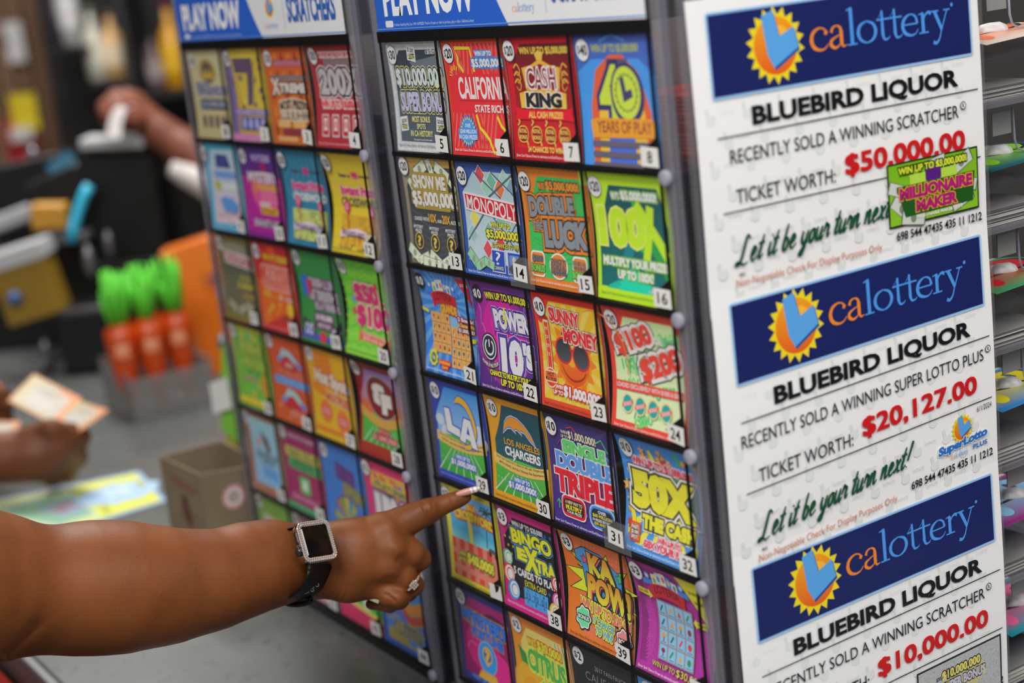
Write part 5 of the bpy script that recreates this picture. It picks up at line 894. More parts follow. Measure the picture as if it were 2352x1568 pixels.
# ------------------------------------------------------------------ winner signs on the right side of the near dispenser
def watermark(a):
    for j in range(9):
        for i in range(9):
            x, y = 3 + 11.6 * i + (5 if j % 2 else 0), 26 + 6.3 * j - 1.2 * i * .2
            if x > 95.5: continue
            a.p([(x, y), (x + 1, y - .3), (x + 1.4, y + 2), (x + 3, y + 1.5), (x + 3.1, y + 2.8), (x + .7, y + 3.6)], '#dfe1df'); a.e(x + 1.6, y + 3, 1.5, 1.3, '#e4e6e4'); x < 89 and a.t('lottery', x + 4.6, y + .6, x + 9, y + 2.6, '#e2e4e3', bold=-.005, res=1, rot=-1); a.z -= a.dz * 2.5
    a.z += a.dz * 3
SK = np.array([0, 8, 20, 32, 45, 58, 70, 77.])
def sign(k):
    a = Art(.02); Hs = 77
    a.r(0, 0, 100, Hs, '#f1f0f1')
    watermark(a)
    a.rr(5.5, 3.3, 96.9, 24.2, .8, '#a9d2f2'); a.rr(5.8, 3.6, 96.6, 23.9, .6, '#8fb8e6'); a.r(6.2, 4, 96.2, 23.5, '#1b2460')
    sunlogo(a, 27, 13.4, 9.6); wordmark(a, 38.5, 16.3, 88.5, 5.4, ('#f08a24', '#4f98ea')); a.e(89.6, 10, .5, .5, '#4f98ea')
    a.t('BLUEBIRD LIQUOR', 17.5, 26.9, 90.5, 32.4, '#16161a', bold=.038)
    a.r(6, 33.2, 98, 33.5, '#26262a'); a.r(6, 51.6, 98, 51.9, '#26262a')
    what = ('SCRATCHER', 'SUPER LOTTO PLUS', 'SCRATCHER')[k]; x1 = (90, 95.2, 91)[k]; x0 = (9.5, 5.6, 8)[k]
    a.t('RECENTLY SOLD A WINNING ' + what, x0, 36.6, x1, 40, '#1c1c20', bold=.0); a.e(x1 + 1.9, 37, 1.1, 1.1, '#1c1c20'); a.e(x1 + 1.9, 37, .85, .85, '#f1f0f1'); a.t('R', x1 + 1.5, 36.4, x1 + 2.4, 37.6, '#1c1c20')
    a.t('TICKET WORTH:', 10.5, 46.4, 43.8, 50, '#1c1c20', bold=.0)
    a.t(('$50,000.00', '$20,127.00', '$10,000.00')[k], 47.3, 43.4, 92, 49.6, '#d01c20', bold=.035)
    script(a, 'Let it be your turn next!', 9, 65, 64, 62, 3.4, '#145236', wgt=.22)
    a.t('Non-Negotiable Check For Display Purposes Only', 8.6, 68.6, 59, 71.2, '#cf7448', bold=-.005)
    a.t('698 544 47435 435 11 1212', 64.6, 66.9, 97.6, 69.3, '#1a1a1e', bold=.02); a.t('402', 9.6, 67.2, 11.6, 68, '#3a3a40')
    if k == 0:
        a.r(62, 48.6, 96.6, 65.6, '#1c2a14'); a.r(62.5, 49.1, 96.1, 65.1, '#7ab81e', 0, '#8cc42c'); r_ = random.Random(3)
        bills(a, ((67, 61, 9, 40), (66, 56, 8, 20), (90, 52, 9, -25), (92, 58, 8, 15), (90, 62, 9, -20), (71, 64, 9, 10), (80, 50.8, 8, -10)), '#cfd4cc')
        a.t('WIN UP TO $5,000,000!', 66, 50, 92, 52.2, '#d8e43a', ((.14, '#2a3a12'),), bold=.05); a.r(70, 52.4, 88, 55, '#b4dc4a'); a.rr(76, 51.8, 82, 55, .6, '#5a2080')
        a.p([(65, 55), (95, 55), (94, 63), (68, 63.4)], '#1f5a20'); a.t('MILLIONAIRE', 66, 55.4, 94, 58.8, '#b01c70', ((.06, '#e0b020'),), bold=.06); a.t('MAKER', 72, 59.4, 88, 62.6, '#b01c70', ((.06, '#e0b020'),), bold=.06); a.t('MILLIONAIRE MAKER SPOT', 72, 63.4, 90, 64.4, '#e8ecd8', bold=.03, res=1)
    elif k == 1:
        a.t('6/1/2024', 91.6, 52.9, 97.6, 54.5, '#1c1c20', bold=.0); sunlogo(a, 85.4, 57.6, 4.4)
        a.t('SuperLotto', 75.5, 60.2, 95.5, 63.6, '#2a74c8', ((.05, '#f1f0f1'),), bold=.06, rot=-2, sh=.15); a.t('PLUS', 89.5, 63.7, 95.4, 65.1, '#2a74c8', bold=.03); wordmark(a, 80.5, 65.4, 87.5, .9)
    else:
        a.r(62, 53.2, 97, 77, '#26282c'); a.r(62.6, 53.8, 96.4, 77, '#a7abae', .4); a.t('$10,000,000', 72, 56.4, 88, 59.4, '#e0d46a', ((.1, '#26282c'),), bold=.05); a.t('SUPER BONUS', 72, 60, 90, 63, '#c8c4d8', ((.14, '#d4c86a'), (.08, '#26282c')), bold=.05); a.t('MOST BONUS SPOTS', 74, 63.6, 88, 65, '#e0d46a'); a.t('$30', 69.6, 57.4, 71.4, 58.8, '#26282c')
    X, Y0, wS = .4262, .0195, .307; kx = wS / 100
    zt = (-.2005 + .2150, -.2015, -.2015 - .2135)[k] + (0.0, 0, 0)[k]
    cz = zt - Hs * kx / 2; cy = Y0 + wS / 2
    tilt = (0, -.018, -.022)[k]; off = (.0, .0006, .0012)[k]
    def warp(co):
        y = (co[:, 0] - 50) * kx; z = (Hs / 2 - co[:, 1]) * kx
        lay = co[:, 2] > .01; z = z + np.where(lay, kx * (co[:, 0] - 50) * ((0, .011, .016)[k] + (0, .0006, .0002)[k] * co[:, 1]), 0) - y * .004; x = off + co[:, 2] * 1e-3 + np.interp(co[:, 1], SK, .0018 * np.sin(PI * SK / Hs))
        return np.stack([x, y, z], 1)
    # paper back and edge
    a.v += [(0, 0, -.4), (100, 0, -.4), (100, Hs, -.4), (0, Hs, -.4)]; a.c += [(.8, .8, .8, 0)] * 4; a.f.append(tuple(len(a.v) - q for q in (1, 2, 3, 4)))
    o = a.mesh('winner_sign', warp, print_mat('sign_print', .3), None, cuts=[8, 20, 32, 45, 58, 70]); o.location = (X, cy, cz)
    return tag(o, ('uppermost winner sign, $50,000.00 in red with a small green ticket picture', 'white winner sign for $20,127.00, middle of the three on the dispenser side', 'lowest winner sign, $10,000.00 in red with a grey ticket picture')[k], 'sign', 'winner signs on the dispenser side')
for k in range(3): sign(k)
m = MB(); m.box((.4247, .012, -.66), (.4252, .3335, .035)); tag(m.obj('plastic_sleeve', clear('sign_sleeve', (.95, .95, .95), .12, '#e0e0e0', .05)), 'clear plastic sleeve behind the winner signs, edge showing at their right', 'plastic sleeve')
# ------------------------------------------------------------------ the shop: counter, walls, shelves and the things on the counter
def structure(o): o['kind'] = 'structure'; return o
structure(MB().box((-7, -4, FLOOR - .05), (4, 4, FLOOR)).obj('floor', mat('floor_tile', '#6f6a64', .5, var=.15, scale=6)))
# wood slat wall at the far end and the dark wall behind the shelves
WX = -4.9
wl = MB(); wl.box((WX - .1, -4, FLOOR), (WX, 4, 2.2))
y = -.9
while y < 1.32: wl.box((WX, y, FLOOR), (WX + .022, y + .05, 2.2), 1); y += .066
structure(wl.obj('wall_left', [mat('wall_groove', '#34261e', .8), mat('slat_wood', '#7d5d47', .6, var=.3, scale=9)]))
structure(MB().box((-5, 2.7, FLOOR), (4, 2.8, 2.2)).obj('wall_back', mat('back_wall_paint', '#3a3836', .8, var=.1)))
# counter: speckled grey laminate
m = bpy.data.materials.new('counter_laminate'); m.use_nodes = True; nt = m.node_tree; N = nt.nodes; L = nt.links; b = N['Principled BSDF']
tc = N.new('ShaderNodeTexCoord')
n1 = N.new('ShaderNodeTexNoise'); n1.inputs['Scale'].default_value = 55; n1.inputs['Detail'].default_value = 3; n1.inputs['Roughness'].default_value = .7
n2 = N.new('ShaderNodeTexNoise'); n2.inputs['Scale'].default_value = 14; n2.inputs['Detail'].default_value = 5
L.new(tc.outputs['Object'], n1.inputs['Vector']); L.new(tc.outputs['Object'], n2.inputs['Vector'])
r1 = N.new('ShaderNodeValToRGB'); r1.color_ramp.elements[0].position = .3; r1.color_ramp.elements[0].color = (*lin('#3a3c3b'), 1); r1.color_ramp.elements[1].position = .42; r1.color_ramp.elements[1].color = (*lin('#5c5f5e'), 1)
r2 = N.new('ShaderNodeValToRGB'); r2.color_ramp.elements[0].position = .35; r2.color_ramp.elements[0].color = (.82, .82, .82, 1); r2.color_ramp.elements[1].position = .65; r2.color_ramp.elements[1].color = (1, 1, 1, 1)
L.new(n1.outputs['Fac'], r1.inputs[0]); L.new(n2.outputs['Fac'], r2.inputs[0])
mx = N.new('ShaderNodeMix'); mx.data_type = 'RGBA'; mx.blend_type = 'MULTIPLY'; mx.inputs[0].default_value = 1; L.new(r1.outputs[0], mx.inputs[6]); L.new(r2.outputs[0], mx.inputs[7]); L.new(mx.outputs[2], b.inputs['Base Color'])
b.inputs['Roughness'].default_value = .33
LAM = m
CX0, CX1, CY0, CY1 = -3.1, 1.1, -.305, .75
K = thing('sales_counter', 'grey speckled sales counter carrying the ticket dispensers', 'counter', (-1, .2, FLOOR))
def kb(mb, a_, b_): return mb.box((a_[0] + 1, a_[1] - .2, a_[2] - FLOOR), (b_[0] + 1, b_[1] - .2, b_[2] - FLOOR))
kb(MB(), (CX0, CY0, CT - .03), (CX1, CY1, CT)).obj('counter_top', LAM, K, bevel=.004)
kb(MB(), (CX0, CY0 - .012, CT - .045), (CX1, CY0 - .0005, CT + .001)).obj('edge_trim', mat('brushed_trim', '#77797a', .4, .6), K, bevel=.002)
kb(MB(), (CX0, CY0 + .04, FLOOR), (CX1, CY1 - .05, CT - .031)).obj('counter_body', mat('counter_body', '#2a2624', .6), K)
# bags of snacks on the rack under the counter edge
RK_ = thing('snack_rack', 'dark wire snack rack on the front of the counter at lower left', 'rack', (-.55, -.37, FLOOR))
MB().box((-.6, -.075, .678), (.6, .045, .69)).obj('rack_shelf', mat('rack_black', '#141312', .5), RK_)
MB().box((-.6, -.085, .678), (.6, -.0755, .73)).obj('rack_lip', mat('rack_black', '#141312', .5), RK_)
for sx_ in (-.58, .565): MB().box((sx_, -.07, 0), (sx_ + .015, -.055, .6775)).obj('rack_leg', mat('rack_black', '#141312', .5), RK_)
def bag(x, y, z, w, h, c1, c2, label, rz=0):
    m = MB(); nx, nz = 8, 10; vs = []
    for s in (-1, 1):
        for j in range(nz + 1):
            for i in range(nx + 1):
                u, v = i / nx, j / nz; t = math.sin(PI * min(1, max(0, (v - .07) / .86))) ** .6 * math.sin(PI * u) ** .5 if .07 < v < .93 else 0
                vs.append((w * (u - .5), s * (.001 + .02 * t), h * v))
    n = (nx + 1) * (nz + 1); fs = []; mi = []
    for s in range(2):
        for j in range(nz):
            for i in range(nx):
                k = s * n + j * (nx + 1) + i; q = (k, k + 1, k + nx + 2, k + nx + 1); fs.append(q if s == 0 else q[::-1]); mi.append(1 if 3 <= j <= 6 and 1 <= i <= 6 else 0)
    m.add(vs, fs, 0, True); m.m = mi
    o = m.obj('snack_bag', [mat('bag_' + c1[1:], c1, .25, coat=.5), mat('bag_' + c2[1:], c2, .25, coat=.5)]); o.location = (x, y, z); o.rotation_euler = (-.03, 0, rz)
    return tag(o, label, 'snack bag', 'snack bags under the counter edge')
bag(-.50, -.352, FLOOR + .692, .16, .248, '#b81a14', '#e8c81c', 'red and yellow snack bag under the counter edge, lower left corner')
bag(-.68, -.355, FLOOR + .692, .16, .24, '#c8301c', '#30201c', 'red snack bag left of the red and yellow one', .1)
bag(-.32, -.355, FLOOR + .692, .16, .24, '#d83418', '#e07a1c', 'orange red snack bag right of the red and yellow one', -.1)
# advertising mat on the counter
cs = [on(0, 1190, 2, CT), on(384, 1150, 2, CT), on(322, 1082, 2, CT), on(-60, 1128, 2, CT)]
p0 = Vector((-1.0, -.07, CT)); A2 = [(q.x - p0.x, q.y - p0.y) for q in (on(100, 1240, 2, CT), on(384, 1152, 2, CT), on(320, 1083, 2, CT), on(-60, 1160, 2, CT))]
def quadmap(u, v):
    a_, b_, c_, d_ = [np.array(q) for q in A2]; u = u[:, None]; v = v[:, None]
    return (a_ * (1 - u) + b_ * u) * v + (d_ * (1 - u) + c_ * u) * (1 - v)
a = Art(.05); a.r(0, 0, 100, 100, '#8fb0dc'); a.r(1.5, 5, 97, 95, '#d5d84c'); a.p([(4, 12), (56, 12), (50, 88), (4, 88)], '#c4d6b4'); a.p([(4, 30), (30, 14), (52, 30), (48, 80), (20, 84)], '#8fb89c'); a.p([(24, 40), (50, 34), (50, 66), (30, 70)], '#9aa6c0'); a.p([(30, 48), (44, 44), (44, 56), (32, 60)], '#b08a92'); a.l([(54, 10), (62, 52), (56, 90)], 3, '#a2aa3c')
a.s_(77, 48, 26, 30, 9, '#a9c8e8', ay=.9); a.t('$$', 66, 34, 86, 56, '#c4daf0', bold=.06); a.e(94, 40, 3, 9, '#a8ac3c')
o = a.mesh('counter_mat', lambda c_: np.concatenate([quadmap(c_[:, 0] / 100, c_[:, 1] / 100), (c_[:, 2] * 1e-3 + .0015)[:, None]], 1), CARD); o.location = p0; tag(o, 'yellow and blue advertising mat lying on the grey counter', 'counter mat')
# worn cardboard box beside the far dispenser
BZ = CT + .15; q4 = [on(x, y_, 2, BZ) for x, y_ in ((459, 1089), (364, 1047), (507, 1004))]; q4.append(q4[0] + q4[2] - q4[1])      # rim corners: near, left, back, right
BXc = (q4[0] + q4[2]) / 2; BXc.z = CT; BX = thing('cardboard_box', 'open worn brown cardboard box on the counter left of the far dispenser', 'box', BXc)
CB = mat('box_cardboard', '#7d6d57', .8, var=.22, scale=22)
R4 = [Vector((q.x - BXc.x, q.y - BXc.y, 0)) for q in q4]; I4 = [q * .95 for q in R4]; bh = .15; m = MB()
tops = [bh, bh, bh - .004, bh - .012]; vs = [(q.x, q.y, 0) for q in R4] + [(q.x, q.y, t) for q, t in zip(R4, tops)] + [(q.x, q.y, t) for q, t in zip(I4, tops)] + [(q.x, q.y, .004) for q in I4]
fs = [(0, 1, 2, 3), (12, 15, 14, 13)] + [f for i in range(4) for f in ((i, (i + 1) % 4, 4 + (i + 1) % 4, 4 + i), (4 + i, 4 + (i + 1) % 4, 8 + (i + 1) % 4, 8 + i), (8 + i, 8 + (i + 1) % 4, 12 + (i + 1) % 4, 12 + i))]
m.add(vs, fs); m.obj('box_body', CB, BX, bevel=.0008)
def face(name, art, size, c_, nrm, up=(0, 0, 1), parent=None, label=None):
    n_ = Vector(nrm).normalized(); u_ = Vector(up); r_ = u_.cross(n_).normalized(); M_ = np.array([r_, -u_, n_]); c0 = np.array(c_)
    o = art.mesh(name, lambda q: c0 + (q * np.array([size / 100, size / 100, 1e-3]) - np.array([size / 2, size / 2, 0])) @ M_ + np.array(n_) * .0006, CARD, parent)
    if label: o['label'] = label
    return o
def side_of(i, j, t, z):
    e_ = (R4[j] - R4[i]).normalized(); n_ = Vector((e_.y, -e_.x, 0)); p = R4[i].lerp(R4[j], t)
    if n_.dot(p) < 0: n_ = -n_
    return (p.x, p.y, z), n_
a = Art(.05); a.e(50, 50, 50, 50, '#cf9aa0'); a.e(50, 50, 36, 36, '#d8cdc8'); a.e(50, 50, 22, 22, '#6a5a50'); a.s_(50, 50, 10, 18, 6, '#c8bca8')
c_, n_ = side_of(0, 3, .44, .108); face('round_sticker', a, .032, c_, n_, parent=BX, label='pink ringed round sticker')
a = Art(.05); a.l([(10, 6), (92, 14)], 9, '#8a4a40'); a.p([(40, 30), (56, 26), (64, 60), (58, 80), (44, 70)], '#5c2a26'); a.l([(72, 50), (78, 86)], 5, '#9a5a3c'); a.l([(34, 40), (32, 70)], 5, '#8a5a40')
c_, n_ = side_of(0, 1, .48, .09); face('printed_panel', a, .085, c_, n_, parent=BX)
# green card standing in the box
gp = at(528, 1000, 2.36); gp.z = CT + .0045; g = thing('green_display_card', 'lime green folded card with white panel standing in the cardboard box', 'card', gp)
gl = lambda x, y_, d_: tuple(at(x, y_, d_) - gp)
m = MB(); m.hexa([gl(*q) for q in ((508, 985, 2.33), (545, 1020, 2.31), (575, 985, 2.40), (540, 960, 2.42), (508, 800, 2.33), (520, 790, 2.31), (548, 790, 2.40), (540, 800, 2.42))]); m.obj('card_body', mat('lime_card', '#79b83c', .5), g, bevel=.001)
m = MB(); m.hexa([gl(*q) for q in ((490, 950, 2.325), (530, 938, 2.30), (534, 938, 2.302), (494, 950, 2.327), (480, 880, 2.325), (518, 868, 2.30), (522, 868, 2.302), (484, 880, 2.327))]); m.obj('white_panel', WHITEP, g)
m = MB(); m.hexa([gl(*q) for q in ((520, 1050, 2.345), (545, 1055, 2.335), (560, 1045, 2.37), (535, 1040, 2.38), (518, 1000, 2.345), (545, 1010, 2.335), (560, 1000, 2.37), (535, 990, 2.38))]); m.obj('gold_stub', mat('gold_print', '#b09a34', .4), g)
m = MB(); m.tube([gl(512, 800, 2.34), gl(508, 768, 2.34)], [.008, .006], 10); m.obj('clip', mat('steel_clip', '#8a8c8c', .3, .8), g)
# carrot-shaped candy bags in a clear tray
tcen = on(372, 930, 2, CT); tcen = Vector((tcen.x, tcen.y, CT))
TR = thing('clear_tray', 'clear plastic tray holding the orange carrot bags on the counter', 'tray', tcen)
u = (on(440, 912, 2, CT) - on(300, 948, 2, CT)); u.z = 0; uw = u.length; u.normalize(); vv = Vector((-u.y, u.x, 0))
def tp(a_, b_, z): p = u * a_ + vv * b_; return (p.x, p.y, z)
def tslab(mb, a0, a1, b0, b1, z0, z1): return mb.hexa([tp(a0, b0, z0), tp(a1, b0, z0), tp(a1, b1, z0), tp(a0, b1, z0), tp(a0, b0, z1), tp(a1, b0, z1), tp(a1, b1, z1), tp(a0, b1, z1)])
TRM = clear('tray_plastic', (.84, .84, .84), .15, '#a8a4a0', .34)
hw, hd = uw / 2 + .02, .07; m = MB(); tslab(m, -hw, hw, -hd, hd, 0, .003); tslab(m, -hw, hw, -hd, -hd + .003, .003, .075); tslab(m, -hw, hw, hd - .003, hd, .003, .1); tslab(m, -hw, -hw + .003, -hd, hd, .003, .085); tslab(m, hw - .003, hw, -hd, hd, .003, .085)
m.obj('tray_body', TRM, TR)
ORG = mat('carrot_wrap', '#cc480e', .35, var=.25, scale=30, coat=.12); GRN = mat('carrot_leaves', '#57c02c', .55, var=.25, scale=60)
PZ = .168
def carrot(a_, b_, h, label, s=1.0):
    p = tcen + u * a_ + vv * b_; T = thing('carrot_candy_bag', label, 'candy bag', (p.x, p.y, CT + .0035), 'carrot candy bags in the clear tray')
    MB().lathe([(.001, 0), (.008 * s, .015), (.017 * s, .05), (.024 * s, .09), (.0275 * s, .13), (.027 * s, .16), (.012 * s, .172), (.006 * s, .176)], n=16).obj('carrot_body', ORG, T)
    m = MB(); rn = random.Random(int(a_ * 1e4) + 3)
    for k in range(22):
        t = rn.uniform(0, 2 * PI); r0 = rn.uniform(.0, .012); ln = rn.uniform(.05, h); ox, oy = math.cos(t), math.sin(t); dr = rn.uniform(.005, .024)
        m.tube([(ox * r0, oy * r0, PZ), (ox * (r0 + dr * .5), oy * (r0 + dr * .5), PZ + ln * .55), (ox * (r0 + dr), oy * (r0 + dr), PZ + ln)], [.0055, .0075, .003], 6)
    m.obj('leaf_tuft', GRN, T)
    a = Art(.05); a.rr(0, 0, 100, 100, 12, '#e88a5a'); a.k(14, 20, 86, 36, '#f0dccc'); a.k(20, 48, 80, 60, '#d8c0c0')
    d = (Vector(CAM) - p); d.z = 0; d.normalize()
    face('wrap_print', a, .026 * s, (d.x * .0285 * s, d.y * .0285 * s, .125), (d.x, d.y, 0), parent=T)
carrot(-.066, -.025, .095, 'orange carrot candy bag with green leaves, leftmost in the clear tray'); carrot(-.012, -.03, .09, 'second orange carrot candy bag from the left in the clear tray'); carrot(.046, -.02, .11, 'orange carrot candy bag nearest the tall orange box'); carrot(-.04, .03, .1, 'orange carrot candy bag at the back left of the clear tray', .9); carrot(.02, .034, .1, 'orange carrot candy bag at the back right of the clear tray', .9)
# tall orange carton
oc = on(490, 862, 2, CT); OB = thing('orange_carton', 'tall orange candy carton leaning beside the carrot bags, behind the far dispenser', 'carton', (oc.x, oc.y, CT))
dv = Vector((RIGHT[0], RIGHT[1], 0)).normalized(); fv = Vector((FWD[0], FWD[1], 0)).normalized()
def op(x, y, z): p = dv * x + fv * y; return (p.x, p.y, z)
m = MB(); m.hexa([op(-.012, 0, 0), op(.1, 0, 0), op(.1, .07, 0), op(-.012, .07, 0), op(-.075, .03, .25), op(.045, .03, .275), op(.045, .1, .275), op(-.075, .1, .25)]); m.obj('carton_body', mat('carton_orange', '#e8741a', .35, var=.12, scale=12, coat=.3), OB, bevel=.003)
a = Art(.05); a.e(50, 20, 12, 14, '#8a4a5a'); a.e(60, 48, 10, 10, '#b8b0c8'); a.l([(20, 6), (40, 30)], 5, '#a86a1c'); a.e(58, 78, 9, 5, '#b85a6a'); a.k(50, 44, 70, 50, '#5a5a9a')
nrm = (Vector(op(0, -1, .1))).normalized()
face('carton_print', a, .1, op(.03, .0145, .16), nrm, up=(Vector((0, 0, 1)) - nrm * nrm.z).normalized(), parent=OB)
# lottery terminal with the printed slip being pulled from it
TB = at(285, 560, 3.55); tz = CT
TM = thing('lottery_terminal', 'black ticket terminal with a cyan light strip, behind the counter at left', 'terminal', (TB.x, TB.y, tz))
BK = mat('terminal_black', '#060607', .4, var=.3, scale=12); GY = mat('terminal_grey', '#6d6d70', .4); LG = mat('terminal_light_grey', '#b4b4b6', .45)
def cam_box(mb, px, py, d, w, h, dep, mi=0, roll=0.0, base=None):
    "a block facing the shopper's side: centre pixel, depth, width, height, thickness in metres"
    c_ = at(px, py, d) - (base or Vector((0, 0, 0))); cr, sr = math.cos(roll), math.sin(roll); e1 = dv * cr + Vector((0, 0, sr)); e2 = Vector((0, 0, cr)) - dv * sr
    f_ = [c_ + e1 * (sx * w / 2) + e2 * (sz * h / 2) + fv * sy for sz in (-1, 1) for sx, sy in ((-1, 0), (1, 0), (1, dep), (-1, dep))]; zl = CT + .001 - (base.z if base else 0); f_ = [Vector((q.x, q.y, max(q.z, zl))) for q in f_]
    return mb.hexa([tuple(q) for q in f_], mi)
base = Vector((TB.x, TB.y, tz))
m = MB(); cam_box(m, 290, 520, 3.5, .17, .36, .14, base=base); cam_box(m, 385, 500, 3.6, .2, .22, .12, base=base, roll=-.12); m.obj('terminal_body', BK, TM, bevel=.012)
m = MB(); cam_box(m, 150, 480, 3.5, .14, .16, .1, base=base, roll=.3); m.obj('side_module', BK, TM, bevel=.01)
m = MB(); cam_box(m, 255, 330, 3.4, .135, .022, .1, base=base, roll=-.08); m.obj('paper_deck', LG, TM, bevel=.004)
m = MB(); m.tube([tuple(at(x, y_, 3.42) - base) for x, y_ in ((205, 425), (192, 450), (178, 490), (168, 525), (164, 556))], .0115, 8); m.obj('light_strip', mat('cyan_plastic', '#35b6dc', .3), TM)
m = MB(); cam_box(m, 155, 620, 3.5, .11, .17, .1, base=base); cam_box(m, 140, 552, 3.45, .11, .02, .1, 1, base=base); m.obj('drawer_unit', [BK, GY], TM, bevel=.005)
m = MB(); m.tube([tuple(at(x, y_, 3.4) - base) for x, y_ in ((100, 860), (150, 800), (215, 735))], .009, 8); m.obj('cable_arm', mat('cable_grey', '#3c3c3e', .4), TM); m = MB(); m.tube([tuple(at(x, y_, 3.4) - base) for x, y_ in ((150, 860), (195, 805), (230, 760))], .007, 8); m.obj('cable_arm', mat('cable_grey', '#3c3c3e', .4), TM)
for (q, r_, s_) in ((at(105, 800, 3.4), .012, 1.8), (at(205, 600, 3.4), .012, 3), (at(250, 560, 3.43), .009, 3.2), (at(75, 350, 3.6), .013, 1)):
    m = MB(); m.ball(tuple(q - base), r_, 10, 0, (1, 1, s_)); m.obj('chrome_lever', mat('lever_chrome', '#8d8d90', .25, .7), TM)
m = MB(); cam_box(m, 300, 700, 3.53, .2, .2, .12, base=base); m.obj('terminal_stand', BK, TM, bevel=.01)
m = MB(); cam_box(m, 66, 470, 3.72, .2, .2, .06, base=base, roll=.12); m.obj('rear_module', BK, TM, bevel=.01)
m = MB(); cam_box(m, 198, 795, 3.32, .11, .16, .12, base=base); m.obj('terminal_base', BK, TM, bevel=.012)
m = MB(); cam_box(m, 145, 385, 3.6, .06, .05, .01, base=base, roll=.5); m.obj('status_screen', mat('screen_blue', '#4a86a4', .3), TM)
# the paper slip
sl = [at(x, y_, 3.30) for x, y_ in ((262, 318), (264, 284), (272, 258), (284, 243), (298, 246))]
m = MB(); w2 = dv * .0145
m.add([tuple(q - w2 - sl[0]) for q in sl] + [tuple(q + w2 - sl[0]) for q in sl], [(i, i + 1, i + 6, i + 5) for i in range(4)], 0, True)
o = m.obj('paper_slip', mat('slip_paper', '#e6dcdc', .6)); o.location = sl[0]; tag(o, 'white paper slip pulled from the terminal by a hand', 'paper slip')
# small devices at the left edge of the counter
def device(px, py, d, w, h, dep, mats_, name, label, cat, roll=0.0, extra=None):
    c_ = at(px, py, d); b_ = Vector((c_.x, c_.y, c_.z - h / 2)); T = thing(name, label, cat, b_); m = MB(); cam_box(m, px, py, d, w, h, dep, 0, roll, b_); m.obj('body', mats_, T, bevel=.006)
    if extra: extra(T, b_)
    return T
YW = mat('yellow_panel', '#8a6c1c', .4, var=.25, scale=14); OR_ = mat('orange_yellow_panel', '#c08a2c', .4, var=.35, scale=10)
def ex1(T, b_):
    m = MB(); cam_box(m, 32, 592, 3.28, .125, .036, .09, 0, .2, b_); m.obj('paper_top', LG, T, bevel=.004)
    m = MB(); m.ball(tuple(at(33, 684, 3.285) - b_), .015); m.obj('blue_emblem', mat('emblem_blue', '#3c5a8c', .4), T)
device(60, 672, 3.3, .12, .12, .08, YW, 'ticket_scanner', 'yellow fronted scanner box with blue emblem and pale top, left edge of the counter', 'scanner', .18, ex1)
device(110, 500, 3.4, .075, .055, .05, OR_, 'yellow_sign_panel', 'blurred yellow and orange panel left of the cyan light strip', 'panel', -.1)
device(22, 505, 3.6, .1, .035, .05, LG, 'paper_tray', 'pale grey paper tray at the left edge behind the scanner', 'tray', .25)
device(60, 770, 3.66, .3, .2, .12, BK, 'black_cabinet', 'black cabinet behind the scanner at the left edge', 'cabinet')
# behind: extinguisher, notice, shelves with bottles
E0 = at(52, 330, 5.6); EX = thing('fire_extinguisher', 'red fire extinguisher with a yellow label by the slatted wall', 'fire extinguisher', (E0.x, E0.y, E0.z - .3))
EX.location.z = E0.z - .2
MB().lathe([(.05, 0), (.056, .01), (.056, .24), (.045, .28), (.02, .3)], n=20).obj('cylinder', mat('extinguisher_red', '#a81a20', .35), EX)
MB().lathe([(.02, .3), (.024, .31), (.024, .34), (.012, .35)], n=14).obj('valve', mat('valve_steel', '#4a4a4c', .4, .6), EX)
m = MB(); m.tube([(0, -.03, .35), (0, .06, .375)], .009, 8); m.obj('lever', mat('terminal_black', '#0d0d0e'), EX)
m = MB(); cam_box(m, 55, 258, 5.5, .088, .125, .012, base=EX.location); m.obj('yellow_tag', mat('tag_yellow', '#d0b81e', .5, var=.2, scale=10), EX)
m = MB(); cam_box(m, 48, 308, 5.5, .075, .045, .012, base=EX.location); m.obj('white_tag', mat('tag_white', '#c4bfbd', .5), EX)
NT = at(10, 105, 6.1); NTh = thing('wall_notice', 'blurred white notice on the slatted wall, upper left', 'notice', (NT.x, NT.y, NT.z - .1))
m = MB(); cam_box(m, 5, 100, 6.1, .16, .15, .008, base=NTh.location); m.obj('notice_sheet', mat('notice_white', '#cfcbcb', .6), NTh)
m = MB(); cam_box(m, 2, 92, 6.09, .035, .05, .003, base=NTh.location, roll=.3); m.obj('dark_emblem', mat('emblem_dark', '#3a4a48', .5), NTh)
SB = at(300, 150, 5.4); SH = thing('back_shelving', 'dark shelving unit with bottles behind the clerk', 'shelving', (SB.x, SB.y, FLOOR))
SM = mat('shelf_black', '#151414', .6); bs = SH.location
def sb(px0, px1, py0, py1, d, dep): 
    m = MB(); p_ = [at(px0, 200, d), at(px1, 200, d)]; z0, z1 = at(300, py1, d).z, at(300, py0, d).z; a_ = Vector((p_[0].x, p_[0].y, 0)); b_ = Vector((p_[1].x, p_[1].y, 0)); e_ = (b_ - a_).normalized(); n_ = Vector((-e_.y, e_.x, 0)) * dep; b0 = Vector((bs.x, bs.y, 0))
    return m.hexa([tuple(q - b0 + Vector((0, 0, z - FLOOR))) for z in (z0, z1) for q in (a_, b_, b_ + n_, a_ + n_)])
sb(118, 900, -260, 900, 5.75, .03).obj('back_panel', SM, SH)
SHZ = []
for x0, x1, y0, y1 in ((122, 206, 92, 102), (206, 296, 180, 192), (312, 900, 218, 232), (122, 900, 336, 352)): sb(x0, x1, y0, y1, 5.36, .34).obj('shelf', SM, SH); SHZ.append(at(300, y0, 5.36).z + .0005)
sb(296, 312, -260, 340, 5.38, .3).obj('upright', mat('upright_grey', '#2c2c2d', .5), SH)
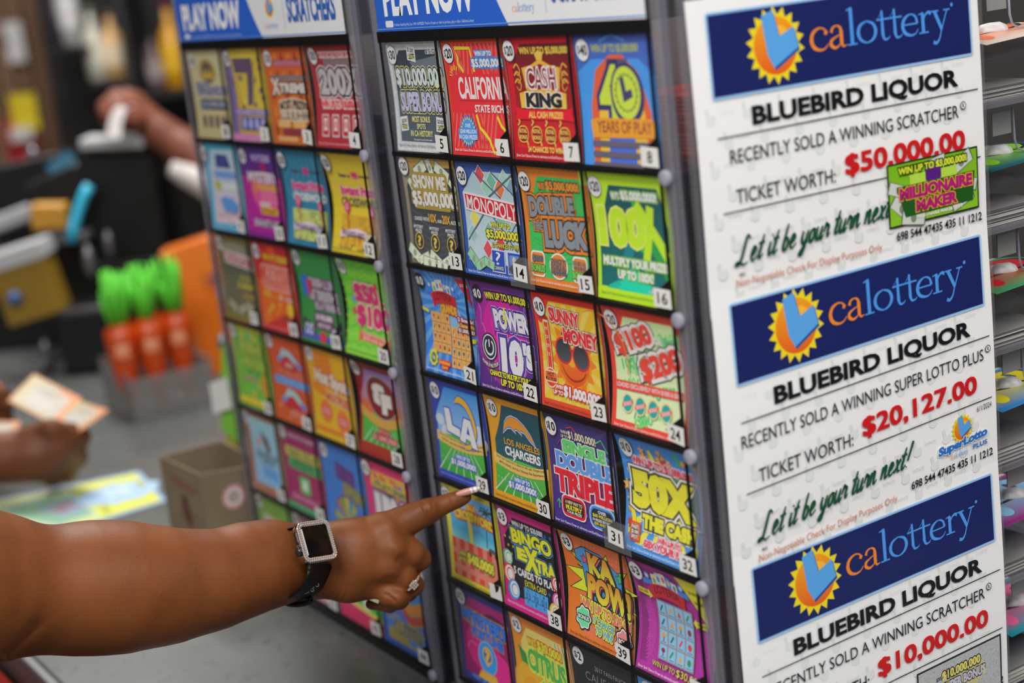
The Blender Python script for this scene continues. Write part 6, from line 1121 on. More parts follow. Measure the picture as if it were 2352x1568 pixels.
def bottle(px, py, d, r_, h, c_, label, cap='#1c1c1c', band=None):
    p = at(px, py, d); p.z = min(SHZ[:3], key=lambda z: abs(z - p.z)); T = thing('liquor_bottle', label, 'bottle', p, 'bottles on the back shelves')
    MB().lathe([(r_ * .9, 0), (r_, .005), (r_, h * .58), (r_ * .75, h * .68), (r_ * .34, h * .76), (r_ * .32, h * .95)], n=16).obj('bottle_body', mat('bottle_' + c_[1:], c_, .2, coat=.6), T)
    MB().lathe([(r_ * .38, h * .93), (r_ * .38, h), (r_ * .3, h * 1.005)], n=12).obj('bottle_cap', mat('cap_' + cap[1:], cap, .4), T)
    if band: MB().lathe([(r_ * 1.01, h * .18), (r_ * 1.02, h * .2), (r_ * 1.02, h * .5), (r_ * 1.01, h * .52)], n=16).obj('bottle_label', mat('label_' + band[1:], band, .6), T)
for px, py, d_, r_, h, c_, cp, bd_, lb in ((168, 92, 5.5, .036, .3, '#b8b4b4', '#8a8a8a', '#dcd8d8', 'tall pale bottle on the upper back shelf'), (191, 92, 5.62, .02, .2, '#1f4a36', '#1a1a1a', None, 'dark green bottle beside the tall pale one'), (230, 180, 5.5, .037, .24, '#c8c4b4', '#8a8a7a', '#e0dccc', 'cream bottle on the middle back shelf'), (272, 180, 5.5, .035, .22, '#d8a86a', '#7a5a3a', '#ecd8b4', 'peach coloured bottle right of the cream one'), (140, 92, 5.58, .028, .2, '#2a2230', '#141414', None, 'dark bottle left of the tall pale one'), (340, 218, 5.6, .032, .2, '#4a5a58', '#3a3a3a', '#8a8484', 'grey green bottle with dull label right of the upright'), (366, 218, 5.46, .03, .18, '#6a5454', '#2a2424', '#a09494', 'brownish bottle in front of the dark shelf'), (412, 218, 5.46, .038, .28, '#d89a14', '#8a2a3a', '#e8b41c', 'bright yellow bottle beside the far dispenser')):
    bottle(px, py, d_, r_, h, c_, lb, cp, bd_)
# ------------------------------------------------------------------ people: one continuous skin each, grown from a blended distance field
class Flesh:
    "shapes are given in camera space (pixel x, pixel y, depth, radius in pixels at that depth); metres inside"
    def __init__(s, h): s.h = h; s.ops = []
    @staticmethod
    def P(p): return np.array([(p[0] - 1176) * p[2] / F, (p[1] - 784) * p[2] / F, p[2]])
    def limb(s, pts, k=.006, sign=1, flat=None):
        "a chain of tapering segments through (x, y, depth, r)"
        for a, b in zip(pts[:-1], pts[1:]):
            s.ops.append(('cone', s.P(a), s.P(b), a[3] * a[2] / F, b[3] * b[2] / F, k, sign))
        return s
    def blob(s, p, k=.006, sign=1, sc=(1, 1, 1)):
        s.ops.append(('ell', s.P(p), np.array(sc) * p[3] * p[2] / F, 0, 0, k, sign)); return s
    def build(s, lo, hi):
        h = s.h; lo = np.array(lo); hi = np.array(hi); n = np.ceil((hi - lo) / h).astype(int) + 1
        G = np.full(n, .05, np.float32); ax = [lo[i] + h * np.arange(n[i]) for i in range(3)]
        for kind, A, B, ra, rb, k, sign in s.ops:
            m = k + 3 * h
            if kind == 'cone': R_ = max(ra, rb); b0 = np.minimum(A, B) - R_ - m; b1 = np.maximum(A, B) + R_ + m
            else: b0 = A - B - m; b1 = A + B + m
            i0 = np.clip(((b0 - lo) / h).astype(int), 0, n); i1 = np.clip(((b1 - lo) / h).astype(int) + 2, 0, n)
            if (i1 <= i0).any(): continue
            X, Y, Z = np.meshgrid(*[ax[i][i0[i]:i1[i]] for i in range(3)], indexing='ij', sparse=True)
            if kind == 'cone':
                d = B - A; L2 = max(1e-12, d @ d); t = np.clip(((X - A[0]) * d[0] + (Y - A[1]) * d[1] + (Z - A[2]) * d[2]) / L2, 0, 1)
                D = np.sqrt((X - A[0] - t * d[0]) ** 2 + (Y - A[1] - t * d[1]) ** 2 + (Z - A[2] - t * d[2]) ** 2) - (ra + (rb - ra) * t)
            else:
                q = np.sqrt(((X - A[0]) / B[0]) ** 2 + ((Y - A[1]) / B[1]) ** 2 + ((Z - A[2]) / B[2]) ** 2); D = (q - 1) * B.min()
            sl = tuple(slice(i0[i], i1[i]) for i in range(3)); g = G[sl]; D = D.astype(np.float32)
            if sign > 0: hh = np.maximum(k - np.abs(g - D), 0) / k; G[sl] = np.minimum(g, D) - hh * hh * k / 4
            else: D = -D; hh = np.maximum(k - np.abs(g - D), 0) / k; G[sl] = np.maximum(g, D) + hh * hh * k / 4
        # surface nets
        S = G < 0; cnt = np.zeros(np.array(n) - 1, np.int8); acc = np.zeros((*(np.array(n) - 1), 3), np.float32)
        offs = [(i, j, k) for i in (0, 1) for j in (0, 1) for k in (0, 1)]
        def sub(A_, o): return A_[o[0]:n[0] - 1 + o[0], o[1]:n[1] - 1 + o[1], o[2]:n[2] - 1 + o[2]]
        for axis in range(3):
            for o in offs:
                if o[axis]: continue
                o2 = list(o); o2[axis] = 1; ga, gb = sub(G, o), sub(G, o2); c = (ga < 0) != (gb < 0); t = np.where(c, ga / np.where(c, ga - gb, 1), 0)
                cnt += c
                for q in range(3): acc[..., q] += np.where(c, o[q] + (t if q == axis else 0), 0)
        cell = cnt > 0; idx = -np.ones(cell.shape, np.int64); idx[cell] = np.arange(cell.sum()); w = np.argwhere(cell)
        V = lo + h * (w + acc[cell] / cnt[cell][:, None]); faces = []
        for axis in range(3):
            a1, a2 = (axis + 1) % 3, (axis + 2) % 3; sa = [slice(None)] * 3; sb_ = [slice(None)] * 3; sa[axis] = slice(0, -1); sb_[axis] = slice(1, None)
            ch = np.argwhere(S[tuple(sa)] != S[tuple(sb_)]); ch = ch[(ch[:, a1] > 0) & (ch[:, a2] > 0) & (ch[:, a1] < n[a1] - 1) & (ch[:, a2] < n[a2] - 1)]
            e1 = np.zeros(3, int); e1[a1] = 1; e2 = np.zeros(3, int); e2[a2] = 1
            q = np.stack([idx[tuple((ch - d_).T)] for d_ in (e1 + e2, e2, 0 * e1, e1)], 1); inside = S[tuple(ch.T)]
            q[~inside] = q[~inside][:, ::-1]; faces.append(q)
        Fc = np.concatenate(faces); Fc = Fc[(Fc >= 0).all(1)]
        Wp = CAM + V[:, :1] * RIGHT + V[:, 1:2] * DOWN + V[:, 2:] * FWD
        return Wp, Fc[:, ::-1]
def skin_object(name, W_, Fc, material, smooth_iter=2):
    c = W_.mean(0); me = bpy.data.meshes.new(name); me.from_pydata((W_ - c).tolist(), [], Fc.tolist()); me.update()
    me.polygons.foreach_set('use_smooth', [True] * len(me.polygons)); me.materials.append(material)
    bm = bmesh.new(); bm.from_mesh(me); bmesh.ops.recalc_face_normals(bm, faces=bm.faces)
    for _ in range(smooth_iter): bmesh.ops.smooth_vert(bm, verts=bm.verts, factor=.5, use_axis_x=True, use_axis_y=True, use_axis_z=True)
    bm.to_mesh(me); bm.free()
    o = link(bpy.data.objects.new(name, me)); o.location = c; return o
def skin_mat(name, c_lo, c_hi, freckle, rough=.52):
    m = bpy.data.materials.new(name); m.use_nodes = True; nt = m.node_tree; N = nt.nodes; L = nt.links; b = N['Principled BSDF']
    tc = N.new('ShaderNodeTexCoord'); n1 = N.new('ShaderNodeTexNoise'); n1.inputs['Scale'].default_value = 22; n1.inputs['Detail'].default_value = 6
    n2 = N.new('ShaderNodeTexNoise'); n2.inputs['Scale'].default_value = 420; n2.inputs['Detail'].default_value = 3
    v = N.new('ShaderNodeTexVoronoi'); v.inputs['Scale'].default_value = 150; v.inputs['Randomness'].default_value = 1
    for q in (n1, n2, v): L.new(tc.outputs['Object'], q.inputs['Vector'])
    mx = N.new('ShaderNodeMix'); mx.data_type = 'RGBA'; mx.inputs[6].default_value = (*lin(c_lo), 1); mx.inputs[7].default_value = (*lin(c_hi), 1)
    rp = N.new('ShaderNodeMapRange'); rp.inputs[1].default_value = .32; rp.inputs[2].default_value = .68; L.new(n1.outputs['Fac'], rp.inputs[0]); L.new(rp.outputs[0], mx.inputs[0])
    fr = N.new('ShaderNodeMapRange'); fr.inputs[1].default_value = .05; fr.inputs[2].default_value = .1; fr.inputs[3].default_value = freckle; fr.inputs[4].default_value = 0; L.new(v.outputs['Distance'], fr.inputs[0])
    sel = N.new('ShaderNodeMath'); sel.operation = 'MULTIPLY'; se = N.new('ShaderNodeSeparateColor'); L.new(v.outputs['Color'], se.inputs[0]); gt = N.new('ShaderNodeMath'); gt.operation = 'GREATER_THAN'; gt.inputs[1].default_value = .55; L.new(se.outputs[0], gt.inputs[0]); L.new(gt.outputs[0], sel.inputs[0]); L.new(fr.outputs[0], sel.inputs[1])
    m2 = N.new('ShaderNodeMix'); m2.data_type = 'RGBA'; L.new(sel.outputs[0], m2.inputs[0]); L.new(mx.outputs[2], m2.inputs[6]); m2.inputs[7].default_value = (*lin('#3a1c12'), 1); L.new(m2.outputs[2], b.inputs['Base Color'])
    bp = N.new('ShaderNodeBump'); bp.inputs['Strength'].default_value = .16; bp.inputs['Distance'].default_value = .001; L.new(n2.outputs['Fac'], bp.inputs['Height']); L.new(bp.outputs[0], b.inputs['Normal'])
    b.inputs['Roughness'].default_value = rough; b.inputs['Subsurface Weight'].default_value = .12; b.inputs['Subsurface Radius'].default_value = (.8, .3, .15); b.inputs['Subsurface Scale'].default_value = .004
    b.inputs['Specular IOR Level'].default_value = .28
    return m
SKIN = skin_mat('skin_brown', '#6a3a1a', '#7b4521', .7)
# --- the shopper's right arm, pointing
fl = Flesh(.00165)
fl.limb([(-330, 1350, 1.30, 215), (-150, 1345, 1.335, 190), (-20, 1348, 1.365, 166)], .03)                      # upper arm
fl.limb([(40, 1352, 1.385, 138), (130, 1356, 1.40, 127), (210, 1349, 1.415, 138), (300, 1347, 1.43, 133), (400, 1344, 1.448, 115), (500, 1329, 1.468, 99), (590, 1305, 1.490, 86), (655, 1292, 1.510, 75), (720, 1288, 1.526, 68)], .022)
fl.limb([(560, 1268, 1.483, 52), (620, 1264, 1.496, 46), (650, 1270, 1.508, 40)], .02)                             # ulnar head near the watch
# back of the hand: four metacarpals over a palm pad
fl.limb([(722, 1266, 1.528, 58), (800, 1250, 1.526, 50), (868, 1222, 1.530, 42)], .016)
fl.limb([(738, 1272, 1.528, 52), (830, 1258, 1.520, 46), (903, 1258, 1.522, 35)], .014)
fl.limb([(738, 1298, 1.528, 54), (820, 1300, 1.519, 46), (893, 1303, 1.521, 33)], .014)
fl.limb([(730, 1318, 1.528, 50), (800, 1336, 1.523, 40), (858, 1345, 1.530, 28)], .014)
fl.limb([(745, 1285, 1.530, 58), (820, 1285, 1.552, 56), (880, 1275, 1.558, 46)], .016)                           # palm pad behind
# knuckles
fl.blob((893, 1214, 1.517, 25), .012); fl.blob((905, 1259, 1.511, 24), .011); fl.blob((895, 1303, 1.512, 21), .011); fl.blob((860, 1347, 1.522, 17), .010)
# index finger, straight out to the board
fl.limb([(880, 1216, 1.528, 39), (925, 1199, 1.530, 34), (952, 1187, 1.531, 29.5), (976, 1177, 1.532, 26.5), (990, 1171, 1.533, 25)], .007)
fl.limb([(990, 1171, 1.533, 24.5), (1014, 1161, 1.534, 20.5), (1036, 1152, 1.535, 18.6), (1056, 1145, 1.536, 16.5), (1071, 1141, 1.537, 13)], .005)
fl.blob((984, 1168, 1.525, 19), .006)
# middle finger, curled away
fl.limb([(905, 1262, 1.520, 32), (945, 1270, 1.526, 29), (963, 1283, 1.535, 26)], .007)
fl.limb([(963, 1283, 1.535, 26), (948, 1300, 1.562, 22), (912, 1306, 1.580, 19)], .004)
# ring finger, curled
fl.limb([(893, 1305, 1.520, 28), (928, 1326, 1.524, 26), (948, 1344, 1.530, 24.5)], .006)
fl.limb([(948, 1344, 1.530, 24), (938, 1360, 1.555, 20), (900, 1360, 1.572, 17)], .004)
# little finger, folded under
fl.limb([(860, 1348, 1.527, 24), (893, 1366, 1.522, 24), (917, 1375, 1.524, 23)], .006)
fl.limb([(917, 1375, 1.524, 22.5), (895, 1388, 1.538, 17.5), (852, 1387, 1.552, 13)], .004)
fl.blob((915, 1372, 1.516, 16), .006)
# thumb behind the palm, closing on the folded note
fl.limb([(770, 1305, 1.555, 40), (840, 1330, 1.585, 27), (885, 1350, 1.592, 20), (905, 1356, 1.588, 15)], .008)
# creases: elbow fold, web between fingers, wrist lines
fl.limb([(948, 1232, 1.507, 5), (930, 1236, 1.502, 3.5), (915, 1238, 1.500, 2)], .008, -1)
fl.limb([(942, 1300, 1.508, 5), (922, 1287, 1.503, 3.5)], .008, -1); fl.limb([(915, 1348, 1.508, 5), (893, 1334, 1.504, 3)], .008, -1)
Wp, Fc = fl.build((-.62, .02, 1.22), (-.02, .32, 1.63))
arm = skin_object('person', Wp, Fc, SKIN, 2)
def crease(o, pts, amp, wid):
    "presses a fold line into the side of the skin that the line is seen on"
    me = o.data; n = len(me.vertices); co = np.empty(n * 3); me.vertices.foreach_get('co', co); co = co.reshape(-1, 3); no = np.empty(n * 3); me.vertices.foreach_get('normal', no); no = no.reshape(-1, 3)
    q = co + np.array(o.location) - CAM; dd = q @ FWD; X_ = 1176 + F * (q @ RIGHT) / dd; Y_ = 784 + F * (q @ DOWN) / dd; best = np.full(n, 1e9); P_ = spline(pts, 4)
    for a_, b_ in zip(P_[:-1], P_[1:]):
        dx, dy = b_[0] - a_[0], b_[1] - a_[1]; t = np.clip(((X_ - a_[0]) * dx + (Y_ - a_[1]) * dy) / (dx * dx + dy * dy + 1e-9), 0, 1); best = np.minimum(best, np.hypot(X_ - a_[0] - t * dx, Y_ - a_[1] - t * dy))
    al = np.hypot(X_ - P_[0][0], Y_ - P_[0][1]) / (math.hypot(P_[-1][0] - P_[0][0], P_[-1][1] - P_[0][1]) + 1e-9); w = np.where(no @ FWD < -.05, np.exp(-(best / wid) ** 2), 0) * amp * np.clip(al * 3.2, .15, 1); co -= no * w[:, None]; me.vertices.foreach_set('co', co.ravel()); me.update()
for pts in (((751, 1318), (748, 1345), (738, 1370)), ((762, 1312), (760, 1345), (748, 1374)), ((773, 1318), (772, 1348), (760, 1376)), ((786, 1322), (785, 1350), (772, 1377)), ((798, 1335), (796, 1360), (786, 1378))): crease(arm, pts, .0011, 2.6)
for pts in (((962, 1160), (968, 1172), (966, 1184)), ((974, 1154), (982, 1166), (984, 1180)), ((988, 1150), (994, 1160), (995, 1172)), ((1033, 1138), (1038, 1146), (1040, 1154))): crease(arm, pts, .0009, 2.6)
for pts in (((878, 1362), (893, 1368), (905, 1380)), ((938, 1368), (950, 1362), (962, 1352)), ): crease(arm, pts, .0016, 3.2)
for pts, am, wd_ in ((((112, 1405), (84, 1440), (20, 1506)), .0022, 16), (((98, 1432), (66, 1462), (18, 1508)), .0012, 6)): crease(arm, pts, am, wd_)
tag(arm, 'shopper with a bare brown arm pointing at a ticket, black watch on the wrist', 'person')
def cs2w(p): return Vector(at(p[0], p[1], p[2]))
# pointing finger's nail: pink bed with white striped tip
nv, nc, nf = [], [], []; NU, NV = 16, 7
for i in range(NU + 1):
    t = i / NU; cx, cy, cd_ = 1048 + 56 * t, 1136 - 15.5 * t, 1.5268 - .0022 * t; wd = (8.4 * math.sin(PI * min(.5, .2 + t * .8)) - 3.2 * max(0, t - .45)) * (1 if t < .86 else math.sqrt(max(0, 1 - ((t - .86) / .15) ** 2)))
    for j in range(NV + 1):
        u_ = j / NV * 2 - 1; x = cx + u_ * wd * .29; y = cy + u_ * wd * .93 - 0.0; d = cd_ + .0018 * u_ * u_ + .0004
        nv.append(tuple(cs2w((x, y, d)))); stripe = t > .62 and int((t - .62) / .048) % 2 == 0
        nc.append((*lin('#dcd6d6' if stripe else ('#a88a86' if t > .62 else '#c48c80')), 0))
for i in range(NU):
    for j in range(NV): k = i * (NV + 1) + j; nf.append((k, k + 1, k + NV + 2, k + NV + 1))
c0 = Vector(nv[60]); me = bpy.data.meshes.new('fingernail'); me.from_pydata([tuple(Vector(q) - arm.location) for q in nv], [], nf); ca = me.color_attributes.new('ink', 'FLOAT_COLOR', 'POINT'); ca.data.foreach_set('color', np.array(nc, np.float32).ravel()); me.polygons.foreach_set('use_smooth', [True] * len(nf))
NM = print_mat('nail_polish', .12); me.materials.append(NM); o = link(bpy.data.objects.new('fingernail', me), arm); o['label'] = 'pink nail with white striped tip'
sm = o.modifiers.new('thick', 'SOLIDIFY'); sm.thickness = .0007
# --- wristwatch
Wc = Vector(at(728, 1241, 1.467)); WT = thing('wristwatch', 'square wristwatch with rhinestone bezel and black rubber band on the pointing arm', 'watch', Wc)
def dirw(x, y, z): return Vector(RIGHT * x + DOWN * y + FWD * z)
eW = dirw(57, -4, 42).normalized(); eH = dirw(29, 85, -29); eH = (eH - eW * eH.dot(eW)).normalized(); eN = eW.cross(eH).normalized()
if eN.dot(Vector(FWD)) > 0: eN = -eN
def wp_(a_, b_, c_): return tuple(eW * a_ + eH * b_ + eN * c_)
wW, wH, wT = .0338, .0382, .0125
def rrect(w, h, r, n=5):
    q = []
    for sx_, sy_, a0 in ((1, -1, -90), (1, 1, 0), (-1, 1, 90), (-1, -1, 180)):
        q += [(sx_ * (w / 2 - r) + r * math.cos(math.radians(a0 + 90 * k / n)), sy_ * (h / 2 - r) + r * math.sin(math.radians(a0 + 90 * k / n))) for k in range(n + 1)]
    return q
def loft(mb, rings, mi=0, cap0=True, cap1=True, smooth=False):
    n = len(rings[0]); vs = [p for r_ in rings for p in r_]; fs = [(i * n + j, i * n + (j + 1) % n, (i + 1) * n + (j + 1) % n, (i + 1) * n + j) for i in range(len(rings) - 1) for j in range(n)]
    if cap0: fs.append(tuple(range(n))[::-1])
    if cap1: fs.append(tuple((len(rings) - 1) * n + j for j in range(n)))
    return mb.add(vs, fs, mi, smooth)
def ring3(w, h, r, z): return [wp_(x, y, z) for x, y in rrect(w, h, r)]
CHROME = mat('watch_chrome', '#c9c7c4', .14, 1.0, var=.03); GLASS = mat('watch_glass', '#030304', .05, spec=.2); RUB = mat('watch_rubber', '#060708', .5, var=.2, spec=.3)
m = MB(); loft(m, [ring3(wW * .86, wH * .9, .006, -wT), ring3(wW, wH, .0062, -wT * .72), ring3(wW * 1.02, wH * 1.02, .0065, -wT * .3), ring3(wW, wH, .006, -.0006), ring3(wW * .97, wH * .97, .0056, 0)]); m.obj('watch_case', CHROME, WT, bevel=.0004)
m = MB(); loft(m, [ring3(wW * .755, wH * .775, .0022, 0), ring3(wW * .755, wH * .775, .0022, .0007), ring3(wW * .73, wH * .75, .002, .0011)]); m.obj('watch_screen', GLASS, WT)
gem = mat('rhinestone', '#e6e4e2', .08, .75, var=.1, scale=900); m = MB()
for w_, h_, r_ in ((wW * .955, wH * .955, .0052), (wW * .835, wH * .85, .0036)):
    q = rrect(w_, h_, r_, 8); per = [0]
    for i in range(len(q)): per.append(per[-1] + math.dist(q[i], q[(i + 1) % len(q)]))
    nn = int(per[-1] / .00215)
    for k in range(nn):
        s_ = per[-1] * k / nn; i = max(j for j in range(len(q)) if per[j] <= s_); f_ = (s_ - per[i]) / max(1e-9, per[i + 1] - per[i]); a_, b_ = q[i], q[(i + 1) % len(q)]
        x, y = a_[0] + (b_[0] - a_[0]) * f_, a_[1] + (b_[1] - a_[1]) * f_; R_ = .00105
        ringp = [wp_(x + R_ * math.cos(t), y + R_ * math.sin(t), .0002) for t in np.linspace(0, 2 * PI, 7)[:-1]]; top = [wp_(x + R_ * .5 * math.cos(t), y + R_ * .5 * math.sin(t), .0009) for t in np.linspace(.3, 2 * PI + .3, 7)[:-1]]
        loft(m, [ringp, top], 0, False, True)
m.obj('rhinestone_bezel', gem, WT)
m = MB(); cw_ = [wp_(-wW * .52 - .0022, wH * .17 + .0042 * math.cos(t), -wT * .42 + .0042 * math.sin(t)) for t in np.linspace(0, 2 * PI, 17)[:-1]]; cw0 = [wp_(-wW * .5, wH * .17 + .0045 * math.cos(t), -wT * .42 + .0045 * math.sin(t)) for t in np.linspace(0, 2 * PI, 17)[:-1]]; cw2 = [wp_(-wW * .52 - .0026, wH * .17 + .0032 * math.cos(t), -wT * .42 + .0032 * math.sin(t)) for t in np.linspace(0, 2 * PI, 17)[:-1]]
loft(m, [cw0, cw_, cw2], smooth=True); m.obj('crown', mat('crown_dark', '#4a4848', .25, .8), WT)
m = MB(); loft(m, [[wp_(-wW * .506 - d_, -wH * .16 + y_ * k_, -wT * .42 + z_ * k_) for y_, z_ in rrect(.0125, .0042, .002)] for d_, k_ in ((0, 1), (.0007, 1), (.0008, .8))]); m.obj('side_button', mat('button_dark', '#3c3a3a', .3, .6), WT)
# the rubber band: a ribbon round the wrist between two edges
LE = [(702, 1297, 1.472), (706, 1307, 1.462), (705, 1320, 1.459), (696, 1340, 1.462), (675, 1362, 1.472), (650, 1379, 1.494), (640, 1380, 1.55), (625, 1330, 1.585), (622, 1270, 1.58), (630, 1226, 1.55), (642, 1213, 1.515), (662, 1216, 1.482)]
RE_ = [(765, 1294, 1.502), (760, 1304, 1.498), (752, 1325, 1.496), (741, 1347, 1.499), (724, 1363, 1.506), (708, 1373, 1.522), (694, 1366, 1.572), (684, 1320, 1.605), (684, 1262, 1.60), (690, 1222, 1.572), (700, 1206, 1.538), (727, 1201, 1.505)]
Lw = spline([tuple(cs2w(p) - Wc) for p in LE], 5); Rw = spline([tuple(cs2w(p) - Wc) for p in RE_], 5)
m = MB(); vs, fs = [], []; nb = len(Lw); ND = 5
cen = Vector(at(700, 1290, 1.53)) - Wc
for i in range(nb):
    for j in range(ND + 1):
        p = Vector(Lw[i]).lerp(Vector(Rw[i]), j / ND); out_ = (p - cen).normalized(); b_ = .0012 * math.sin(PI * j / ND); vs += [tuple(p + out_ * (b_ + .0012)), tuple(p + out_ * (b_ - .0008))]
M_ = 2 * (ND + 1)
for i in range(nb - 1):
    for j in range(ND):
        k = i * M_ + 2 * j; fs += [(k, k + 2, k + M_ + 2, k + M_), (k + 1, k + M_ + 1, k + M_ + 3, k + 3)]
    k = i * M_; fs += [(k, k + M_, k + M_ + 1, k + 1), (k + 2 * ND, k + 2 * ND + 1, k + M_ + 2 * ND + 1, k + M_ + 2 * ND)]
m.add(vs, fs, 0, True); m.obj('watch_band', RUB, WT)
SL = mat('band_slot_grey', '#8f8f90', .5); 
for cx, cy, rx, ry, an in ((725, 1334, 6.5, 3.6, -20), (728.5, 1343, 3.6, 3.8, 0), (709.5, 1344, 7.5, 2.0, -33), (715, 1348.5, 6.8, 3.2, -22), (717.3, 1355, 3.4, 3.0, 0), (699, 1357, 7.2, 1.6, -30), (703.5, 1359.5, 6.4, 2.4, -14)):
    i = min(range(8, nb - 30), key=lambda q: min((Vector(Lw[q]).lerp(Vector(Rw[q]), s_ / 10) + Wc - Vector(at(cx, cy, 1.49))).length for s_ in range(11)))
    best = min(((Vector(Lw[i]).lerp(Vector(Rw[i]), s_ / 20)) for s_ in range(21)), key=lambda p: (p + Wc - Vector(at(cx, cy, 1.49))).length); dep = (np.array(best + Wc) - CAM) @ FWD - .008
    a_ = math.radians(an); m = MB(); m.tube([tuple(Vector(at(cx + rx * math.cos(t) * math.cos(a_) - ry * math.sin(t) * math.sin(a_), cy + rx * math.cos(t) * math.sin(a_) + ry * math.sin(t) * math.cos(a_), dep)) - Wc) for t in np.linspace(0, 2 * PI, 21)], .00034, 5, cap=False); m.obj('band_slot', SL, WT)
m = MB(); ek = [tuple(Vector(at(684 + 30 * math.cos(t), 1379 + 9.5 * math.sin(t) - 1.5 * math.cos(t), 1.508 - .008 * math.cos(t))) - Wc) for t in np.linspace(0, 2 * PI, 25)]
m.tube(ek, .0024, 8, cap=False); m.obj('band_loop', RUB, WT)
m = MB(); n_ = 24; q = [tuple(Vector(at(686 + 24 * math.cos(t), 1377 + 6 * math.sin(t), 1.511)) - Wc) for t in np.linspace(0, 2 * PI, n_ + 1)[:-1]]; q2 = [tuple(Vector(at(686 + 24 * math.cos(t), 1377 + 6 * math.sin(t), 1.517)) - Wc) for t in np.linspace(0, 2 * PI, n_ + 1)[:-1]]
loft(m, [q2, q]); m.obj('clasp_stud', mat('clasp_grey', '#5c5b5c', .35, .5), WT)
# --- ring on the ring finger
RGc = Vector(at(943, 1334, 1.524)); RG = thing('finger_ring', 'gold ring with a square cluster of clear stones on the ring finger', 'ring', RGc)
fdir = dirw(37, 33, 16).normalized(); ra_ = dirw(22, -30, 0); ra_ = (ra_ - fdir * ra_.dot(fdir)).normalized(); rb_ = fdir.cross(ra_).normalized()
if rb_.dot(Vector(FWD)) > 0: rb_ = -rb_
RR = 28.6 * 1.524 / F
def rp(t, k=1.0, ax_=0.0): return ra_ * (RR * k * math.cos(t)) + rb_ * (RR * k * math.sin(t)) + fdir * ax_
m = MB(); m.tube([tuple(rp(t)) for t in np.linspace(0, 2 * PI, 41)], .0013, 8, cap=False, flat=1.2); m.obj('band', mat('ring_gold', '#d8b878', .18, 1.0, var=.05), RG)
tg = None; best = 1e9
for t in np.linspace(0, 2 * PI, 200):
    p = RGc + rp(t); q = np.array(p) - CAM; X_ = 1176 + F * (q @ RIGHT) / (q @ FWD); Y_ = 784 + F * (q @ DOWN) / (q @ FWD); e_ = math.hypot(X_ - 954, Y_ - 1346) + (40 if (q @ FWD) > 1.528 else 0)
    if e_ < best: best, tg = e_, t
def stone(t, k, ax_, sz, hgt, name, mt, nx=1, ny=1):
    n_ = (rp(t) - fdir * 0).normalized(); tt = fdir; bb = n_.cross(tt).normalized(); m = MB()
    for i in range(nx):
        for j in range(ny):
            u0, v0 = (i - (nx - 1) / 2) * sz, (j - (ny - 1) / 2) * sz; c_ = rp(t, k) + tt * (u0 + ax_) + bb * v0; lo_ = [c_ + tt * (sx_ * sz * .48) + bb * (sy_ * sz * .48) for sx_, sy_ in ((-1, -1), (1, -1), (1, 1), (-1, 1))]; hi_ = [c_ + tt * (sx_ * sz * .28) + bb * (sy_ * sz * .28) + n_ * hgt for sx_, sy_ in ((-1, -1), (1, -1), (1, 1), (-1, 1))]
            m.hexa([tuple(p) for p in lo_ + hi_])
    return m.obj(name, mt, RG)
GOLD = MATS['ring_gold']
stone(tg, 1.05, 0, .0072, .0022, 'setting', GOLD); stone(tg, 1.2, 0, .0024, .0012, 'stone_cluster', gem, 3, 3)
for s_ in (-1, 1): stone(tg + s_ * .42, 1.06, 0, .0022, .0014, 'side_stone', gem, 1, 2)
# --- folded banknote in the fist
NB = Vector(at(862, 1370, 1.530)); m = MB()
q = [(838, 1366, 1.532), (868, 1352, 1.514), (878, 1362, 1.513), (868, 1385, 1.516), (850, 1378, 1.520), (872, 1352, 1.545), (880, 1364, 1.545), (868, 1386, 1.545)]
vs = [tuple(cs2w(p) - NB) for p in q]; m.add(vs, [(0, 1, 2, 4), (2, 3, 4), (1, 5, 6, 2), (2, 6, 7, 3)], 0)
o = m.obj('banknote', mat('banknote_green', '#8d9270', .7, var=.25, scale=120)); o.location = NB; s2 = o.modifiers.new('t', 'SOLIDIFY'); s2.thickness = .0006; tag(o, 'corner of a folded greenish banknote held in the pointing fist', 'banknote')
# --- second shopper at the left edge, holding paper slips
SK2 = skin_mat('skin_brown_light', '#5e3420', '#74432a', .2, .5)
f2 = Flesh(.004)
f2.limb([(-420, 1120, 2.35, 120), (-330, 1010, 2.42, 75), (-150, 1045, 2.47, 60), (-20, 1052, 2.5, 50), (60, 1046, 2.5, 52)], .03)
f2.limb([(40, 1050, 2.5, 54), (95, 1044, 2.5, 54), (140, 1020, 2.5, 40)], .02)
f2.limb([(80, 1000, 2.49, 28), (118, 985, 2.48, 22), (140, 984, 2.485, 16)], .012)
f2.limb([(110, 1015, 2.50, 34), (160, 998, 2.51, 26), (186, 1003, 2.53, 20), (178, 1030, 2.55, 17)], .012)
f2.limb([(115, 1040, 2.50, 36), (160, 1040, 2.52, 27), (178, 1052, 2.545, 20), (160, 1066, 2.56, 17)], .012)
f2.limb([(100, 1064, 2.51, 32), (145, 1076, 2.53, 25), (155, 1086, 2.55, 19), (135, 1090, 2.56, 15)], .012)
f2.limb([(80, 1076, 2.52, 27), (118, 1094, 2.54, 20), (120, 1100, 2.56, 15)], .012)
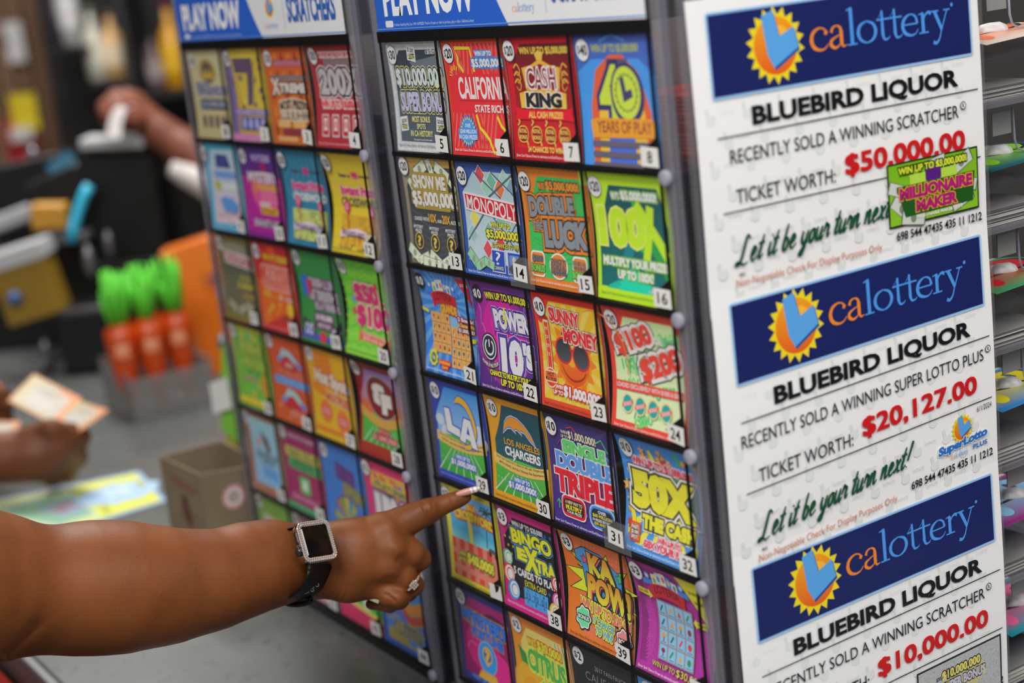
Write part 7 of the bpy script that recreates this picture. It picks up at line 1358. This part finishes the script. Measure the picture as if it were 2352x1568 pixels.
# the other arm and hand
f2.limb([(-420, 1120, 2.35, 120), (-360, 900, 2.5, 80), (-200, 930, 2.58, 55), (-90, 938, 2.6, 44), (-40, 935, 2.6, 46)], .03)
f2.limb([(-40, 920, 2.6, 36), (-5, 912, 2.59, 22), (14, 920, 2.58, 16), (20, 932, 2.575, 13)], .012); f2.limb([(-40, 945, 2.6, 30), (0, 948, 2.6, 19), (16, 952, 2.6, 14)], .012); f2.limb([(-40, 960, 2.6, 28), (-2, 968, 2.6, 17), (12, 966, 2.6, 13)], .012); f2.limb([(-40, 975, 2.6, 25), (-8, 982, 2.61, 15)], .012); f2.limb([(-50, 905, 2.6, 27), (-15, 892, 2.585, 17), (6, 898, 2.57, 13)], .012)
Wp, Fc = f2.build((-1.15, -.05, 2.2), (-.58, .42, 2.8))
p2 = skin_object('person', Wp, Fc, SK2, 2); tag(p2, 'second person at the left edge, two brown hands holding orange edged paper slips', 'person')
def slip(corners, label, fold=None):
    W4 = [cs2w(q) for q in corners]; W4[3] = W4[0] + W4[2] - W4[1]; c_ = sum(W4, Vector()) / 4; a = Art(.1); a.r(0, 0, 100, 100, '#c88c50'); a.r(4, 5, 92, 94, '#b9ab88'); a.r(20, 14, 86, 90, '#b8b0a2'); a.r(60, 3, 96, 16, '#dc8a5c'); a.k(24, 22, 70, 28, '#8a8074'); a.k(24, 36, 60, 40, '#b0a8a0'); a.r(26, 50, 74, 82, '#bdb5ac'); a.r(88, 0, 100, 100, '#d88a50')
    C4 = [np.array(q - c_) for q in W4]; nn = np.cross(C4[1] - C4[0], C4[3] - C4[0]); nn /= np.linalg.norm(nn)
    if nn @ FWD > 0: nn = -nn
    def wq(co):
        u_ = co[:, :1] / 100; v_ = co[:, 1:2] / 100; return (C4[0] * (1 - u_) + C4[1] * u_) * (1 - v_) + (C4[3] * (1 - u_) + C4[2] * u_) * v_ + nn * (co[:, 2:] * 1e-3)
    o = a.mesh('paper_ticket', wq, CARD); o.location = c_; return tag(o, label, 'paper ticket', 'paper tickets in the second person\'s hands')
slip([(78, 858, 2.57), (188, 915, 2.56), (130, 978, 2.5), (16, 952, 2.5)], 'larger pale paper ticket with orange edge held at the left')
slip([(182, 920, 2.54), (250, 942, 2.53), (182, 992, 2.5), (128, 972, 2.5)], 'smaller paper ticket with orange corner, right of the larger one')
slip([(-60, 965, 2.55), (48, 968, 2.54), (36, 1000, 2.5), (-60, 1000, 2.5)], 'pale paper ticket lowest at the left edge, under the larger one')
# --- the clerk's hand pulling the slip
f3 = Flesh(.005)
f3.limb([(900, 640, 3.3, 110), (640, 500, 3.35, 66), (520, 420, 3.4, 58), (430, 345, 3.42, 42), (370, 305, 3.42, 34), (328, 272, 3.42, 33)], .03)
f3.limb([(328, 268, 3.42, 35), (302, 250, 3.42, 33)], .02)
f3.limb([(305, 232, 3.42, 24), (268, 226, 3.41, 20), (243, 246, 3.40, 17), (244, 274, 3.39, 14)], .012); f3.limb([(300, 246, 3.40, 24), (262, 240, 3.37, 20), (246, 262, 3.36, 17), (256, 284, 3.36, 13)], .012); f3.limb([(305, 262, 3.38, 22), (280, 254, 3.35, 18), (264, 270, 3.34, 15)], .012); f3.limb([(316, 278, 3.37, 20), (296, 276, 3.345, 16)], .012); f3.limb([(318, 232, 3.44, 22), (290, 222, 3.45, 18), (268, 230, 3.45, 15)], .012)
Wp, Fc = f3.build((-.95, -.6, 3.15), (-.1, .0, 3.55))
SK3 = skin_mat('skin_rosy', '#6a3c2c', '#7e4a38', .1, .5)
p3 = skin_object('person', Wp, Fc, SK3, 2); tag(p3, 'clerk behind the far dispenser, forearm and hand pulling a paper slip from the terminal', 'person')
m = MB(); cf = [tuple(cs2w(q) - p3.location) for q in ((395, 385, 3.40), (430, 398, 3.40), (480, 420, 3.38), (560, 470, 3.36))]
m.tube(cf, [.02, .03, .036, .05], 14); m.obj('pale_sleeve', mat('sleeve_white', '#cdc5c0', .8), p3)
